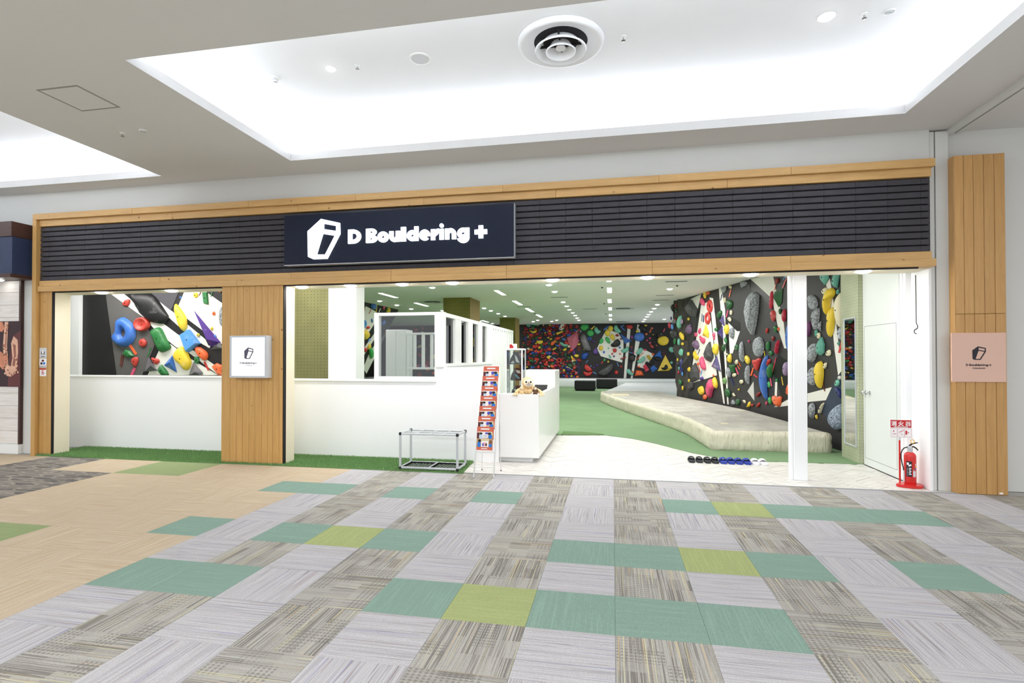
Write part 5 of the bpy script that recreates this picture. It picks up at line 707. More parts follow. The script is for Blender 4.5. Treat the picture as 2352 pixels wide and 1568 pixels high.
TILES='-5,-3,l0 0,-2,d0 -6,-3,d1 -1,-2,l1 -2,-2,d0 3,-1,l0 -3,-2,l1 2,-1,d1 -4,-2,d0 1,-1,l0 -5,-2,l1 0,-1,d1 -6,-2,d0 -1,-1,l0 4,0,d0 -7,-2,l1 -2,-1,d1 3,0,l1 -8,-2,b0 -3,-1,l0 2,0,d0 -4,-1,d1 1,0,g1 -5,-1,l0 0,0,g0 5,1,l0 -6,-1,d1 -1,0,g1 4,1,d1 -7,-1,l0 -2,0,y0 3,1,l0 -8,-1,b1 -3,0,g1 2,1,d1 -9,-1,b0 -4,0,d0 1,1,l0 -5,0,l1 0,1,d1 5,2,l1 -6,0,g0 -1,1,l0 4,2,g0 -7,0,g1 -2,1,d1 3,2,l1 -8,0,b0 -3,1,l0 2,2,g0 -9,0,b1 -4,1,d1 1,2,y1 6,3,d1 -10,0,b0 -5,1,l0 0,2,g0 5,3,l0 -11,0,o1 -6,1,d1 -1,2,g1 4,3,d1 -7,1,l0 -2,2,d0 3,3,l0 -8,1,b1 -3,2,l1 2,3,d1 7,4,l1 -9,1,b0 -4,2,g0 1,3,l0 6,4,d0 -10,1,b1 -5,2,y1 0,3,d1 5,4,l1 -11,1,o0 -6,2,g0 -1,3,l0 4,4,d0 -12,1,o1 -7,2,l1 -2,3,d1 3,4,l1 -8,2,g0 -3,3,l0 2,4,d0 7,5,l0 -9,2,b1 -4,3,d1 1,4,l1 6,5,d1 -10,2,b0 -5,3,l0 0,4,d0 5,5,g0 -11,2,b1 -6,3,d1 -1,4,l1 4,5,g1 -12,2,b0 -7,3,l0 -2,4,d0 3,5,g0 8,6,d0 -13,2,b1 -8,3,b1 -3,4,l1 2,5,y1 7,6,l1 -9,3,b0 -4,4,d0 1,5,g0 6,6,d0 -10,3,b1 -5,4,l1 0,5,d1 5,6,l1 -11,3,b0 -6,4,d0 -1,5,l0 4,6,d0 9,7,l0 -12,3,b1 -7,4,l1 -2,5,d1 3,6,l1 8,7,d1 -13,3,b0 -8,4,b0 -3,5,g0 2,6,d0 7,7,l0 -14,3,v1 -9,4,b1 -4,5,d1 1,6,l1 6,7,d1 -15,3,v0 -10,4,b0 -5,5,g0 0,6,d0 5,7,l0 -11,4,b1 -6,5,d1 -1,6,l1 4,7,d1 -12,4,b0 -7,5,g0 -2,6,d0 3,7,l0 -13,4,b1 -8,5,g1 -3,6,l1 2,7,d1 -14,4,v0 -9,5,b0 -4,6,d0 1,7,l0 -15,4,v1 -10,5,b1 -5,6,l1 0,7,d1 -16,4,v0 -11,5,b0 -6,6,d0 -1,7,l0 -12,5,b1 -7,6,l1 -2,7,d1 -13,5,b0 -8,6,b0 -3,7,l0 -14,5,v1 -9,6,b1 -4,7,d1 -15,5,v0 -10,6,b0 -5,7,l0 -16,5,v1 -11,6,b1 -6,7,d1 -17,5,v0 -12,6,o0 -7,7,l0 -18,5,v1 -13,6,o1 -8,7,b1 -14,6,b0 -9,7,b0 -15,6,b1 -10,7,b1 -16,6,v0 -11,7,b0 -17,6,v1 -12,7,o1 -18,6,b0 -13,7,o0 -19,6,b1 -14,7,b1 -15,7,b0 -16,7,v1 -17,7,v0 -18,7,b1 -19,7,b0 -20,7,b1 -4,-4,d0 1,-3,l0 -5,-4,l1 0,-3,d1 -6,-4,d0 -1,-3,l0 4,-2,d0 -2,-3,d1 3,-2,l1 -3,-3,l0 2,-2,d0 -4,-3,d1 1,-2,l1 5,-1,l0 4,-1,d1 -7,-3,l0 -8,-3,b1 6,0,d0 5,0,l1 7,1,l0 -9,-2,b1 6,1,d1 -10,-2,b0 8,2,d0 7,2,l1 6,2,d0 -10,-1,b1 -11,-1,b0 9,3,l0 -12,-1,b1 8,3,d1 7,3,l0 10,4,d0 9,4,l1 -12,0,o0 8,4,d0 -13,0,b1 -14,0,v0 11,5,l0 10,5,d1 9,5,l0 8,5,d1 -13,1,b0 12,6,d0 -14,1,v1 11,6,l1 -15,1,v0 10,6,d0 9,6,l1 13,7,l0 12,7,d1 -14,2,v0 11,7,l0 -15,2,v1 10,7,d1 -16,2,v0 -17,2,v1 -16,3,v1 -17,3,v0 -18,3,v1 -19,3,v0 -17,4,v1 -18,4,v0 -19,4,v1 -20,4,v0 -21,4,v1 -19,5,v0 -20,5,v1 -21,5,v0 -22,5,v1 -23,5,v0 -20,6,b0 -21,6,b1 -22,6,b0 -23,6,b1 -24,6,b0 -25,6,b1 -21,7,b0 -22,7,b1 -23,7,b0 -24,7,b1 -25,7,b0 -26,7,b1 -27,7,b0'
DL=[(-7.98,17.36,'leftmost of the scattered downlights outside the gym ceiling rows'),(-7.25,15.73,'fourth gym ceiling downlight from the front in the row above the leaning wall'),(-7.2,12.89,'second gym ceiling downlight from the front in the row above the leaning wall'),(-7.2,14.27,'third gym ceiling downlight from the front in the row above the leaning wall'),(-7.17,11.48,'nearest gym ceiling downlight in the row above the leaning wall'),(-6.39,22.72,'second from left of the scattered downlights outside the gym ceiling rows'),(-6.35,16.65,'third from left of the scattered downlights outside the gym ceiling rows'),(-6.21,24.71,'fourth from left of the scattered downlights outside the gym ceiling rows'),(-4.57,18.47,'fourth gym ceiling downlight from the front in the row beside the nearer olive pillar'),(-4.57,19.87,'fifth gym ceiling downlight from the front in the row beside the nearer olive pillar'),(-4.56,15.97,'second gym ceiling downlight from the front in the row beside the nearer olive pillar'),(-4.56,17.06,'third gym ceiling downlight from the front in the row beside the nearer olive pillar'),(-4.51,10.09,'nearest gym ceiling downlight in the row beside the nearer olive pillar'),(-3.89,23.65,'fifth from left of the scattered downlights outside the gym ceiling rows'),(-3.54,22.67,'sixth from left of the scattered downlights outside the gym ceiling rows'),(-3.03,9.25,'seventh from left of the scattered downlights outside the gym ceiling rows'),(-2.96,23.58,'eighth from left of the scattered downlights outside the gym ceiling rows'),(-2.63,22.74,'ninth from left of the scattered downlights outside the gym ceiling rows'),(-1.59,17.19,'fifth gym ceiling downlight from the front in the row left of the middle tube lights'),(-1.59,22.95,'ninth gym ceiling downlight from the front in the row left of the middle tube lights'),(-1.58,21.5,'eighth gym ceiling downlight from the front in the row left of the middle tube lights'),(-1.57,14.37,'third gym ceiling downlight from the front in the row left of the middle tube lights'),(-1.57,15.76,'fourth gym ceiling downlight from the front in the row left of the middle tube lights'),(-1.57,18.62,'sixth gym ceiling downlight from the front in the row left of the middle tube lights'),(-1.57,20.02,'seventh gym ceiling downlight from the front in the row left of the middle tube lights'),(-1.55,11.56,'second gym ceiling downlight from the front in the row left of the middle tube lights'),(-1.54,10.16,'nearest gym ceiling downlight in the row left of the middle tube lights'),(1.45,11.57,'nearest gym ceiling downlight in the row right of the middle tube lights'),(1.46,18.7,'fourth gym ceiling downlight from the front in the row right of the middle tube lights'),(1.46,20.08,'fifth gym ceiling downlight from the front in the row right of the middle tube lights'),(1.47,15.82,'second gym ceiling downlight from the front in the row right of the middle tube lights'),(1.47,17.28,'third gym ceiling downlight from the front in the row right of the middle tube lights'),(1.47,21.4,'sixth gym ceiling downlight from the front in the row right of the middle tube lights'),(1.47,22.93,'seventh gym ceiling downlight from the front in the row right of the middle tube lights'),(1.47,24.41,'eighth gym ceiling downlight from the front in the row right of the middle tube lights'),(2.35,23.11,'tenth from left of the scattered downlights outside the gym ceiling rows')]
STRIPS=[(-0.09,9.3),(-0.09,11.54),(-0.1,14.35),(-0.1,17.14),(-0.1,20.22),(-0.11,22.78)]
LINES=[[(-3.07,13.76),(-3.04,15.01)],[(-3.08,16.44),(-3.07,17.92)],[(-3.13,19.39),(-3.07,20.74)],[(-6.32,10.98),(-6.31,12.11)],[(-6.33,13.73),(-6.3,14.81)],[(-3.07,11.01),(-3.02,12.09)],[(-6.21,22.48),(-6.17,23.61)]]
SLOTS=[(1.46,10.15),(1.46,13.02),(1.46,14.36),(-1.56,12.97),(-3.07,15.78),(-0.84,17.06)]
DIFF=[(0.37,17.16),(0.41,24.71),(-5.7,13.58)]
SPR=[(-0.27,10.89),(1.56,10.9),(-0.28,19.42),(-0.28,15.12),(-3.1,18.73)]
# ------------------------------------------------------------------ the hall: floor of carpet tiles
ZM = 4.13
fl = M().box(-16, 10, -10, 3.87, -.1, -.009).build('floor', paint('floor_base', (170, 166, 158), .95, .05), kind='structure', label='shopping hall floor laid with square carpet tiles', cat='floor')
def tilemesh(name, m, o, h=.4985):
    k = M().box(-.24925, .24925, -.24925, -.24925 + h, -.008, 0)
    me = k.data(name, m); ul = me.uv_layers.new(name='UVMap')
    for l in me.loops:
        p = me.vertices[l.vertex_index].co; a, b = (p.x + .25) * 2, (p.y + .25) * 2
        ul.data[l.index].uv = (a, b) if o else (b, a)
    return me
tm = {}
for t in TILES.split():
    i, j, k = t.split(','); i, j = int(i), int(j); kind, o = k[0], int(k[1])
    key = (kind, o, j == 7)
    if key not in tm: tm[key] = tilemesh('carpet_tile', CM[kind], o, .365 if j == 7 else .4985)
    inst('carpet_tile', tm[key], (i * .5 + .25, j * .5 + .25, 0), fl)

# ------------------------------------------------------------------ hall ceiling with two light coffers
C1 = (-4.2, 3.07, .95, 3.43); C2 = (-12.2, -6.37, 1.42, 3.62)
k = M()
def rects(bx, holes):      # split a rectangle around holes (holes must not overlap in x)
    out = []; x = bx[0]
    for h in sorted(holes):
        out += [(x, h[0], bx[2], bx[3]), (h[0], h[1], bx[2], h[2]), (h[0], h[1], h[3], bx[3])]; x = h[1]
    return out + [(x, bx[1], bx[2], bx[3])]
for r in rects((-16, 10, -10, 4.1), [C1, C2]): k.box(*r, ZM, ZM + .1)
ce = k.build('ceiling', MT['ceil'], kind='structure', label='pale grey hall ceiling with deep lit coffers', cat='ceiling')
for c in (C1, C2):
    x0, x1, y0, y1 = c; e = .34; zt = 4.6
    q = M(); q.box(x0 - e, x1 + e, y0 - e, y1 + e, zt, zt + .05)
    q.box(x0 - e, x0 - e + .02, y0 - e, y1 + e, ZM + .1, zt).box(x1 + e - .02, x1 + e, y0 - e, y1 + e, ZM + .1, zt)
    q.box(x0 - e, x1 + e, y0 - e, y0 - e + .02, ZM + .1, zt).box(x0 - e, x1 + e, y1 + e - .02, y1 + e, ZM + .1, zt)
    q.build('coffer', MT['coffer'], ce)
    g = M(); d = .1
    g.box(x0, x1, y1 + d, y1 + d + .04, ZM + .11, ZM + .14).box(x0, x1, y0 - d - .04, y0 - d, ZM + .11, ZM + .14)
    g.box(x0 - d - .04, x0 - d, y0, y1, ZM + .11, ZM + .14).box(x1 + d, x1 + d + .04, y0, y1, ZM + .11, ZM + .14)
    g.build('cove_light', MT['cove'], ce)
# shutter rail on the ceiling and the white guide column below it
k = M().box(3.76, 3.82, -6, 4.0, ZM - .05, ZM).box(3.845, 3.90, -6, 4.0, ZM - .05, ZM)
rail = k.build('trim_rail', MT['wallup'], kind='structure', label='white shutter guide rail running along the ceiling', cat='rail')
M().box(3.82, 3.845, -6, 4.0, ZM - .01, ZM - .004).build('slot', MT['gap'], rail)

# ------------------------------------------------------------------ shop front
wf = M().box(-8.87, 3.56, 3.95, 4.12, 3.60, ZM).box(3.56, 10, 4.08, 4.3, 0, ZM + .02).box(-16, -8.87, 3.95, 4.12, 0, ZM).build('wall_front', MT['wallup'], kind='structure', label='plain off-white wall above and beside the shop front', cat='wall')
fa = M().box(-8.87, 3.53, 3.925, 4.12, 2.55, 3.75).build('wall_fascia', MT['gap'], kind='structure', label='shop fascia clad in black charred wooden slats with a cedar frame', cat='wall')
# slats: a lapped board profile, each board its own piece
def slatmesh(w):
    prof = [(3.93, .001), (3.870, .003), (3.866, .010), (3.872, .060), (3.880, .070), (3.93, .074)]
    k = M(); n = len(prof)
    k.v = [(x, y - 3.93, z) for x in (-w / 2 + .0015, w / 2 - .0015) for y, z in prof]
    k.f = [(i, i + 1, n + i + 1, n + i) for i in range(n - 1)] + [tuple(range(n))[::-1], tuple(range(n, 2 * n))]
    me = k.data('slat', MT['slat']); return me
SW = .3352; NR = 11; RH = (3.566 - 2.717) / NR
sm_ = slatmesh(SW); cols = [3.428 - SW * (a + .5) for a in range(36)]; sleft = slatmesh(.165)
sl = [(x, r) for x in cols for r in range(NR) if not (-4.4 < x < -1.35 and 1 <= r <= 9)] + [(3.470, r) for r in range(NR)] + [(-8.722, r) for r in range(NR)]
sedge = slatmesh(.085)
sl.sort(key=lambda p: p[0], reverse=True)
rest = M()
for a, (x, r) in enumerate(sl):
    z = 2.717 + r * RH
    if x > 3.45: inst('slat', sedge, (x, 3.93, z), fa)
    elif x < -8.7: (inst('slat', sleft, (x, 3.93, z), fa))
    elif a < 278: inst('slat', sm_, (x, 3.93, z), fa)
    else: rest.add([(v.co.x + x, v.co.y + 3.93, v.co.z + z) for v in sm_.vertices], [tuple(p.vertices) for p in sm_.polygons])
if rest.v: rest.build('slat_rest', MT['slat'], fa, kind='stuff')
# cedar boards round the slats
def boards(name, joints, y0, y1, z0, z1, m=None):
    for a, b in zip(joints, joints[1:]): M().cbox(a + .001, b - .001, y0, y1, z0, z1, .003).build(name, m or MT['wx'], fa)
boards('board', [-8.875, -7.05, -5.1, -3.45, -1.4, .55, 2.05, 3.545], 3.80, 3.95, 3.665, 3.755)
boards('board', [-8.80, -6.4, -4.35, -2.5, -.72, 1.35, 3.525], 3.845, 3.95, 3.566, 3.665)
boards('board', [-8.80, -6.6, -4.45, -2.95, -1.36, .47, 2.05, 3.525], 3.845, 3.95, 2.632, 2.717)
boards('board', [-8.80, -7.4, -5.3, -2.95, -1.36, .47, 2.05, 3.56], 3.825, 4.0, 2.545, 2.632)
M().cbox(-8.875, -8.802, 3.80, 3.95, 0, 3.664, .003).build('board', MT['wz'], fa)
so = M().box(-8.80, 3.56, 3.951, 4.26, 2.535, 2.56).box(-8.80, 3.56, 4.2, 4.26, 2.56, 3.32).build('ceiling_soffit', MT['jamb'], kind='structure', label='cream soffit under the shop front beam', cat='soffit')
M().box(-8.56, -5.57, 3.868, 3.9, 2.53, 2.548).box(-4.58, 3.4, 3.868, 3.9, 2.53, 2.548).build('shadow_gap', MT['gap'], so)
# left post, main pillar, right pillar
lp = M().box(-8.80, -8.56, 3.885, 4.15, 0, 2.56).build('wall_post', MT['jamb'], kind='structure', label='slim cedar clad post at the left end of the shop front', cat='post')
for a, b in zip((-8.80, -8.725, -8.65), (-8.725, -8.65, -8.575)): M().cbox(a + .001, b - .001, 3.865, 3.885, .012, 2.545, .003).build('plank', MT['wz'], lp)
M().box(-8.572, -8.555, 3.87, 3.90, .012, 2.545).build('shadow_gap', MT['gap'], lp)
pl = M().box(-5.56, -4.58, 3.885, 4.14, .0125, 2.56).build('wall_pillar', MT['jamb'], kind='structure', label='wide cedar clad pillar between the two shop openings', cat='pillar')
px_ = [-5.568, -5.425, -5.319, -5.22, -5.121, -5.023, -4.919, -4.822, -4.739, -4.643, -4.588]
for a, b in zip(px_, px_[1:]): M().cbox(a + .001, b - .001, 3.862, 3.885, .012, 2.545, .003).build('plank', MT['wz'], pl)
M().box(-4.586, -4.574, 3.87, 3.925, .012, 2.545).build('shadow_gap', MT['gap'], pl)
rp = M().box(3.765, 4.255, 3.89, 4.08, 0, 3.78).build('wall_column', MT['wzr'], kind='structure', label='tall cedar clad column at the right of the shop front', cat='column')
ry = [3.762, 3.856, 3.951, 4.052, 4.154, 4.258]
for a, b in zip(ry, ry[1:]):
    M().cbox(a + .0015, b - .0015, 3.868, 3.89, 0, 2.003, .004).build('plank', MT['wzr'], rp); M().cbox(a + .0015, b - .0015, 3.868, 3.89, 2.006, 3.785, .004).build('plank', MT['wzr'], rp)
M().cbox(3.757, 3.765, 3.868, 4.08, 0, 3.785, .002).build('plank', MT['wzr'], rp)
gc = M().box(3.572, 3.616, 3.97, 4.12, 0, ZM - .02).box(3.631, 3.76, 3.97, 4.12, 0, ZM - .02).build('wall_guide', MT['wallup'], kind='structure', label='white shutter guide column with a narrow black slot', cat='column')
M().box(3.616, 3.631, 4.02, 4.08, 0, ZM - .02).build('slot', MT['gap'], gc)
M().box(3.545, 3.572, 3.955, 4.34, 0, 2.545).box(3.49, 3.60, 4.34, 4.40, 0, 3.3).build('wall_jamb', MT['white'], kind='structure', label='white jamb at the right end of the shop opening', cat='jamb')
po = M().cbox(2.183, 2.338, 4.2, 4.33, .005, 2.545, .004).box(2.150, 2.180, 4.23, 4.31, .005, 2.545).build('trim_post', MT['white'], kind='structure', label='slim free-standing white post in the shop opening', cat='post')
# ------------------------------------------------------------------ low walls of the shop front
lw = M().box(-9.35, -5.3, 4.62, 4.74, 0, 1.19).build('wall_low', MT['white'], kind='structure', label='low white wall closing the left opening', cat='wall')
M().cbox(-9.35, -5.3, 4.595, 4.76, 1.19, 1.222, .006).build('sill', MT['white2'], lw)
lw = M().box(-5.3, -2.585, 4.62, 4.74, 0, 1.155).box(-2.585, -1.63, 4.62, 4.72, 0, 1.375).build('wall_low', MT['white'], kind='structure', label='low white wall under the white framed booth window', cat='wall')
M().cbox(-5.3, -2.57, 4.595, 4.76, 1.155, 1.19, .006).build('sill', MT['white2'], lw)
M().cbox(-2.585, -2.45, 4.60, 4.74, 1.375, 1.39, .004).build('sill', MT['white2'], lw)
# ------------------------------------------------------------------ gym floor
M().box(-16, 10, 3.87, 26.2, -.1, -.006).build('floor', paint('gym_slab', (180, 180, 176), .8, .05), kind='structure', label='bare slab under the gym floor finishes', cat='floor')
hb = M().box(-2.2, 3.8, 3.872, 7.8, -.006, -.002).build('floor', paint('joint_grey', (205, 202, 196), .6, .03), kind='structure', label='whitewashed herringbone plank floor inside the shop entrance', cat='floor')
TB = [(-1.07, 7.5), (-.16, 7.66), (.35, 7.3), (.69, 6.86), (1.0, 6.3), (1.23, 5.95), (1.5, 5.62), (1.79, 5.46), (2.2, 5.42), (3.47, 5.45)]
M().solid(TB + [(4.4, 5.45), (4.4, 26), (-14, 26), (-14, 4.75), (-1.9, 4.75), (-1.9, 7.5)], [], ((0, 0, 0), (1, 0, 0), (0, 1, 0), (0, 0, 1)), -.006, .013).build('floor', MT['turf'], kind='structure', label='green artificial turf floor of the climbing gym', cat='floor')
def clip(poly, a, b, c):       # keep a*x+b*y+c>=0
    out = []
    for i in range(len(poly)):
        p, q = poly[i], poly[(i + 1) % len(poly)]; dp = a * p[0] + b * p[1] + c; dq = a * q[0] + b * q[1] + c
        if dp >= 0: out.append(p)
        if dp * dq < 0: t = dp / (dp - dq); out.append((p[0] + t * (q[0] - p[0]), p[1] + t * (q[1] - p[1])))
    return out
Lh, wh = .30, .086; pk = []
r2 = math.sqrt(.5)
for k_ in range(-90, 150):
    for m_ in range(-25, 40):
        ox, oy = k_ * wh + m_ * Lh, k_ * wh - m_ * Lh
        for q in ([(ox, oy), (ox + Lh, oy), (ox + Lh, oy + wh), (ox, oy + wh)], [(ox + Lh, oy + wh - Lh), (ox + Lh + wh, oy + wh - Lh), (ox + Lh + wh, oy + wh), (ox + Lh, oy + wh)]):
            cx, cy = sum(p[0] for p in q) / 4, sum(p[1] for p in q) / 4
            q = [(cx + (p[0] - cx) * (1 - .002 / (abs(p[0] - cx) + .001)), cy + (p[1] - cy) * (1 - .002 / (abs(p[1] - cy) + .001))) for p in q]
            q = [((x - y) * r2, (x + y) * r2 + 3.87) for x, y in q]
            X, Y = (cx - cy) * r2, (cx + cy) * r2 + 3.87
            if not (-2.1 < X < 3.55 and 3.75 < Y < 7.75): continue
            if Y > 5.5 and X > 1.9 or X + Y * .87 > 7.0 and X > -.2 and Y > 5.9 and X > .2: continue
            if X < -1.25 and Y > 4.8: continue
            q = clip(clip(clip(q, 0, 1, -3.873), 1, 0, 1.98), -1, 0, 3.52)
            if len(q) > 2: pk.append((Y, X, q))
pk.sort(key=lambda p: p[0]); rest = M()
FZ = ((0, 0, 0), (1, 0, 0), (0, 1, 0), (0, 0, 1))
for a, (Y, X, q) in enumerate(pk):
    z = .0012 * ((a * 7) % 3)
    if a < 300:
        o = M().solid(q, [], FZ, -.004, .003 + z).build('plank', MT['plank'], hb)
    else: rest.solid(q, [], FZ, -.004, .003 + z)
if rest.v: rest.build('plank_rest', MT['plank'], hb, kind='stuff')
M().box(-2.0, 3.76, 3.855, 3.875, -.005, .006).build('trim_threshold', MT['grey'], kind='structure', label='thin metal threshold strip between carpet and plank floor', cat='threshold')
oc = thing('turf_offcut', (-.6, 7.7, .013), 'darker green turf offcut lying at the far end of the white counter', 'mat')
M().solid([(-1.0, 7.5), (-.17, 7.67), (-.22, 7.78), (-.5, 7.95), (-1.0, 8.02)], [], FZ, .0132, .021).build('pile', paint('dark_turf_offcut', (92, 122, 72), .9, .3, 60, bush=0) if 0 else paint('dark_turf_offcut', (92, 122, 72), .9, .3, 60, bump=.5, bs=200), oc)
M().box(-.95, -.2, 7.462, 7.47, .0, .014).build('trim_edge', MT['white2'], kind='structure', label='thin white edge strip between plank floor and green turf', cat='trim')
# ------------------------------------------------------------------ turf strips at the foot of the shop front
def turfmat(x0, x1, x1f, label, n):
    y0, y1 = 3.815, 4.615
    t = thing('turf_mat', ((x0 + x1) / 2, (y0 + y1) / 2, 0), label, 'mat', 'turf strips along the shop front')
    M().solid([(x0, y0), (x1f, y0), (x1, y1), (x0, y1)], [], FZ, .001, .012).build('backing', MT['grass'], t)
    b = M(); rnd = random.Random(n)
    for _ in range(n):
        y = rnd.uniform(y0, y1); x = rnd.uniform(x0, x1f + (x1 - x1f) * (y - y0) / (y1 - y0)); a = rnd.uniform(0, 6.28); h = rnd.uniform(.014, .032); w = .004
        c, s = math.cos(a) * w, math.sin(a) * w; dx, dy = rnd.uniform(-.012, .012), rnd.uniform(-.014, .010)
        b.add([(x - c, y - s, .011), (x + c, y + s, .011), (x + dx, y + dy, .011 + h)], [(0, 1, 2)])
    b.build('blades', MT['blade'], t, kind='stuff')
turfmat(-8.79, -7.30, -7.30, 'green artificial turf strip at the foot of the slim cedar post', 14000)
turfmat(-7.29, -4.50, -4.50, 'green artificial turf strip running under the wide cedar pillar', 24000)
turfmat(-4.49, -2.0, -1.94, 'green artificial turf strip under the aluminium umbrella rack', 22000)
# ------------------------------------------------------------------ gym shell
k = M().box(-14.2, 4.6, 4.26, 26.3, 3.3, 3.4); gcl = k.build('ceiling', MT['gceil'], kind='structure', label='pale ceiling of the climbing gym with rows of downlights', cat='ceiling')
M().box(-14.3, -14.2, 4.2, 26.3, 0, 3.3).build('wall_left', MT['white'], kind='structure', label='unseen plain side wall of the gym', cat='wall')
# right side: white wall with a door, dotted paper wall
wr = M().box(3.48, 3.6, 4.40, 5.46, 0, 3.3).build('wall_right', MT['white'], kind='structure', label='white wall beside the shop opening holding a flush door', cat='wall')
dr = M().box(3.472, 3.48, 4.46, 5.43, .015, 2.70).build('door_1', paint('door_white', (226, 231, 229), .45, .02, 3), kind='structure', label='flush white door with two small steel knobs', cat='door')
for b in ((4.53, 5.40, .112, .118), (4.53, 5.40, 1.95, 1.956), (5.396, 5.402, .112, 1.956), (4.528, 4.534, .112, 1.956)): M().box(3.4705, 3.4725, *b).build('groove', MT['grey'], dr)
for y in (5.39, 5.30): M().lathe([(.012, 0), (.012, .02), (.024, .025), (.027, .04), (.018, .052), (.002, .054)], (0, 0, 0), 12).data('x') and None
def knob(y, z):
    k = M().lathe([(.026, 0), (.026, .006), (.012, .008), (.012, .03), (.026, .036), (.028, .05), (.018, .06)], (0, y, z), 12, 'x')
    k.v = [(3.472 - x, yy, zz) for x, yy, zz in k.v]; return k.build('knob', MT['chrome'], dr, smooth='auto')
knob(5.37, 1.03); knob(5.25, 1.03)
M().box(3.470, 3.48, 4.40, 5.44, 0, .013).build('baseboard_right', MT['gap'], kind='structure', label='dark gap along the foot of the white door wall', cat='skirting')
wp = M().box(3.42, 3.6, 5.46, 6.06, 0, 3.3).build('wall_papered', MT['wp3'], kind='structure', label='narrow pale green dotted wall holding a tall mirror', cat='wall')
mi = thing('wall_mirror', (3.42, 5.735, .2), 'tall narrow mirror in a thin grey frame on the pale green dotted wall', 'mirror')
M().box(3.412, 3.4195, 5.55, 5.92, .245, 2.085).build('glass', MT['mirror'], mi)
f = M()
for b in ((5.535, 5.55, .23, 2.1), (5.92, 5.935, .23, 2.1), (5.5502, 5.9198, .2303, .245), (5.5502, 5.9198, 2.085, 2.0997)): f.box(3.405, 3.4195, *b)
f.build('frame', MT['alu2'], mi)
# rear left: dotted wall and white wall seen over the low wall
M().box(-6.6, -5.07, 6.0, 6.3, 0, 3.3).build('wall_papered', MT['wp1'], kind='structure', label='green dotted wallpaper wall above the low wall, left of the booth', cat='wall')
M().box(-5.07, -4.53, 5.97, 6.3, 0, 3.3).build('wall_white', MT['white'], kind='structure', label='white wall panel beside the green dotted wallpaper wall', cat='wall')
M().box(-14.2, -11.04, 6.42, 6.5, 0, 3.3).build('wall_white', MT['white'], kind='structure', label='white wall panel at the left edge of the left climbing wall', cat='wall')
# two pillars papered olive
for (x0, x1, y0, y1), lb in (((-4.99, -4.17, 12.5, 13.7), 'olive papered pillar rising behind the white booth, the nearer of two'), ((-5.02, -4.32, 20.9, 22.0), 'olive papered pillar behind the glass cabinet, the farther of two')):
    p = M().box(x0, x1, y0, y1, 0, 3.3).build('wall_pier', MT['wp2'], kind='structure', label=lb, cat='pillar')
    M().box(x1, x1 + .012, y0 - .01, y1, 0, 3.3).build('side_panel', MT['ochre'], p)
# ------------------------------------------------------------------ climbing walls
WD = {'LW': (4.4, 3.3), 'R1': (5.032, 3.3), 'R2': (4.145, 3.3), 'BW': (18., 3.3), 'MW': (5.0, 3.3 / math.cos(math.radians(28)))}
MT['cwall'] = paint('charcoal_climbing_panel', (52, 51, 52), .55, .18, 3.5, bump=.1, bs=40)
MT['cwalld'] = paint('black_climbing_panel', (34, 33, 35), .5, .2, 3, bump=.1, bs=40)
PC = {'wp': paint('white_painted_panel', (232, 231, 224), .6, .04, 3), 'gp': paint('grey_painted_panel', (98, 96, 95), .6, .12, 3), 'gp2': paint('slate_painted_panel', (78, 77, 82), .6, .12, 3),
      'bp': paint('black_painted_panel', (12, 12, 13), .4, .2, 3), 'np': paint('navy_rough_panel', (48, 60, 80), .45, .45, 4)}
WALL = {}
nm = {'LW': ('wall_left', 'climbing wall behind the low left wall, painted in grey, black and white shards'), 'R1': ('wall_right', 'charcoal climbing wall beyond the white post with white painted stripes'), 'R2': ('wall_right', 'near stretch of the charcoal climbing wall behind the white post'),
      'BW': ('wall_back', 'black back climbing wall at the far end of the gym'), 'MW': ('wall_left', 'leaning black and white climbing wall left of the booth window')}
for key, (o, u, v, n) in WALLS.items():
    w, hh = WD[key]; fr = (o, u, v, n)
    u0 = .96 if key == 'LW' else (0 if key != 'MW' else 0)
    WALL[key] = M().solid([(u0 + (.5 if key == 'R1' else 0), 0), (w, 0), (w, hh), (u0 + (.5 if key == 'R1' else 0), hh)], [], fr, -.12, 0).build(nm[key][0], MT['cwalld' if key in ('BW', 'MW', 'LW') else 'cwall'], kind='structure', label=nm[key][1], cat='climbing wall')
for a, (key, col, p) in enumerate(PANELS):
    pts = [(p[i], max(.01, p[i + 1])) for i in range(0, len(p), 2)]
    w_, h_ = WD[key]; pts = clip(clip(clip(pts, -1, 0, w_ - .01), 1, 0, -.01), 0, -1, h_ - .01)
    if len(pts) < 3: continue
    M().solid(pts, [], WALLS[key], 0, .003 + .0008 * (a % 9)).build('painted_panel', PC[col], WALL[key])
HC = {'red': (198, 58, 54), 'brick red': (196, 68, 58), 'dark red': (140, 30, 34), 'crimson': (196, 44, 70), 'blue': (66, 116, 200), 'light blue': (90, 156, 226), 'deep blue': (30, 78, 160), 'green': (44, 118, 62), 'dark green': (36, 92, 48), 'bright green': (66, 176, 92), 'olive green': (120, 158, 98),
      'yellow': (236, 204, 62), 'mustard': (178, 156, 44), 'orange': (236, 106, 58), 'salmon': (226, 120, 96), 'purple': (84, 52, 142), 'dark purple': (54, 38, 104), 'violet': (140, 66, 150), 'lilac': (164, 142, 178), 'mauve': (116, 88, 122), 'plum': (110, 60, 104), 'magenta': (206, 44, 100), 'pink': (222, 84, 122), 'rose': (214, 120, 140),
      'mint': (122, 194, 172), 'teal': (96, 166, 148), 'cream': (226, 218, 186), 'white': (234, 232, 226), 'grey': (116, 114, 120), 'pale grey': (196, 204, 214), 'blue-grey': (158, 172, 192), 'speckled grey': (168, 174, 180), 'charcoal': (72, 72, 74), 'black': (26, 26, 28), 'navy': (34, 44, 104), 'brown': (110, 48, 36)}
HM = {}
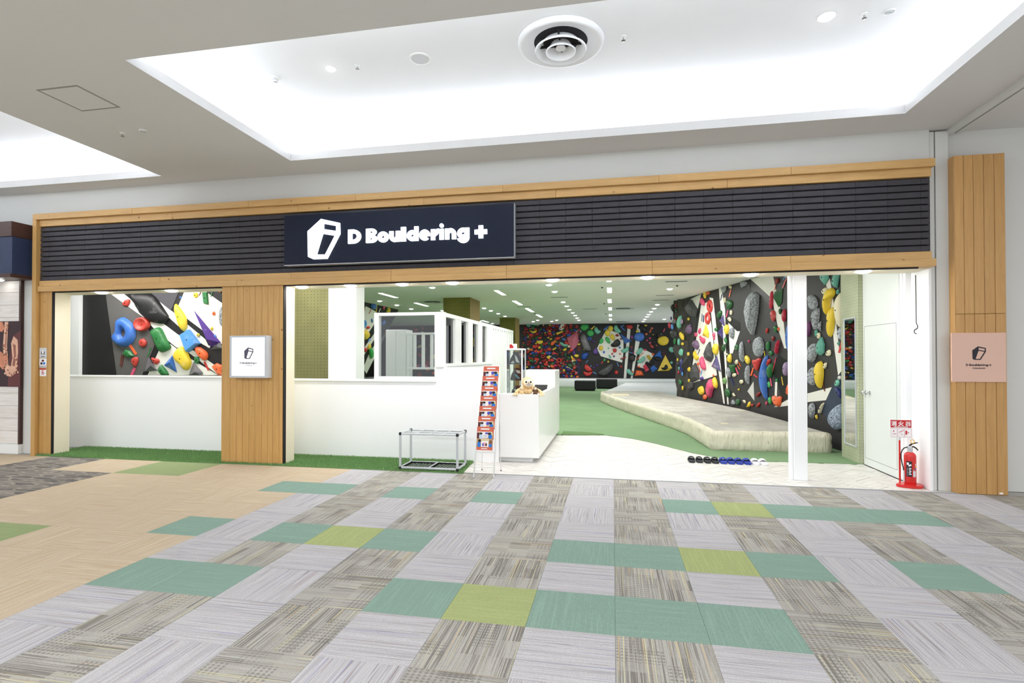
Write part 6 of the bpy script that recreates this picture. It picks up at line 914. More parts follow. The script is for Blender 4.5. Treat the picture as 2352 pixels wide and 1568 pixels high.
def holdmat(c):
    if c not in HM:
        if 'speck' in c or c in ('blue-grey', 'pale grey'):
            N = NT('granite_' + c.replace(' ', '_').replace('-', '_')); v = N.coord('Object', rnd=5.); b = L(*HC[c])
            col = N.mix(N.step(N.noise(v, 28., 4, .7), .4, .62), tuple(x * .42 for x in b), tuple(x * 1.2 for x in b)); N.bump(N.noise(v, 40., 3), .3, .01)
            HM[c] = N.fin(col, .65)
        else:
            N = NT('hold_' + c.replace(' ', '_')); v = N.coord('Object', rnd=5.); b = L(*HC[c])
            ch = N.step(N.noise(v, 5., 4, .65), .56, .8)
            col = N.mix(N.math('MULTIPLY', ch, .28 if c not in ('black', 'charcoal') else .18), b, L(236, 234, 232)); N.bump(N.noise(v, 50., 2), .15, .006)
            HM[c] = N.fin(col, .42, 0, .45)
    return HM[c]
for key, col, p in TAPES:
    M().solid([(p[i], p[i + 1]) for i in range(0, 8, 2)], [], WALLS[key], .009, .013).build('tape_strip', holdmat(col), WALL[key])
def smoothloop(P, it=1):
    for _ in range(it):
        n = len(P); P = [q for i in range(n) for q in ((P[i] * .75 + P[(i + 1) % n] * .25), (P[i] * .25 + P[(i + 1) % n] * .75))]
    return P
def holdmesh(kind, pts, ex, H):
    P = [Vector((pts[i], pts[i + 1])) for i in range(0, len(pts), 2)]
    k = M(); sm = 'auto'
    def loft(P, prof, close=True):
        n = len(P); c = sum(P, Vector((0, 0))) / n; b = len(k.v)
        for s, z in prof: k.v += [(c.x + (p.x - c.x) * s, c.y + (p.y - c.y) * s, z * H) for p in P]
        for a in range(len(prof) - 1): k.f += [(b + a * n + i, b + a * n + (i + 1) % n, b + (a + 1) * n + (i + 1) % n, b + (a + 1) * n + i) for i in range(n)]
        if close: k.f.append(tuple(b + (len(prof) - 1) * n + i for i in range(n)))
    if kind in 'ep':
        if kind == 'p': P = smoothloop(P)
        loft(P, [(1, 0), (.99, .22), (.93, .5), (.8, .76), (.58, .93), (.3, 1)]); sm = True
    elif kind == 'f':
        loft(P, [(1, 0), (.96, .35), (.62, .92), (.3, 1)]); sm = False
    elif kind == 'b':
        loft(P, [(1, 0), (.97, .6), (.86, 1)]); sm = False
    elif kind == 'd':
        loft(P, [(1, 0), (1, .4), (.97, .75), (.88, 1), (.78, .97), (.5, .6), (.25, .45)]); sm = True
    elif kind == 'y':
        a = P.pop(); n = len(P); k.v = [(p.x, p.y, 0) for p in P] + [(a.x, a.y, H)]; k.f = [(i, (i + 1) % n, n) for i in range(n)]; sm = False
    elif kind in 'ro':
        N_ = 24; c = sum(P, Vector((0, 0))) / len(P)
        if kind == 'o': P = smoothloop(P); Q = [Vector((ex[i], ex[i + 1])) for i in range(0, len(ex), 2)]; c = sum(Q, Vector((0, 0))) / len(Q)
        else: Q = [c + (p - c) * ex for p in P]
        def ray(P, a):
            d = Vector((math.cos(a), math.sin(a))); best = None
            for i in range(len(P)):
                p, q = P[i] - c, P[(i + 1) % len(P)] - c; e = q - p; den = d.x * e.y - d.y * e.x
                if abs(den) < 1e-9: continue
                t = (p.x * e.y - p.y * e.x) / den; s = (p.x * d.y - p.y * d.x) / den
                if t > 0 and -1e-6 <= s <= 1 + 1e-6 and (best is None or t > best): best = t
            return c + d * (best or .01)
        S_ = 7
        for i in range(N_):
            a = 2 * PI * i / N_; o_, i_ = ray(P, a), ray(Q, a)
            for j in range(S_):
                t = j / (S_ - 1); p = o_.lerp(i_, t); k.v.append((p.x, p.y, H * math.sqrt(max(0, 1 - (2 * t - 1) ** 2))))
        for i in range(N_):
            for j in range(S_ - 1): k.f.append((i * S_ + j, ((i + 1) % N_) * S_ + j, ((i + 1) % N_) * S_ + j + 1, i * S_ + j + 1))
        sm = True
    return k, sm
def wmat(key, u, v, n0=0., a=0.):
    o, U, V, N_ = [Vector(x) for x in WALLS[key]]
    m = Matrix((U, V, N_)).transposed().to_4x4() @ Matrix.Rotation(a, 4, 'Z'); m.translation = o + U * u + V * v + N_ * n0; return m
boltk = M().lathe([(1, 0), (1, .5), (.6, .6), (.5, .1)], (0, 0, 0), 8)
for key, col, kind, u, v, H, lab, pts, ex in HOLDS:
    k, sm = holdmesh(kind, pts, ex, H)
    big = max(pts[0::2]) - min(pts[0::2]) > .09
    nm_ = 'climbing_volume' if kind == 'y' or 'volume' in lab else 'climbing_hold'
    o = bpy.data.objects.new(nm_, k.data(nm_, holdmat(col), sm)); COL.objects.link(o)
    base = .012 + (.30 if 'black flame' in lab else 0.) + (.09 if key == 'R1' and u < 1.1 else 0.)
    o.matrix_world = wmat(key, u, v, base)
    tag(o, lab, 'climbing hold')
    if kind not in 'yor':
        r = min(.012, .1 * (max(pts[0::2]) - min(pts[0::2]))); cy = 0.
        me = M().lathe([(r, -.004), (r, .004), (r * .6, .005), (r * .5, .001)], (0, 0, H * (.45 if kind == 'd' else 1)), 8).data('bolt', MT['black'])
        b = bpy.data.objects.new('bolt', me); COL.objects.link(b); b.parent = o
DENSE = []; rd = random.Random(5); occ = [(h[3], h[4], .30 * math.sqrt((max(h[7][0::2]) - min(h[7][0::2])) * (max(h[7][1::2]) - min(h[7][1::2])))) for h in HOLDS if h[0] == 'BW']
pal = ['red'] * 12 + ['yellow'] * 7 + ['deep blue'] * 8 + ['dark green'] * 12 + ['dark red'] * 28 + ['dark purple'] * 12 + ['orange'] * 5 + ['cream'] * 3 + ['teal'] * 3 + ['rose'] * 4 + ['black'] * 14 + ['brown'] * 12 + ['navy'] * 8  # weighted to dark colours, painting in the dimmer light on the overhang
for (ua, ub, va, vb, num, sizes) in ((9.16, 12.25, .45, 3.26, 420, (.036, .044, .054, .066, .08, .1)), (2.9, 7.9, .5, 3.2, 150, (.06, .075, .1, .13))):
    n_ = 0
    for _ in range(30000):
        if n_ >= num: break
        u, v, r = rd.uniform(ua, ub), rd.uniform(va, vb), rd.choice(sizes)
        if ua > 9 and v < 3.2 - (u - 9.2) * .15 - 2.4 and u > 11.6: continue
        if ua > 9 and u > 11.2 and v > 1.4 + 12.25 - u and rd.random() < .6: continue
        if any((u - a) ** 2 + (v - b) ** 2 < ((c + r) * .66) ** 2 for a, b, c in occ): continue
        occ.append((u, v, r)); n_ += 1; DENSE.append((rd.choice(pal), u, v, r * rd.uniform(1, 1.7), r, rd.uniform(-.7, .7)))
dk = M(); dcol = sorted({d[0] for d in DENSE}); dmi = []
for col, u, v, rx, ry_, a in DENSE:
    i = random.random() * 6; q, _ = holdmesh('p', [q for t in range(7) for q in (math.cos(t * .8976) * (1 + .25 * math.sin(3 * t + i)), math.sin(t * .8976) * (1 + .2 * math.cos(2 * t + i)))], 0, .8)
    m4 = wmat('BW', u, v, .002, a) @ Matrix.Diagonal((rx, ry_, ry_, 1)); n0 = len(dk.f)
    dk.add([tuple(m4 @ Vector(p)) for p in q.v], q.f); dmi += [dcol.index(col)] * (len(dk.f) - n0)
o = dk.build('small_holds', None, None, (-5, 25.9, 0), True, label='swarm of small many-coloured holds crowding the overhanging back wall', cat='climbing holds', kind='stuff')
for c in dcol: o.data.materials.append(holdmat(c))
o.data.polygons.foreach_set('material_index', dmi)
# rough rock corner where the right climbing wall turns away
A_, U_, V_, Nn = [Vector(x) for x in WALLS['R1']]; k = M(); rnd = random.Random(8); cols_ = 9; rows_ = 13
for i in range(cols_ + 1):
    for j in range(rows_ + 1):
        f = j / rows_; t = i / cols_; bul = 0
        if i == 0: p = A_ + Vector((.55, 1.9, 0)) + V_ * (f * 3.29)
        else:
            e = (-.02 + .34 * (1 - f)); uu = e + (1.15 - e) * (i - 1) / (cols_ - 1)
            out = rnd.uniform(.0, .17) * (1 if (i + j) % 2 else .4) if 1 < i < cols_ else rnd.uniform(0, .05) * (i == 1)
            p = A_ + U_ * (uu + (rnd.uniform(-.05, .05) if i > 1 else rnd.uniform(-.06, .06))) + Nn * (out if i < cols_ else .0) + V_ * (f * 3.29)
        k.v.append(tuple(p))
for i in range(cols_):
    for j in range(rows_):
        a = i * (rows_ + 1) + j; b = a + rows_ + 1; k.f += [(a, b, b + 1), (a, b + 1, a + 1)]
k.build('wall_rock', paint('rough_rock_charcoal', (66, 64, 60), .7, .4, 3, bump=.5, bs=20), kind='structure', label='rough charcoal rock corner where the right climbing wall turns away', cat='wall')
# ------------------------------------------------------------------ booth window frame and white slat fence
wn = M().box(-3.555, -3.49, 4.62, 4.73, 1.19, 2.19).build('window_1', MT['white2'], kind='structure', label='white framed glass booth window standing on the low wall', cat='window')
M().cbox(-2.584, -2.457, 4.62, 4.733, 1.391, 2.188, .004).box(-2.60, -2.586, 4.622, 4.738, 1.19, 2.188).build('corner_post', MT['white2'], wn)
M().cbox(-3.555, -2.455, 4.615, 4.735, 2.15, 2.195, .004).build('top_rail', MT['white2'], wn)
M().cbox(-3.49, -2.602, 4.62, 4.73, 1.19, 1.235, .004).build('bottom_rail', MT['white2'], wn)
M().box(-3.49, -2.60, 4.67, 4.676, 1.235, 2.15).build('pane', MT['glass'], wn)
M().box(-2.55, -2.46, 4.74, 10.35, 2.13, 2.19).build('top_rail', MT['white2'], wn)
M().box(-2.56, -2.44, 4.74, 7.86, 1.385, 1.43).build('bottom_rail', MT['white2'], wn)
M().box(-2.55, -2.46, 4.74, 7.86, .0, 1.385).build('side_wall', MT['white2'], wn)
for a, b in ((5.245, 5.587), (6.012, 6.328), (6.73, 7.06), (7.45, 7.86)): M().cbox(-2.55, -2.46, a, b, 1.43, 2.13, .004).build('mullion', MT['white2'], wn)
for a, b in ((4.74, 5.245), (5.587, 6.012), (6.328, 6.73), (7.06, 7.45)): M().box(-2.508, -2.502, a, b, 1.43, 2.13).build('pane', MT['glass'], wn)
fe = thing('slat_fence', (-2.505, 9.1, 0), 'white slat fence of close upright boards continuing the booth side', 'fence')
M().box(-2.55, -2.46, 7.86, 10.35, .06, .14).build('bottom_rail', MT['white2'], fe)
sp = 7.93; me_ = M().cbox(-.045, .045, -.055, .055, .02, 2.13, .004).data('slat', MT['white2'])
while sp < 10.3: inst('slat', me_, (-2.505, sp, 0), fe); sp += .235
# behind the glass: a plain white cupboard and a white railing
cb = thing('cupboard', (-5.03, 9.1, 0), 'plain white cupboard seen through the booth window', 'cupboard')
M().cbox(-5.29, -4.77, 9.0, 9.4, .02, 2.175, .008).build('body', MT['white2'], cb); M().box(-5.28, -5.035, 8.985, 9.0, .08, 2.16).build('door', MT['white2'], cb); M().box(-5.025, -4.78, 8.985, 9.0, .08, 2.16).build('door', MT['white2'], cb)
ra = thing('railing', (-3.8, 9.0, 0), 'white railing with upright bars beside the cupboard behind the booth glass', 'railing')
M().cbox(-4.76, -2.76, 8.97, 9.03, 2.05, 2.10, .004).build('top_rail', MT['white2'], ra); M().cbox(-4.76, -2.76, 8.97, 9.03, 1.24, 1.29, .004).build('bottom_rail', MT['white2'], ra)
x = -4.60
while x < -2.8: M().cbox(x, x + .07, 8.975, 9.025, 1.28, 2.06, .003).build('baluster', MT['white2'], ra); x += .21
for x in (-4.76, -2.82): M().cbox(x + .003, x + .057, 8.974, 9.026, .013, 2.06, .003).build('post', MT['white2'], ra)
# ------------------------------------------------------------------ reception counter and what stands on it
rc = thing('reception_counter', (-1.34, 6.2, 0), 'glossy white reception counter with a raised far end', 'counter')
M().cbox(-1.625, -1.05, 4.65, 4.72, .08, .99, .004).build('front_panel', MT['white2'], rc)
M().cbox(-1.115, -1.05, 4.72, 7.7, .08, .985, .004).build('side_panel', MT['white2'], rc)
M().cbox(-1.625, -1.115, 4.725, 4.98, .94, .989, .004).build('ledge', MT['white2'], rc)
M().cbox(-1.70, -1.115, 4.98, 6.9, .90, .949, .004).build('worktop', MT['white2'], rc)
M().cbox(-1.66, -1.05, 6.9, 7.72, .985, 1.28, .006).box(-1.66, -1.115, 6.9, 7.70, .08, .985).build('raised_end', MT['white2'], rc)
M().box(-1.64, -1.16, 4.76, 7.6, .006, .08).box(-1.69, -1.65, 5.0, 6.85, .006, .9).build('plinth', MT['white'], rc)
M().box(-1.0495, -1.0485, 4.74, 7.64, .2, .93).build('side_pane', paint('pale_green_acrylic', (236, 240, 238), .28, .02, 2), rc)
def plate(a, b, w, t, name, m, parent=None, **k):     # thin sheet leaning between two points
    a, b = Vector(a), Vector(b); v = (b - a); u = Vector((1, 0, 0)); n = u.cross(v).normalized()
    return M().solid([(-w / 2, 0), (w / 2, 0), (w / 2, v.length), (-w / 2, v.length)], [], (a, u, v.normalized(), n), -t / 2, t / 2).build(name, m, parent, **k)
plate((-1.235, 6.42, .953), (-1.235, 6.56, 1.12), .17, .006, 'notice_card', MT['paper'], loc=(-1.235, 6.42, .953), label='blank white card propped up on the reception counter', cat='card')
tb_ = thing('tablet', (-1.22, 6.1, .95), 'black tablet on the reception counter behind the toy sloth', 'tablet')
plate((-1.21, 6.0, .957), (-1.21, 6.16, 1.05), .22, .010, 'body', MT['black'], tb_); plate((-1.21, 5.993, .965), (-1.21, 6.148, 1.053), .2, .002, 'screen', MT['gap'], tb_); M().box(-1.27, -1.15, 6.03, 6.2, .951, .957).build('stand', MT['black'], tb_)
pe = M().tube([(-1.30, 6.3, .955), (-1.24, 6.45, 1.14)], .004, 6).build('pen', MT['alu'], loc=(-1.30, 6.3, .955), label='grey pen leaning against the white card on the counter', cat='pen')
# glass display cabinet with chalk bags
dc = thing('display_cabinet', (-1.51, 5.36, .95), 'slim glass display cabinet with white frame on the reception counter', 'cabinet')
X0, X1, Y0, Y1, Z0, Z1 = -1.645, -1.375, 5.2, 5.52, .95, 1.66
for x in (X0, X1 - .02):
    for y in (Y0, Y1 - .02): M().box(x, x + .02, y, y + .02, Z0, Z1).build('corner_post', MT['white2'], dc)
M().box(X0, X1, Y0, Y1, Z0, Z0 + .012).build('base', MT['white2'], dc); M().cbox(X0 - .003, X1 + .003, Y0 - .003, Y1 + .003, Z1 - .025, Z1, .003).build('top', MT['white2'], dc)
for z in (1.165, 1.415): M().box(X0 + .02, X1 - .02, Y0 + .02, Y1 - .02, z - .006, z).build('shelf', MT['cglass'], dc)
M().box(X0 + .02, X1 - .02, Y0 + .004, Y0 + .008, Z0 + .012, Z1 - .025).build('pane', MT['cglass'], dc); M().box(X1 - .012, X1 - .008, Y0 + .02, Y1 - .02, Z0 + .012, Z1 - .025).build('pane', MT['cglass'], dc); M().box(X0 + .008, X0 + .012, Y0 + .02, Y1 - .02, Z0 + .012, Z1 - .025).build('pane', MT['cglass'], dc)
BG = paint('bag_black', (38, 40, 42), .8, .2, 20); BW_ = paint('bag_white', (228, 228, 226), .8, .05); BT = paint('bag_teal', (84, 170, 188), .8, .05); BR = paint('bag_red', (150, 60, 60), .8, .1)
def bag(x, z, h, patch, lab):
    t = thing('chalk_bag', (x, 5.34, z), lab, 'bag', 'chalk bags in the display cabinet')
    k = M(); pr = [(1, 0), (1.02, .12), (.86, .45), (.55, .75), (.42, .84), (.5, .93), (.46, 1)]; n = 14
    for s_, zz in pr: k.v += [(x + .1 * s_ * math.cos(2 * PI * i / n), 5.34 + .055 * s_ * math.sin(2 * PI * i / n), z + .001 + zz * h) for i in range(n)]
    for a in range(len(pr) - 1): k.f += [(a * n + i, a * n + (i + 1) % n, (a + 1) * n + (i + 1) % n, (a + 1) * n + i) for i in range(n)]
    k.f += [tuple(range(n))[::-1], tuple((len(pr) - 1) * n + i for i in range(n))]
    k.build('pouch', BG, t, smooth='auto')
    for m, P in patch: M().solid([(x + a * .1, z + b * h) for a, b in P], [], ((0, 5.30, 0), (1, 0, 0), (0, -.22, 1), (0, -1, -.22)), -.02 + .0, .002).build('patch', m, t) if 0 else M().solid([(a * .1, b * h) for a, b in P], [], ((x, 5.283, z), (1, 0, 0), Vector((0, .17, 1)).normalized(), (0, -.98, .17)), -.002, .010).build('patch', m, t)
bag(-1.505, 1.415, .19, [(BW_, [(-.1, .8), (.25, .6), (.5, .3), (.7, .12), (.2, .16), (.05, .3)]), (BW_, [(-.75, .1), (-.3, .3), (-.1, .12), (-.4, .05)])], 'black and white chalk bag on the top shelf of the glass cabinet')
bag(-1.490, 1.165, .19, [(BW_, [(-.1, .85), (.5, .8), (.7, .55), (.1, .6)]), (BT, [(-.3, .5), (.1, .48), (.6, .15), (.3, .1), (-.1, .3)])], 'black chalk bag with a teal flash on the middle shelf of the glass cabinet')
bag(-1.475, .962, .115, [(BR, [(-.1, .4), (.4, .3), (.3, .1), (-.1, .1)]), (BW_, [(-.5, .5), (-.2, .6), (-.3, .3)])], 'black and dark red chalk bag at the bottom of the glass cabinet')
bx = thing('gift_box', (-1.53, 5.36, 1.66), 'red and white patterned box on top of the glass cabinet', 'box')
M().cbox(-1.60, -1.50, 5.32, 5.42, 1.6605, 1.735, .003).build('body', MT['paper'], bx); M().solid([(-1.60, 1.665), (-1.535, 1.67), (-1.545, 1.70), (-1.575, 1.73), (-1.60, 1.72)], [], XZ(5.32), 0, .002).build('pattern', MT['signred'], bx)
cd = M().solid([(0, 0), (.07, 0), (.08, .12), (.01, .13)], [], ((-1.52, 5.5, 1.47), (1, 0, 0), (0, 0, 1), (0, -1, 0)), 0, .004).build('picture_card', paint('colourful_card', (226, 150, 160), .6, .5, 60), loc=(-1.5, 5.5, 1.47), label='colourful card leaning inside the top of the glass cabinet', cat='card')
# plush sloth toy with two cubs
FUR = paint('honey_fur', (236, 206, 158), .95, .22, 60, bump=.6, bs=180); FURP = paint('cream_fur', (240, 218, 176), .95, .1, 60, bump=.5, bs=180); FACE = paint('cream_face', (244, 232, 208), .9, .05, 30); DARK = paint('brown_fur', (112, 82, 60), .95, .2, 50, bump=.5, bs=180)
ps = thing('plush_sloth', (-1.21, 4.82, .99), 'honey coloured plush sloth toy hanging over the reception counter edge', 'toy')
def skinbody(nodes, edges, name, m, parent, lev=2):
    me = bpy.data.meshes.new(name); p0 = wloc(parent)
    me.from_pydata([tuple(Vector(n[:3]) - p0) for n in nodes], edges, []); me.materials.append(m)
    o = bpy.data.objects.new(name, me); COL.objects.link(o); o.parent = parent
    sk = o.modifiers.new('skin', 'SKIN'); me.skin_vertices or None
    for i, n in enumerate(nodes):
        sv = me.skin_vertices[0].data[i]; sv.radius = (n[3], n[3]); sv.use_root = i == 0
    sk.use_smooth_shade = True; ss = o.modifiers.new('sub', 'SUBSURF'); ss.levels = lev; ss.render_levels = lev
    return o
try:
    skinbody([(-1.22, 4.84, 1.03, .055), (-1.22, 4.84, 1.08, .06), (-1.235, 4.83, 1.13, .045), (-1.30, 4.80, 1.065, .034), (-1.37, 4.74, 1.035, .03), (-1.385, 4.68, 1.0, .03), (-1.14, 4.80, 1.06, .034), (-1.05, 4.74, 1.03, .03), (-1.005, 4.68, 1.0, .028), (-1.27, 4.72, 1.025, .034), (-1.18, 4.72, 1.025, .034)],
             [(0, 1), (1, 2), (1, 3), (3, 4), (4, 5), (1, 6), (6, 7), (7, 8), (0, 9), (0, 10)], 'body', FUR, ps)
except Exception as e: print('skin', e)
M().ball((-1.232, 4.78, 1.155), .088, .07, .082, 20, 12).build('head', FUR, ps, smooth=True)
M().ball((-1.206, 4.722, 1.150), .070, .036, .060, 18, 10).build('face', FACE, ps, smooth=True)
for x, y in ((-1.238, 4.690), (-1.172, 4.692)): M().ball((x, y, 1.166), .0135, .009, .0155, 10, 6).build('eye', MT['black'], ps, smooth=True)
M().ball((-1.200, 4.684, 1.154), .011, .008, .007, 10, 6).build('nose', DARK, ps, smooth=True); M().tube([(-1.226, 4.687, 1.124), (-1.21, 4.681, 1.130), (-1.195, 4.681, 1.130), (-1.18, 4.687, 1.126)], .0035, 6).build('mouth', MT['grey'], ps)
M().ball((-1.203, 4.694, 1.132), .036, .012, .017, 12, 6).build('muzzle', paint('muzzle_grey', (206, 196, 196), .9), ps, smooth=True)
for s_, x in ((-1, -1.385), (1, -1.005)):
    k = M()
    for q in (-.022, 0, .022): k.tube([(x + q, 4.69, 1.0), (x + q * 1.2, 4.645, .992), (x + q * 1.3, 4.638, .965)], [.013, .011, .007], 7)
    k.build('claws', FURP, ps, smooth=True)
for x, m, lb in ((-1.305, FUR, 'tan'), (-1.105, DARK, 'brown')):
    c_ = thing('plush_cub', (x, 4.71, .99), f'small {lb} plush sloth cub clinging to the big honey plush sloth', 'toy')
    M().ball((x, 4.70, 1.022), .032, .03, .036, 12, 8).ball((x - .025, 4.685, 1.0), .014, .02, .012, 8, 6).ball((x + .025, 4.685, 1.0), .014, .02, .012, 8, 6).ball((x - .03, 4.69, 1.04), .012, .012, .022, 8, 6).ball((x + .03, 4.69, 1.04), .012, .012, .022, 8, 6).build('body', m, c_, smooth=True)
    M().ball((x, 4.69, 1.075), .030, .026, .028, 12, 8).build('head', m, c_, smooth=True); M().ball((x + .003, 4.668, 1.074), .022, .010, .019, 12, 6).build('face', FACE, c_, smooth=True)
    for q in (-.009, .012): M().ball((x + q, 4.658, 1.079), .004, .003, .005, 6, 5).build('eye', MT['black'], c_)
# ------------------------------------------------------------------ umbrella rack
ur = thing('umbrella_rack', (-2.45, 4.06, 0), 'empty aluminium umbrella rack with black drip trays on the turf strip', 'rack')
xa, xb, ya, yb = -2.835, -2.01, 3.84, 4.26; tu = .028; zb = .03
for x in (xa, xb - tu):
    for y in (ya, yb - tu):
        M().cbox(x, x + tu, y, y + tu, zb, .50, .004).build('leg', MT['alu'], ur)
        for z in (zb - .012, .475): M().cbox(x - .003, x + tu + .003, y - .003, y + tu + .003, z, z + .04, .005).build('corner_cap', MT['black'], ur)
for z in (zb + .002, .482):
    for y in (ya, yb - tu): M().cbox(xa + tu, xb - tu, y + .002, y + tu - .002, z, z + .024, .003).build('rail', MT['alu'], ur)
    for x in (xa, xb - tu): M().cbox(x + .002, x + tu - .002, ya + tu, yb - tu, z, z + .024, .003).build('rail', MT['alu'], ur)
M().cbox(xa + tu, xb - tu, 4.035, 4.053, .486, .502, .002).build('rail', MT['alu'], ur)
for x in (-2.62, -2.425, -2.23): M().cbox(x - .009, x + .009, ya + tu, yb - tu, .486, .5, .002).build('divider', MT['alu'], ur)
M().cbox(-2.434, -2.412, ya + tu, yb - tu, zb + .004, zb + .024, .002).build('divider', MT['alu'], ur)
for x0, x1 in ((xa + tu + .004, -2.437), (-2.409, xb - tu - .004)):
    k = M().box(x0, x1, ya + .032, yb - .032, .022, .027)
    for b in ((x0, x1, ya + .032, ya + .040), (x0, x1, yb - .040, yb - .032), (x0, x0 + .008, ya + .032, yb - .032), (x1 - .008, x1, ya + .032, yb - .032)): k.box(*b, .027, .055)
    tr = k.build('drip_tray', MT['black'], ur); k = M()
    for a in range(7):
        for b in range(5): k.lathe([(.011, .027), (.011, .036), (.004, .036)], (x0 + .04 + a * (x1 - x0 - .08) / 6, ya + .07 + b * .068 + (a % 2) * .02, 0), 6)
    k.build('ridges', MT['grey'], tr)
# ------------------------------------------------------------------ leaflet stand
ls = thing('leaflet_stand', (-1.6, 3.85, 0), 'tall white wire leaflet stand holding seven tiers of orange leaflets', 'stand')
for s_, xf, xt in ((-1, -1.745, -1.715), (1, -1.485, -1.50)):
    M().tube([(xf, 3.64, .03), (xt, 4.03, 1.40)], .009, 8).build('front_leg', MT['white2'], ls, smooth=True)
    M().tube([(xf, 3.638, 0), (xf, 3.641, .035)], .0115, 8).build('rubber_foot', MT['lgrey'], ls)
    M().tube([(xf + .005, 4.06, .02), (xt + .0, 3.99, 1.26)], .005, 8).build('rear_leg', MT['white2'], ls, smooth=True)
    M().tube([(xf + .005, 4.061, 0), (xf + .005, 4.06, .02)], .008, 8).build('rubber_foot', MT['black'], ls)
M().tube([(-1.742, 3.668, .13), (-1.488, 3.668, .13)], .008, 8).build('cross_bar', MT['white2'], ls); M().tube([(-1.74, 3.655, .085), (-1.49, 3.655, .085)], .006, 8).build('cross_bar', MT['white2'], ls)
M().tube([(-1.735, 3.715, .31), (-1.49, 3.715, .31)], .010, 8).build('cross_bar', MT['white2'], ls); M().tube([(-1.715, 4.03, 1.40), (-1.50, 4.03, 1.40)], .009, 8).build('cross_bar', MT['white2'], ls)
PD = [0]
def panel(m, pts, name='print'):
    PD[0] += 1
    return M().solid(pts, [], ((0, -.0042 - .0004 * PD[0], 0), (1, 0, 0), (0, 0, 1), (0, -1, 0)), 0, .0006).data(name, m)
def ov(cx, cy, rx, ry, n=12): return [(cx + rx * math.cos(2 * PI * i / n), cy + ry * math.sin(2 * PI * i / n)) for i in range(n)]
def rc_(x0, x1, z0, z1): return [(x0, z0), (x1, z0), (x1, z1), (x0, z1)]
def capsule(cx, cy, w, h): return [(cx + (w if math.cos(a) > 0 else -w) + h * math.cos(a), cy + h * math.sin(a)) for a in [-PI / 2 + 2 * PI * (i + .5) / 16 for i in range(16)]]
P_ = {k: paint('print_' + k, v, .6, .04, 30) for k, v in dict(tan=(222, 202, 150), maroon=(92, 34, 40), shirt=(196, 222, 244), blue=(38, 120, 214), hair=(30, 28, 34), violet=(78, 78, 190), skin=(226, 176, 142), pale=(250, 246, 246), wood=(186, 152, 110), brown=(128, 84, 60), rose=(236, 186, 190)).items()}
PR = [panel(MT['paper'], capsule(0, .268, .05, .0085)), panel(P_['tan'], rc_(-.105, .105, .150, .226)), panel(P_['maroon'], rc_(-.105, -.072, .150, .222)), panel(P_['pale'], rc_(-.045, .02, .150, .224)),
      panel(P_['shirt'], ov(-.055, .170, .022, .030)), panel(P_['hair'], ov(-.052, .210, .020, .014)), panel(P_['violet'], ov(.022, .206, .020, .024)), panel(P_['skin'], [(-.01, .158), (.012, .19), (.03, .18), (.02, .157)]),
      panel(P_['blue'], ov(.072, .172, .026, .032)), panel(P_['hair'], ov(.060, .212, .022, .018)), panel(MT['paper'], rc_(-.095, .095, .226, .233))]
PL = [panel(P_['wood'], rc_(-.105, .105, .040, .146)), panel(P_['pale'], rc_(-.045, .052, .040, .146)), panel(P_['blue'], ov(-.072, .072, .024, .034)), panel(P_['hair'], ov(-.066, .118, .020, .018)), panel(P_['brown'], ov(.080, .10, .02, .03)), panel(P_['blue'], ov(.078, .06, .024, .02)),
      panel(P_['tan'], rc_(-.04, .048, .118, .142)), panel(P_['rose'], ov(.0, .075, .035, .026)), panel(P_['violet'], ov(-.018, .068, .010, .02)), panel(P_['maroon'], ov(.022, .07, .012, .02)), panel(MT['paper'], rc_(-.04, .04, .014, .024))]
lme = M().cbox(-.105, .105, -.004, .004, 0, .297, .0008).data('sheet', MT['orange'])
words_ = ['bottom', 'second lowest', 'third lowest', 'middle', 'third highest', 'second highest', 'top']
for q in range(7):
    f = q / 6; z1 = .632 + f * .773; y = 3.706 + q * .0425; x = -1.622 + q * .004; til = math.radians(-9)
    t = thing('leaflet', (x, y, z1 - .296), f'orange leaflet with photos of children, {words_[q]} tier of the white stand', 'leaflet', 'leaflets in the white stand'); t.rotation_euler.x = til
    for me, nm_ in [(lme, 'sheet')] + [(p, 'print') for p in PR + (PL if q == 0 else [])]:
        o = bpy.data.objects.new(nm_, me); COL.objects.link(o); o.parent = t
    M().tube([(x - .12, y + .01, z1 - .31), (x - .12, y - .02, z1 - .302), (x + .12, y - .02, z1 - .302), (x + .12, y + .01, z1 - .31)], .004, 6).build('holder', MT['white2'], ls)
lb_ = thing('leaflet_tag', (-1.60, 3.688, .45), 'small white notice card on the front of the bottom leaflet', 'card')
M().box(-1.638, -1.57, 3.678, 3.681, .50, .545).build('card', MT['paper'], lb_)
for z in (.512, .522, .532): M().box(-1.628, -1.58, 3.677, 3.678, z, z + .002).build('text_line', MT['ink2'], lb_)
# ------------------------------------------------------------------ fire extinguisher on its stand
ex = thing('fire_extinguisher', (3.40, 4.13, 0), 'red fire extinguisher in a red tray under its sign by the jamb', 'extinguisher')
EX, EY = 3.422, 4.13
M().lathe([(.056, .035), (.060, .05), (.060, .355), (.056, .378), (.042, .398), (.024, .408)], (EX, EY, 0), 28).build('cylinder', MT['red'], ex, smooth='auto')
M().lathe([(.025, .405), (.025, .43), (.029, .432), (.029, .45), (.022, .455), (.020, .475)], (EX, EY, 0), 18).build('valve_collar', MT['alu'], ex, smooth='auto')
M().cbox(EX - .034, EX + .016, EY - .015, EY + .018, .452, .478, .005).build('valve', MT['lgrey'], ex)
M().tube([(EX - .008, EY, .478), (EX + .02, EY, .502), (EX + .055, EY, .514), (EX + .085, EY, .517)], [.010, .009, .008, .004], 8).build('lever', MT['black'], ex, smooth=True)
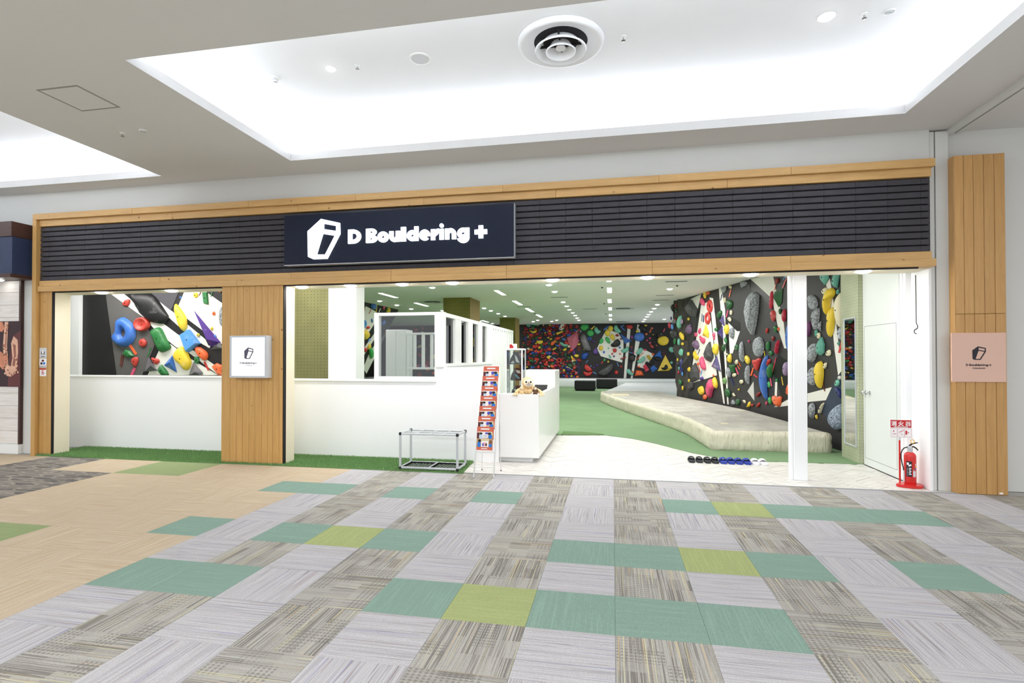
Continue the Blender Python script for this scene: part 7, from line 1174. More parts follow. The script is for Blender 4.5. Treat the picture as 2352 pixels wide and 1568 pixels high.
M().tube([(EX + .01, EY, .465), (EX + .038, EY, .470), (EX + .066, EY, .452), (EX + .085, EY, .428)], [.008, .009, .008, .006], 8).build('handle', MT['black'], ex, smooth=True)
M().tube([(EX + .02 + .021 * math.cos(a), EY - .015, .532 + .021 * math.sin(a)) for a in [2 * PI * i / 14 for i in range(14)]], .004, 6, True).build('safety_pin', MT['yel'], ex, smooth=True)
M().tube([(EX - .03, EY - .01, .466), (EX - .07, EY - .02, .455), (EX - .095, EY - .028, .43), (EX - .108, EY - .03, .39), (EX - .108, EY - .03, .34), (EX - .098, EY - .03, .28), (EX - .080, EY - .02, .22), (EX - .073, EY - .01, .19)], .0062, 8).build('hose', MT['black'], ex, smooth=True)
M().tube([(EX - .073, EY - .01, .192), (EX - .071, EY - .01, .06)], .009, 8).build('nozzle', MT['lgrey'], ex)
def curved(z0, z1, a0, a1, m, name, parent=ex, r=.0606, n=8):
    k = M()
    for i in range(n + 1):
        a = math.radians(a0 + (a1 - a0) * i / n); k.v += [(EX + r * math.sin(a), EY - r * math.cos(a), z0), (EX + r * math.sin(a), EY - r * math.cos(a), z1)]
    k.f = [(2 * i, 2 * i + 2, 2 * i + 3, 2 * i + 1) for i in range(n)]; return k.build(name, m, parent, smooth=True)
lab = curved(.125, .305, -62, -8, MT['ink'], 'label')
def lab_txt(z0, z1, a0, a1, m=MT['paper']): curved(z0, z1, a0, a1, m, 'print', lab, .0612, 3)
for a in ((.262, .29, -56, -36), (.245, .262, -40, -26), (.252, .272, -30, -14)): lab_txt(*a)
for r_ in range(5): lab_txt(.150 + r_ * .017, .160 + r_ * .017, -34, -14 - (r_ % 2) * 6)
for r_ in range(6): lab_txt(.138 + r_ * .016, .144 + r_ * .016, -56, -42 + (r_ % 3) * 2, MT['grey'])
lb2 = curved(.125, .195, 2, 38, MT['lgrey'], 'label'); curved(.198, .212, 4, 16, MT['grey'], 'label')
for z, m in ((.268, MT['lgrey']), (.245, MT['yel']), (.222, P_['blue'])): curved(z - .010, z + .010, 26, 40, m, 'badge')
es = thing('extinguisher_stand', (3.36, 4.13, 0), 'red floor tray and post carrying the fire extinguisher sign', 'stand')
k = M(); out_ = [(EX - .175, EY - .05), (EX - .06, EY - .13), (EX + .03, EY - .135), (EX + .09, EY - .10), (EX + .115, EY - .03), (EX + .11, EY + .05), (EX + .06, EY + .10), (EX - .05, EY + .10), (EX - .12, EY + .03)]
k.solid(smoothloop([Vector(p) for p in out_]), [], FZ, .006, .036); k.build('tray', MT['red'], es, smooth='auto')
M().cbox(3.348, 3.364, 4.215, 4.23, .03, .53, .003).build('post', MT['red'], es); M().cbox(3.346, 3.366, 4.213, 4.232, .53, .57, .003).build('bracket', MT['lgrey'], es)
SY = 4.205
sg = M().cbox(3.250, 3.478, SY, SY + .006, .563, .775, .002).build('sign_plate', MT['paper'], es)
M().box(3.253, 3.475, SY - .001, SY, .682, .772).build('red_field', MT['signred'], sg)
text('text', '消', (3.290, SY - .0012, .706), .062, MT['paper'], sg, bold=.0016); text('text', '火', (3.364, SY - .0012, .706), .062, MT['paper'], sg, bold=.0016); text('text', '器', (3.440, SY - .0012, .706), .062, MT['paper'], sg, bold=0)
text('text', 'FIRE EXTINGUISHER', (3.364, SY - .0012, .686), .0165, MT['paper'], sg, bold=.0003)
for a, b in ((3.254, 3.324), (3.330, 3.400), (3.406, 3.474)):
    k = M()
    for q in ((a, b, .570, .5715), (a, b, .668, .6695), (a, a + .0015, .57, .669), (b - .0015, b, .57, .669)): k.box(q[0], q[1], SY - .0008, SY, q[2], q[3])
    k.build('print', MT['signred'], sg)
M().solid([(3.268, .60), (3.30, .612), (3.318, .61), (3.29, .602)], [], XZ(SY), 0, .0012).solid([(3.28, .63), (3.284, .65), (3.292, .65), (3.288, .63)], [], XZ(SY), 0, .0012).build('print', MT['signred'], sg)
M().solid([(3.340, .62), (3.35, .632), (3.395, .655), (3.39, .645)], [], XZ(SY), 0, .0012).solid([(3.36, .615), (3.37, .6), (3.385, .596), (3.366, .611)], [], XZ(SY), 0, .0012).build('print', MT['signred'], sg)
M().solid([(3.412, .60), (3.43, .60), (3.43, .645), (3.418, .65), (3.412, .64)], [], XZ(SY), 0, .0012).solid([(3.435, .63), (3.445, .63), (3.452, .62), (3.447, .618), (3.435, .622)], [], XZ(SY), 0, .0012).build('print', MT['signred'], sg)
# hook with a short cable on the jamb
hk = M().tube([(3.541, 4.22, 2.5), (3.541, 4.215, 1.93), (3.541, 4.18, 1.885), (3.538, 4.19, 1.865), (3.538, 4.25, 1.85), (3.538, 4.255, 1.815), (3.538, 4.21, 1.80)], .0045, 8).build('cable_hook', MT['black'], smooth=True, loc=(3.541, 4.21, 1.85), label='thin cable ending in a black hook on the white jamb', cat='hook')
# ------------------------------------------------------------------ slippers
SB = {'black': paint('slipper_black', (40, 42, 48), .6, .08), 'blue': paint('slipper_blue', (46, 66, 158), .6, .08), 'white': paint('slipper_white', (240, 240, 244), .6, .03)}
def slipper(side, c):
    out = [(.0, 0), (.034, .008), (.044, .05), (.040, .11), (.047, .18), (.042, .235), (.02, .262), (-.012, .262), (-.038, .235), (-.046, .18), (-.042, .11), (-.044, .05), (-.034, .008)]
    P = smoothloop([Vector((x * side, y)) for x, y in out])
    if side < 0: P = P[::-1]
    s = M().solid(P, [], FZ, 0, .022); ft = M().solid([p * .0 + Vector((p.x * .86, .131 + (p.y - .131) * .9)) for p in P], [], FZ, .022, .027)
    k = M(); n = 9; m = 6
    for j in range(m):
        y = .125 + j * .024; h = [.052, .060, .062, .058, .050, .036][j]; w = .050 if j < 4 else .046
        for i in range(n):
            a = PI * i / (n - 1); k.v.append((math.cos(a) * w, y, .008 + math.sin(a) ** .7 * h))
    for j in range(m):
        y = .125 + j * .024; h = [.046, .054, .056, .052, .044, .030][j]; w = .044 if j < 4 else .040
        for i in range(n):
            a = PI * i / (n - 1); k.v.append((math.cos(a) * w, y, .008 + math.sin(a) ** .7 * h))
    B = n * m
    for j in range(m - 1):
        for i in range(n - 1):
            a = j * n + i; k.f += [(a, a + 1, a + n + 1, a + n), (B + a, B + a + n, B + a + n + 1, B + a + 1)]
    for i in range(n - 1):
        k.f += [(i, B + i, B + i + 1, i + 1), ((m - 1) * n + i, (m - 1) * n + i + 1, B + (m - 1) * n + i + 1, B + (m - 1) * n + i)]
    return s.data('sole', SB[c], 'auto'), ft.data('footbed', SB[c], 'auto'), k.data('band', SB[c], True)
SLM = {(sd, c): slipper(sd, c) for sd in (1, -1) for c in SB}
prs = [('black', 'outermost black pair at the row\'s end'), ('black', 'black pair next to the blue pairs'), ('blue', 'blue pair next to the black pairs'), ('blue', 'blue pair next to the white pair'), ('white', 'white pair at the row\'s end')]
for a, (c, w_) in enumerate(prs):
    for sd in (-1, 1):
        t = thing('slipper', (1.163 + a * .217 + (.054 if sd > 0 else -.054), 5.11 - a * .004, .0075), f"{'left' if sd < 0 else 'right'} slipper of the {w_}", 'slipper', f'{c} slippers in the row by the turf', rz=random.uniform(-.05, .05))
        for me, nm_ in zip(SLM[sd, c], ('sole', 'footbed', 'band')):
            o = bpy.data.objects.new(nm_, me); COL.objects.link(o); o.parent = t
# ------------------------------------------------------------------ crash mats, foam blocks
def matobj(name, poly, h, label, z0=.013, side=None, top=None, sub=.25, r=.07):
    P = [Vector(p) for p in poly]; Q = []
    for i, p in enumerate(P):
        q = P[(i + 1) % len(P)]; n = max(1, int((q - p).length / sub)); Q += [p.lerp(q, j / n) for j in range(n)]
    n = len(Q); N_ = []
    for i in range(n):
        d = (Q[(i + 1) % n] - Q[i - 1]).normalized(); N_.append(Vector((-d.y, d.x)))
    rnd = random.Random(len(poly)); t = thing(name, (P[0].x, P[0].y, z0), label, 'mat')
    def ring(off, z, jz=0, jo=0): return [tuple((Q[i] + N_[i] * (off + rnd.uniform(-jo, jo))).to_3d() + Vector((0, 0, z + rnd.uniform(-jz, jz)))) for i in range(n)]
    R_ = [ring(.02, z0), ring(0, z0 + .03, 0, .010), ring(0, z0 + h * .3, .02, .016), ring(0, z0 + h * .6, .02, .016), ring(0, h - r, .012, .010), ring(r * .3, h - r * .3, .006, .006), ring(r, h, .004)]
    k = M(); k.v = [p for r_ in R_ for p in r_]
    for a in range(len(R_) - 1): k.f += [(a * n + i, a * n + (i + 1) % n, (a + 1) * n + (i + 1) % n, (a + 1) * n + i) for i in range(n)]
    k.build('side', side or MT['matside'], t, smooth=True)
    tp = [Vector(p) for p in R_[-1]]
    M().solid([(p.x, p.y) for p in tp], [], FZ, h - .02, h + .002).build('cover', top or MT['mat'], t)
    return t
cm = matobj('crash_mat', [(1.55, 6.24), (2.5, 6.28), (3.37, 6.31), (3.2, 8.0), (2.98, 10.1), (1.84, 14.8), (1.7, 15.6), (1.5, 16.6), (-.42, 16.4), (-.42, 15.6), (-.02, 13.7), (.45, 11.8), (.93, 10.0), (1.2, 9.0), (1.40, 8.0), (1.48, 7.1)], .33, 'large cream canvas crash mat along the charcoal climbing wall', sub=.09)
for x0, x1, y0, y1 in ((-.05, .5, 14.2, 14.9), (1.9, 2.02, 7.2, 7.32), (2.75, 2.9, 9.8, 10.0)): M().box(x0, x1, y0, y1, .3322, .334).build('tape_patch', paint('cream_tape', (224, 212, 180), .7), cm)
for z, b in ((.17, 2.42), (.145, 2.425)): M().box(b, b + .012, 6.262, 6.268, z, z + .012).build('mark', MT['grey'], cm)
matobj('floor_mat', [(-.35, 16.72), (1.5, 16.85), (1.72, 17.6), (4.2, 18.4), (4.2, 23.7), (.55, 23.7), (.42, 22.5), (.1, 20.0)], .3, 'pale blue white floor mat between the cream crash mat and the back wall', side=MT['mat2'], top=MT['mat2'])
matobj('landing_mat', [(-13.5, 24.5), (4.4, 24.5), (4.4, 25.9), (-13.5, 25.9)], .42, 'long pale landing mat at the foot of the far back wall', side=MT['mat2'], top=MT['mat2'], sub=.6)
for x0, x1, y, lab in ((-1.70, -.77, 21.4, 'black foam block bench on the turf, the nearer one with its end showing'), (-.79, .20, 23.2, 'black foam block bench on the turf, the farther one beside the pale floor mat')):
    t = thing('foam_bench', ((x0 + x1) / 2, y, .013), lab, 'bench')
    M().cbox(x0, x1, y, y + .48, .07, .47, .02).build('body', MT['blackm'], t); M().box(x0 + .04, x1 - .04, y + .04, y + .44, .0135, .07).build('base', MT['gap'], t)
# ------------------------------------------------------------------ signs
ss = thing('shop_sign', (-2.87, 3.8, 2.8), 'long navy shop sign with lit white lettering on the slatted fascia', 'sign')
M().cbox(-4.498, -1.242, 3.745, 3.86, 2.805, 3.492, .004).build('panel', MT['navy'], ss)
M().box(-1.2425, -1.238, 3.743, 3.86, 2.805, 3.492).box(-4.498, -1.242, 3.744, 3.86, 2.799, 2.805).build('edge_trim', MT['alu'], ss)
M().box(-2.8705, -2.8695, 3.7445, 3.7455, 2.81, 3.488).build('seam', MT['gap'], ss)
LF = XZ(3.745)
logo_o = [(-4.126, 3.255), (-3.922, 3.417), (-3.648, 3.349), (-3.643, 3.202), (-3.833, 2.869), (-4.041, 2.87), (-4.117, 2.904)][::-1]
logo_h = [[(-3.886, 3.352), (-3.698, 3.312), (-3.70, 3.242), (-3.886, 3.276)], [(-3.899, 3.213), (-3.718, 3.18), (-3.861, 2.927), (-3.992, 2.931)]]
M().solid(logo_o, logo_h, LF, 0, .025).build('logo', MT['glow'], ss)
def arc(cx, cy, rx, ry, a0, a1, n=20): return [(cx + rx * math.cos(math.radians(a0 + (a1 - a0) * i / n)), cy + ry * math.sin(math.radians(a0 + (a1 - a0) * i / n))) for i in range(n + 1)]
def circ(cx, cy, rx, ry): return arc(cx, cy, rx, ry, 0, 360)[:-1]
def band(cx, cy, rx, ry, t, a0, a1): return [(arc(cx, cy, rx, ry, a0, a1) + arc(cx, cy, rx - t, ry - t, a1, a0), [])]
def rect(x0, x1, y0, y1): return [([(x0, y0), (x1, y0), (x1, y1), (x0, y1)], [])]
def glyph(ch, x0, x1, cap, xh, t):
    w = x1 - x0; xm = (x0 + x1) / 2; ring = lambda a=x0, b=x1: [(circ((a + b) / 2, xh / 2, (b - a) / 2, xh / 2 * 1.03), [circ((a + b) / 2, xh / 2, (b - a) / 2 - t, xh / 2 * 1.03 - t)])]
    if ch == 'D': r = w * .62; return [([(x0, 0)] + arc(x1 - r, cap / 2, r, cap / 2, -90, 90) + [(x0, cap)], [[(x0 + t, t * .9)] + arc(x1 - r, cap / 2, r - t, cap / 2 - t * .9, -90, 90) + [(x0 + t, cap - t * .9)]])]
    if ch == 'B':
        c1 = cap * .56; r1 = w * .5; r2_ = w * .42; k = .55
        return [([(x0, 0)] + arc(x1 - r1, c1 / 2, r1, c1 / 2, -90, 80) + arc(x1 - .008 - r2_, (cap + c1) / 2 - .004, r2_, (cap - c1) / 2 + .004, -70, 90) + [(x0, cap)],
                 [[(x0 + t, c1 * .36)] + arc(x1 - r1 - t * .2, c1 / 2, r1 * .28, c1 * .13, -90, 90) + [(x0 + t, c1 * .63)], [(x0 + t, c1 + (cap - c1) * .25)] + arc(x1 - .008 - r2_ - t * .1, c1 + (cap - c1) * .42, r2_ * .25, (cap - c1) * .16, -90, 90) + [(x0 + t, c1 + (cap - c1) * .58)]])]
    if ch == 'o': return ring()
    if ch == 'u': return rect(x0, x0 + t, w * .5, xh) + rect(x1 - t, x1, 0, xh) + band(xm, w * .5, w / 2, w * .52, t, 180, 360)
    if ch == 'l': return rect(x0, x1, 0, cap)
    if ch == 'd': return ring(x0, x1 - t * .1) + rect(x1 - t, x1, 0, cap)
    if ch == 'e': return band(xm, xh / 2, w / 2, xh / 2 * 1.03, t, 0, 318) + rect(x0 + t * .5, x1 - .004, xh * .40, xh * .60)
    if ch == 'r': return rect(x0, x0 + t, 0, xh) + [(arc(x1, xh - w * .62, w * .75, w * .66, 85, 180, 10) + [(x0 + t, xh * .35)] + arc(x1, xh * .52, w * .12, xh * .1, 180, 90, 5), [])]
    if ch == 'i': return rect(xm - t / 2, xm + t / 2, 0, xh) + [(circ(xm, cap - .005, t * .48, t * .48), [])]
    if ch == 'n': return rect(x0, x0 + t, 0, xh) + rect(x1 - t, x1, 0, xh - w * .5) + band(xm, xh - w * .5, w / 2, w * .52, t, 0, 180)
    if ch == 'g': return ring(x0, x1 - t * .1) + rect(x1 - t, x1, .0, xh) + band(xm, .012, w / 2, .066, t * .85, 185, 360)
    if ch == '+': y = cap * .42; a = t * .52; return rect(xm - a, xm + a, y - w / 2, y + w / 2) + rect(x0, x1, y - a, y + a)
GL = [('D', 3.524, 3.339), ('B', 3.264, 3.106), ('o', 3.099, 2.941), ('u', 2.93, 2.782), ('l', 2.767, 2.698), ('d', 2.684, 2.523), ('e', 2.51, 2.362), ('r', 2.35, 2.245), ('i', 2.236, 2.172), ('n', 2.157, 2.006), ('g', 1.991, 1.83), ('+', 1.758, 1.593)]
def lettering(parent, m, ox, oz, s, y, d, name='letter', t=.057):
    for ch, a, b in GL:
        k = M()
        for i, (o_, h_) in enumerate(glyph(ch, -a, -b, .19 if ch != '+' else .19, .142, t if ch != 'l' else .069)):
            k.solid([((p[0] + 2.5585) * s, p[1] * s) for p in o_], [[((p[0] + 2.5585) * s, p[1] * s) for p in h] for h in h_], ((ox, y, oz), (1, 0, 0), (0, 0, 1), (0, -1, 0)), 0, d + i * .0002)
        k.build(name, m, parent)
lettering(ss, MT['glow'], -2.5585, 3.061, 1., 3.745, .025)
def smalllogo(parent, m, cx, cz, s, y, d=.001):
    T = lambda p: ((p[0] + 3.885) * s, (p[1] - 3.143) * s)
    fat = 1.0
    M().solid([T(p) for p in logo_o], [[T(((p[0] - c[0]) * 1.13 + c[0], (p[1] - c[1]) * 1.13 + c[1])) for p in h] for h, c in ((logo_h[0], (-3.79, 3.296)), (logo_h[1], (-3.86, 3.06)))], ((cx, y, cz), (1, 0, 0), (0, 0, 1), (0, -1, 0)), 0, d).build('logo', m, parent)
lx = thing('lightbox_sign', (-5.04, 3.8, 1.236), 'small white lightbox sign on the wide cedar pillar', 'sign')
k = M()
for b in ((-5.339, -5.312, 1.236, 1.83), (-4.784, -4.757, 1.236, 1.83), (-5.3119, -4.7841, 1.2362, 1.262), (-5.3119, -4.7841, 1.805, 1.8298)): k.box(b[0], b[1], 3.738, 3.862, b[2], b[3])
k.build('frame', MT['alu2'], lx); M().box(-5.312, -4.784, 3.746, 3.86, 1.262, 1.805).build('face', MT['lbox'], lx)
smalllogo(lx, MT['ink2'], -5.04, 1.582, .295, 3.746); lettering(lx, MT['ink2'], -5.047, 1.432, .136, 3.746, .001, 'letter', .045)
text('text', 'FUNABASHI', (-5.035, 3.7455, 1.404), .017, MT['ink2'], lx, space=1.25)
pk_ = thing('wall_sign', (3.975, 3.86, 1.245), 'square blush pink shop sign on the tall cedar column', 'sign')
M().cbox(3.711, 4.239, 3.848, 3.868, 1.246, 1.793, .002).build('board', MT['pink'], pk_)
smalllogo(pk_, MT['ink'], 3.978, 1.567, .275, 3.848); lettering(pk_, MT['ink'], 3.972, 1.424, .127, 3.848, .001, 'letter', .05)
text('text', 'FUNABASHI', (3.974, 3.8475, 1.392), .021, MT['ink'], pk_, bold=.0006, space=1.15)
stk = M().box(4.17, 4.205, 3.864, 3.868, .012, .03).build('price_tag', MT['paper'], loc=(4.19, 3.866, .02), label='tiny white sticker at the foot of the tall cedar column', cat='sticker')
# stickers on the slim post
for (x0, x1, z0, z1), lab, inner in (((-8.795, -8.66, 1.518, 1.672), 'pale grey notice sticker, topmost of three on the slim cedar post', 0), ((-8.795, -8.66, 1.365, 1.508), 'white and grey notice sticker, the middle one on the slim cedar post', 1), ((-8.785, -8.665, 1.232, 1.352), 'white sticker with red top, lowest on the slim cedar post', 2)):
    t = thing('notice_sticker', ((x0 + x1) / 2, 3.862, z0), lab, 'sticker')
    M().box(x0, x1, 3.860, 3.8645, z0, z1).build('sheet', MT['lgrey'] if inner == 0 else MT['paper'], t)
    xm, zm = (x0 + x1) / 2, (z0 + z1) / 2; F_ = XZ(3.860)
    if inner == 0:
        M().solid(ov(xm - .018, zm, .016, .028), [], F_, 0, .0008).solid(ov(xm + .018, zm, .016, .028), [], F_, 0, .0008).build('print', MT['ink'], t); M().solid(ov(xm, zm + .01, .020, .03), [], F_, .0009, .0014).build('print', MT['paper'], t)
        M().box(x0 + .03, x1 - .03, 3.8592, 3.86, z0 + .012, z0 + .024).build('print', MT['ink2'], t)
    elif inner == 1:
        M().box(x0, x1, 3.8592, 3.86, z0, z0 + .035).build('print', MT['alu2'], t); M().box(xm - .022, xm + .022, 3.8592, 3.86, z1 - .05, z1 - .02).build('print', P_['maroon'], t)
        M().box(xm - .045, xm - .005, 3.8592, 3.86, z1 - .095, z1 - .06).build('print', MT['ink'], t); M().box(xm + .005, xm + .045, 3.8592, 3.86, z1 - .095, z1 - .06).build('print', P_['blue'], t)
    else:
        M().box(x0, x1, 3.8592, 3.86, z1 - .02, z1).build('print', MT['signred'], t)
        k = M()
        for z in (zm - .028, zm, zm + .026): k.box(xm - .022, xm + .022, 3.8592, 3.86, z - .005, z + .005)
        k.box(xm - .022, xm - .012, 3.8592, 3.86, zm - .028, zm + .026).box(xm + .012, xm + .022, 3.8592, 3.86, zm - .028, zm + .0); k.build('print', MT['signred'], t)
# ------------------------------------------------------------------ lights and fittings
def disc(name, x, y, z, r, lab, grp, kind='downlight'):
    t = thing(name, (x, y, z), lab, kind, grp)
    return t
dl_ring = M().lathe([(1, -.006), (1.14, -.006), (1.16, 0), (1, 0)], (0, 0, 0), 20).data('trim_ring', MT['white2']); dl_lamp = [M().lathe([(.05, -.030), (.45, -.027), (.78, -.019), (.97, -.008), (1, 0)], (0, 0, 0), 16).data('lamp', MT[m], True) for m in ('lamp', 'glamp')]  # lamps domed downward, glare around them put into the shape
def downlight(x, y, z, r, lab, grp=None, k=0):
    t = thing('downlight', (x, y, z), lab, 'downlight', grp)
    for me, n in ((dl_ring, 'trim_ring'), (dl_lamp[k], 'lamp')):
        o = bpy.data.objects.new(n, me); COL.objects.link(o); o.parent = t; o.scale = (r, r, 1)
for a, x in enumerate((-7.78, -6.53, -4.37, -3.62, -2.85, -2.13, -.78, .42, 1.64, 2.88)): downlight(x, 3.985, 2.534, .085, ('leftmost', 'second from left', 'third from left', 'fourth from left', 'fifth from left', 'sixth from left', 'fourth from right', 'third from right', 'second from right', 'rightmost')[a] + ' of the ten round downlights in the cream soffit under the beam', 'downlights in the shop front soffit')
for x, y, lab in DL: downlight(x, y, 3.299, .075, lab, 'downlights in the gym ceiling', 1)
for a, (x, y) in enumerate(STRIPS):
    t = thing('tube_light', (x, y, 3.298), ('nearest', 'second', 'third', 'fourth', 'fifth', 'farthest')[a] + ' white tube light of the middle row in the gym ceiling', 'light', 'middle tube lights in the gym ceiling')
    M().box(x - .055, x + .055, y - .55, y + .55, 3.290, 3.2995).build('diffuser', MT['strip'], t); k = M()
    for b in ((x - .07, x - .056, y - .56, y + .56), (x + .056, x + .07, y - .56, y + .56), (x - .055, x + .055, y - .56, y - .551), (x - .055, x + .055, y + .551, y + .56)): k.box(*b, 3.292, 3.2995)
    k.build('frame', MT['white2'], t)
for a, ((x0, y0), (x1, y1)) in enumerate(LINES):
    xm = (x0 + x1) / 2
    lab_ = ('nearest white tube light of the row left of the downlights', 'second white tube light of the row left of the downlights', 'third white tube light of the row left of the downlights', 'nearest white tube light left of the nearer olive pillar', 'second white tube light left of the nearer olive pillar', 'warm tube light in the gym ceiling beside the nearer olive pillar', 'farthest white tube light, beyond the nearer olive pillar')[a]
    t = thing('tube_light', (xm, (y0 + y1) / 2, 3.298), lab_, 'light', None if a == 5 else 'linear lights in the gym ceiling')
    M().box(xm - .06, xm + .06, y0, y1, 3.290, 3.2995).build('tube', MT['strip2'] if a == 5 else MT['strip'], t); M().box(xm - .075, xm - .061, y0 - .02, y1 + .02, 3.292, 3.2995).box(xm + .061, xm + .075, y0 - .02, y1 + .02, 3.292, 3.2995).build('frame', MT['white2'], t)
for a, (x, y) in enumerate(SLOTS):
    t = thing('slot_vent', (x, y, 3.298), 'dark slot vent in the gym ceiling, ' + ('nearest of three along the right light row', 'middle of three along the right light row', 'farthest of three along the right light row', 'in the downlight row left of the panels', 'between the white tube lights', 'between the downlight row and the middle tubes')[a], 'vent', 'slot vents in the gym ceiling')
    M().box(x - .26, x + .26, y - .06, y + .06, 3.293, 3.2995).build('frame', MT['lgrey'], t); M().box(x - .24, x + .24, y - .04, y + .04, 3.2915, 3.293).build('slot', MT['gap'], t)
def diffuser(x, y, z, r, lab, grp, n=36):
    t = thing('air_diffuser', (x, y, z), lab, 'air vent', grp)
    W_ = MT['coffer'] if z > 4 else MT['lgrey']
    M().lathe([(r, 0), (r, -.008 * r / .4), (r * .95, -.03 * r / .4), (r * .86, -.025 * r / .4), (r * .80, .0), (r * .60, .10 * r), (r * .60, .11 * r)], (x, y, z - .001), n).build('outer_ring', W_, t, smooth='auto') if 0 else None
    def cone(name, r0, z0, r1, z1, r2, z2): M().lathe([(r0, z0), (r1, z1), (r2, z2), (r2 - .008, z2 + .006), (r1, z1 + .006)], (x, y, z), n).build(name, W_, t, smooth='auto')
    k = M(); prof = [(r, -.002), (r * .97, -.04 * r / .42), (r * .90, -.045 * r / .42), (r * .86, -.03 * r / .42), (r * .62, -.004)]
    for a in range(len(prof)): k.v += [(x + prof[a][0] * math.cos(2 * PI * i / n), y + prof[a][0] * math.sin(2 * PI * i / n), z + prof[a][1]) for i in range(n)]
    for a in range(len(prof) - 1): k.f += [(a * n + i, a * n + (i + 1) % n, (a + 1) * n + (i + 1) % n, (a + 1) * n + i) for i in range(n)]
    k.build('outer_ring', W_, t, smooth=True)
    M().lathe([(r * .62, -.003), (r * .62, -.002)], (x, y, z), n).build('throat', MT['gap'], t)
    for r0, r1, zz in ((.60, .42, -.10), (.35, .22, -.13)):
        k = M(); pr = [(r * r0, zz * r - .02), (r * r0 * .97, zz * r - .035), (r * r1, zz * r + .05), (r * r1 * .97, zz * r + .055), (r * r0 * .93, zz * r - .02)]
        for a in range(len(pr)): k.v += [(x + pr[a][0] * math.cos(2 * PI * i / n), y + pr[a][0] * math.sin(2 * PI * i / n), z + pr[a][1] - .02) for i in range(n)]
        for a in range(len(pr)): b = (a + 1) % len(pr); k.f += [(a * n + i, a * n + (i + 1) % n, b * n + (i + 1) % n, b * n + i) for i in range(n)]
        k.build('cone_ring', W_, t, smooth='auto')
    M().lathe([(r * .11, -.17 * r), (r * .12, -.15 * r), (r * .06, -.05 * r), (r * .05, -.004)], (x, y, z), 20).build('core', W_, t, smooth='auto')
    if z < 4: t.scale.z = .3
    M().box(x - r * .6, x + r * .6, y - .008, y + .008, z - .11 * r, z - .06 * r).box(x - .008, x + .008, y - r * .6, y + r * .6, z - .11 * r, z - .06 * r).build('spider', MT['gap'], t)
diffuser(-.50, 2.21, 4.6, .42, 'large round concentric air diffuser in the lit ceiling coffer', None)
for a, (x, y) in enumerate(DIFF): diffuser(x, y, 3.299, .42, 'round grey gym ceiling diffuser ' + ('beside the middle tube lights, the nearer one', 'beside the middle tube lights, close to the back wall', 'left of the nearer olive pillar')[a], 'air diffusers in the gym ceiling', 24)
def roundthing(name, x, y, z, prof, m, lab, cat, grp=None, extra=None):
    t = thing(name, (x, y, z), lab, cat, grp); M().lathe(prof, (x, y, z), 20).build('body', m, t, smooth='auto')
    if extra: M().lathe(extra[0], (x, y, z), 14).build(extra[1], extra[2], t, smooth='auto')
    return t
roundthing('ceiling_speaker', -1.948, 2.226, 4.6, [(.112, 0), (.112, -.010), (.096, -.014), (.09, -.008)], MT['white2'], 'flat round speaker grille in the lit ceiling coffer', 'speaker', None, ([(.09, -.008), (.088, -.010), (.01, -.011)], 'grille', MT['lgrey']))
downlight(-2.949, 2.227, 4.599, .05, 'small round downlight in the lit coffer, between the smoke detector and the speaker', None, 1); downlight(1.894, 2.278, 4.599, .065, 'small round downlight in the lit coffer, far from the air diffuser', None, 1)
roundthing('smoke_detector', -3.647, 2.283, 4.6, [(.05, 0), (.05, -.015), (.042, -.022), (.03, -.024)], MT['white2'], 'white smoke detector with dark slots in the lit coffer', 'detector', None, ([(.030, -.022), (.032, -.034), (.026, -.052), (.012, -.056)], 'sensor', MT['alu']))
for x, y, z, lab in ((-2.644, 2.226, 4.6, 'tiny steel sprinkler head in the lit coffer beside the small downlight'), (.099, 2.239, 4.6, 'tiny steel sprinkler head in the lit coffer beside the big air diffuser'), (2.213, 2.302, 4.6, 'tiny steel sprinkler head in the lit coffer beside the swivel spotlight'), (-5.59, 2.25, ZM, 'tiny dark sprinkler head on the grey ceiling between the coffers')):
    roundthing('sprinkler', x, y, z, [(.030, 0), (.028, -.006), (.012, -.010), (.010, -.014)], MT['white2'], lab, 'sprinkler', None, ([(.009, -.012), (.009, -.035), (.020, -.038), (.020, -.042), (.003, -.044)], 'head', MT['chrome']))
for x, y, z, lab in ((2.421, 2.305, 4.6, 'small swivel spotlight in the lit coffer'), (-5.30, 2.24, ZM, 'small swivel spotlight on the grey ceiling between the coffers')):
    roundthing('spotlight', x, y, z, [(.045, 0), (.044, -.010), (.036, -.012), (.030, -.004)], MT['white2'], lab, 'spotlight', None, ([(.03, -.006), (.028, -.018), (.012, -.020)], 'lens', MT['alu']))
for a, (x, y) in enumerate(SPR): roundthing('sprinkler', x, y, 3.299, [(.03, 0), (.026, -.012), (.010, -.02), (.014, -.03)], MT['gap'], 'tiny dark sprinkler dot on the gym ceiling ' + ('left of the nearest middle tube light', 'near the first right-row downlight', 'left of the fourth middle tube light', 'left of the second middle tube light', 'between the white tube lights')[a], 'sprinkler', 'sprinklers on the gym ceiling')
ap = thing('access_panel', (-5.28, 1.47, ZM), 'square ceiling access panel outlined by a grey frame', 'panel')
k = M(); x0, x1, y0, y1 = -5.52, -5.04, 1.23, 1.70
for b in ((x0, x1, y0, y0 + .02), (x0, x1, y1 - .02, y1), (x0, x0 + .02, y0 + .02, y1 - .02), (x1 - .02, x1, y0 + .02, y1 - .02)): k.box(*b, ZM - .003, ZM - .0002)
k.build('frame', paint('panel_frame_grey', (150, 148, 146), .5), ap); M().box(x0 + .02, x1 - .02, y0 + .02, y1 - .02, ZM - .0015, ZM - .0002).build('lid', MT['ceil'], ap)
ck = thing('wall_clock', (-4.55, 20.88, 2.37), 'round wall clock with black rim on the farther olive pillar', 'clock')
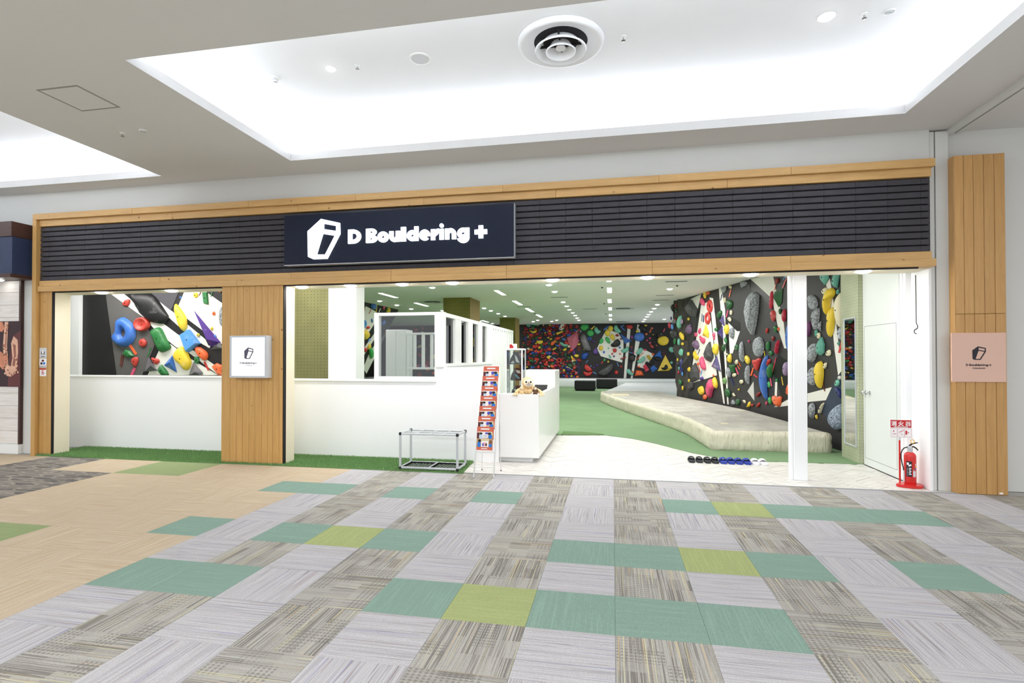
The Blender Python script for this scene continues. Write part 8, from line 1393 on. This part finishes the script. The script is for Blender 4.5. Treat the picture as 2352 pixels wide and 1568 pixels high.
M().lathe([(.20, 0), (.20, -.05), (.17, -.05), (.17, -.03)], (-4.55, 20.895, 2.37), 28, 'y').build('rim', MT['black'], ck); M().lathe([(.172, -.031), (.172, -.034)], (-4.55, 20.895, 2.37), 28, 'y').build('dial', MT['paper'], ck)
M().solid([(-4.556, 2.36), (-4.544, 2.36), (-4.546, 2.49), (-4.554, 2.49)], [], XZ(20.86), 0, .003).solid([(-4.55, 2.364), (-4.55, 2.376), (-4.46, 2.40), (-4.46, 2.394)], [], XZ(20.86), 0, .003).build('hand', MT['black'], ck)
# ------------------------------------------------------------------ the neighbouring shop at the far left
MT['walnut'] = wood('dark_walnut_board', (74, 50, 44), 'x', knots=False); MT['pale'] = wood('bleached_plank', (234, 231, 228), 'x', knots=False, tone=.1)
nf = thing('neighbour_fascia', (-10, 3.6, 2.73), 'neighbouring shop canopy in walnut and navy at the far left', 'canopy')
M().cbox(-13, -8.98, 3.58, 3.945, 3.37, 3.60, .004).build('walnut_cap', MT['walnut'], nf); M().box(-13, -8.99, 3.60, 3.945, 2.80, 3.37).build('navy_box', paint('neighbour_navy', (44, 56, 86), .5, .08, 3), nf)
M().cbox(-13, -8.98, 3.57, 3.945, 2.745, 2.80, .004).build('walnut_sill', MT['walnut'], nf)
downlight(-9.45, 3.76, 2.7445, .06, 'small downlight under the neighbouring shop canopy', None, 1)
nb = M().box(-13, -9.22, 3.93, 3.95, 0, 2.745).build('wall_neighbour', MT['pale'], kind='structure', label='pale plank wall of the neighbouring shop', cat='wall')
z = .16
while z < 2.70:
    for a, (x0, x1) in enumerate(((-13, -10.9), (-10.898, -9.25))): M().cbox(x0, x1, 3.915, 3.93, z, min(z + .196, 2.742), .003).build('plank', MT['pale'], nb)
    z += .2
M().box(-9.25, -9.215, 3.90, 3.95, .15, 2.745).build('trim_walnut', MT['walnut'], kind='structure', label='dark walnut edge strip of the neighbouring shop wall', cat='trim')
M().box(-13, -9.215, 3.88, 3.93, 0, .15).build('baseboard_neighbour', MT['white2'], kind='structure', label='bright white base band of the neighbouring shop', cat='skirting')
ps_ = thing('music_poster', (-9.9, 3.91, 1.07), 'dark poster of hands playing a golden saxophone beside the shop', 'poster')
M().cbox(-11.2, -9.205, 3.895, 3.914, 1.06, 2.10, .003).build('board', paint('poster_dark', (52, 26, 30), .5, .35, 2.5), ps_)
GOLD = paint('poster_gold', (224, 176, 148), .5, .3, 25); GOLD2 = paint('poster_gold_dark', (150, 94, 76), .5, .3, 25); SKIN = paint('poster_skin', (206, 134, 104), .6, .35, 9)
FP = XZ(3.895)
def pol(m, P, d=.002): M().solid([(-9.72 + a, b) for a, b in P], [], FP, 0, d).build('print', m, ps_)
pol(paint('poster_maroon', (96, 44, 44), .5, .2, 3), [(.27, 1.06), (.515, 1.06), (.515, 1.95), (.36, 1.86), (.30, 1.5)], .001)
pol(GOLD, [(.20, 1.36), (.17, 1.70), (.20, 2.09), (.27, 2.09), (.25, 1.7), (.28, 1.40), (.33, 1.38), (.36, 1.52), (.33, 1.75), (.38, 1.86), (.46, 1.80), (.47, 1.6), (.44, 1.36), (.34, 1.22), (.25, 1.23)])
pol(GOLD2, [(.235, 1.42), (.215, 1.70), (.235, 2.05), (.25, 2.05), (.235, 1.7), (.262, 1.43)], .003); pol(GOLD2, [(.36, 1.40), (.39, 1.55), (.37, 1.74), (.42, 1.72), (.43, 1.54), (.41, 1.38)], .003)
pol(SKIN, [(-.6, 1.35), (-.6, 1.70), (.05, 1.66), (.19, 1.58), (.27, 1.52), (.26, 1.47), (.18, 1.46), (.22, 1.36), (.17, 1.33), (.10, 1.40), (-.1, 1.36)], .004)
for a in range(4): pol(SKIN, [(.13, 1.43 + a * .035), (.25, 1.42 + a * .035), (.27, 1.435 + a * .035), (.25, 1.45 + a * .035), (.13, 1.455 + a * .035)], .005)
pol(SKIN, [(-.6, 1.95), (-.6, 2.09), (.16, 2.09), (.20, 1.98), (.15, 1.93), (.0, 1.97)], .004)
for a, b, r in ((.42, 1.31, .022), (.47, 1.29, .016), (.30, 1.30, .02), (.22, 1.27, .018)): pol(GOLD, ov(a, b, r, r), .004)
rp_ = random.Random(4)
for a in range(26):
    u_ = rp_.random(); bx_ = .215 + .02 * math.sin(u_ * 9) + rp_.uniform(-.03, .04); bz = 1.36 + u_ * .72; r_ = rp_.uniform(.006, .016)
    pol((GOLD, GOLD2, P_['brown'])[a % 3], ov(bx_, bz, r_, r_ * rp_.uniform(.6, 1.6), 8), .0055 + a * .0001)
for a in range(16):
    an = -2.6 + a * .23; pol((GOLD2, GOLD)[a % 2], ov(.36 + .10 * math.cos(an), 1.40 + .15 * math.sin(an), .012, .016, 8), .0056 + a * .0001)
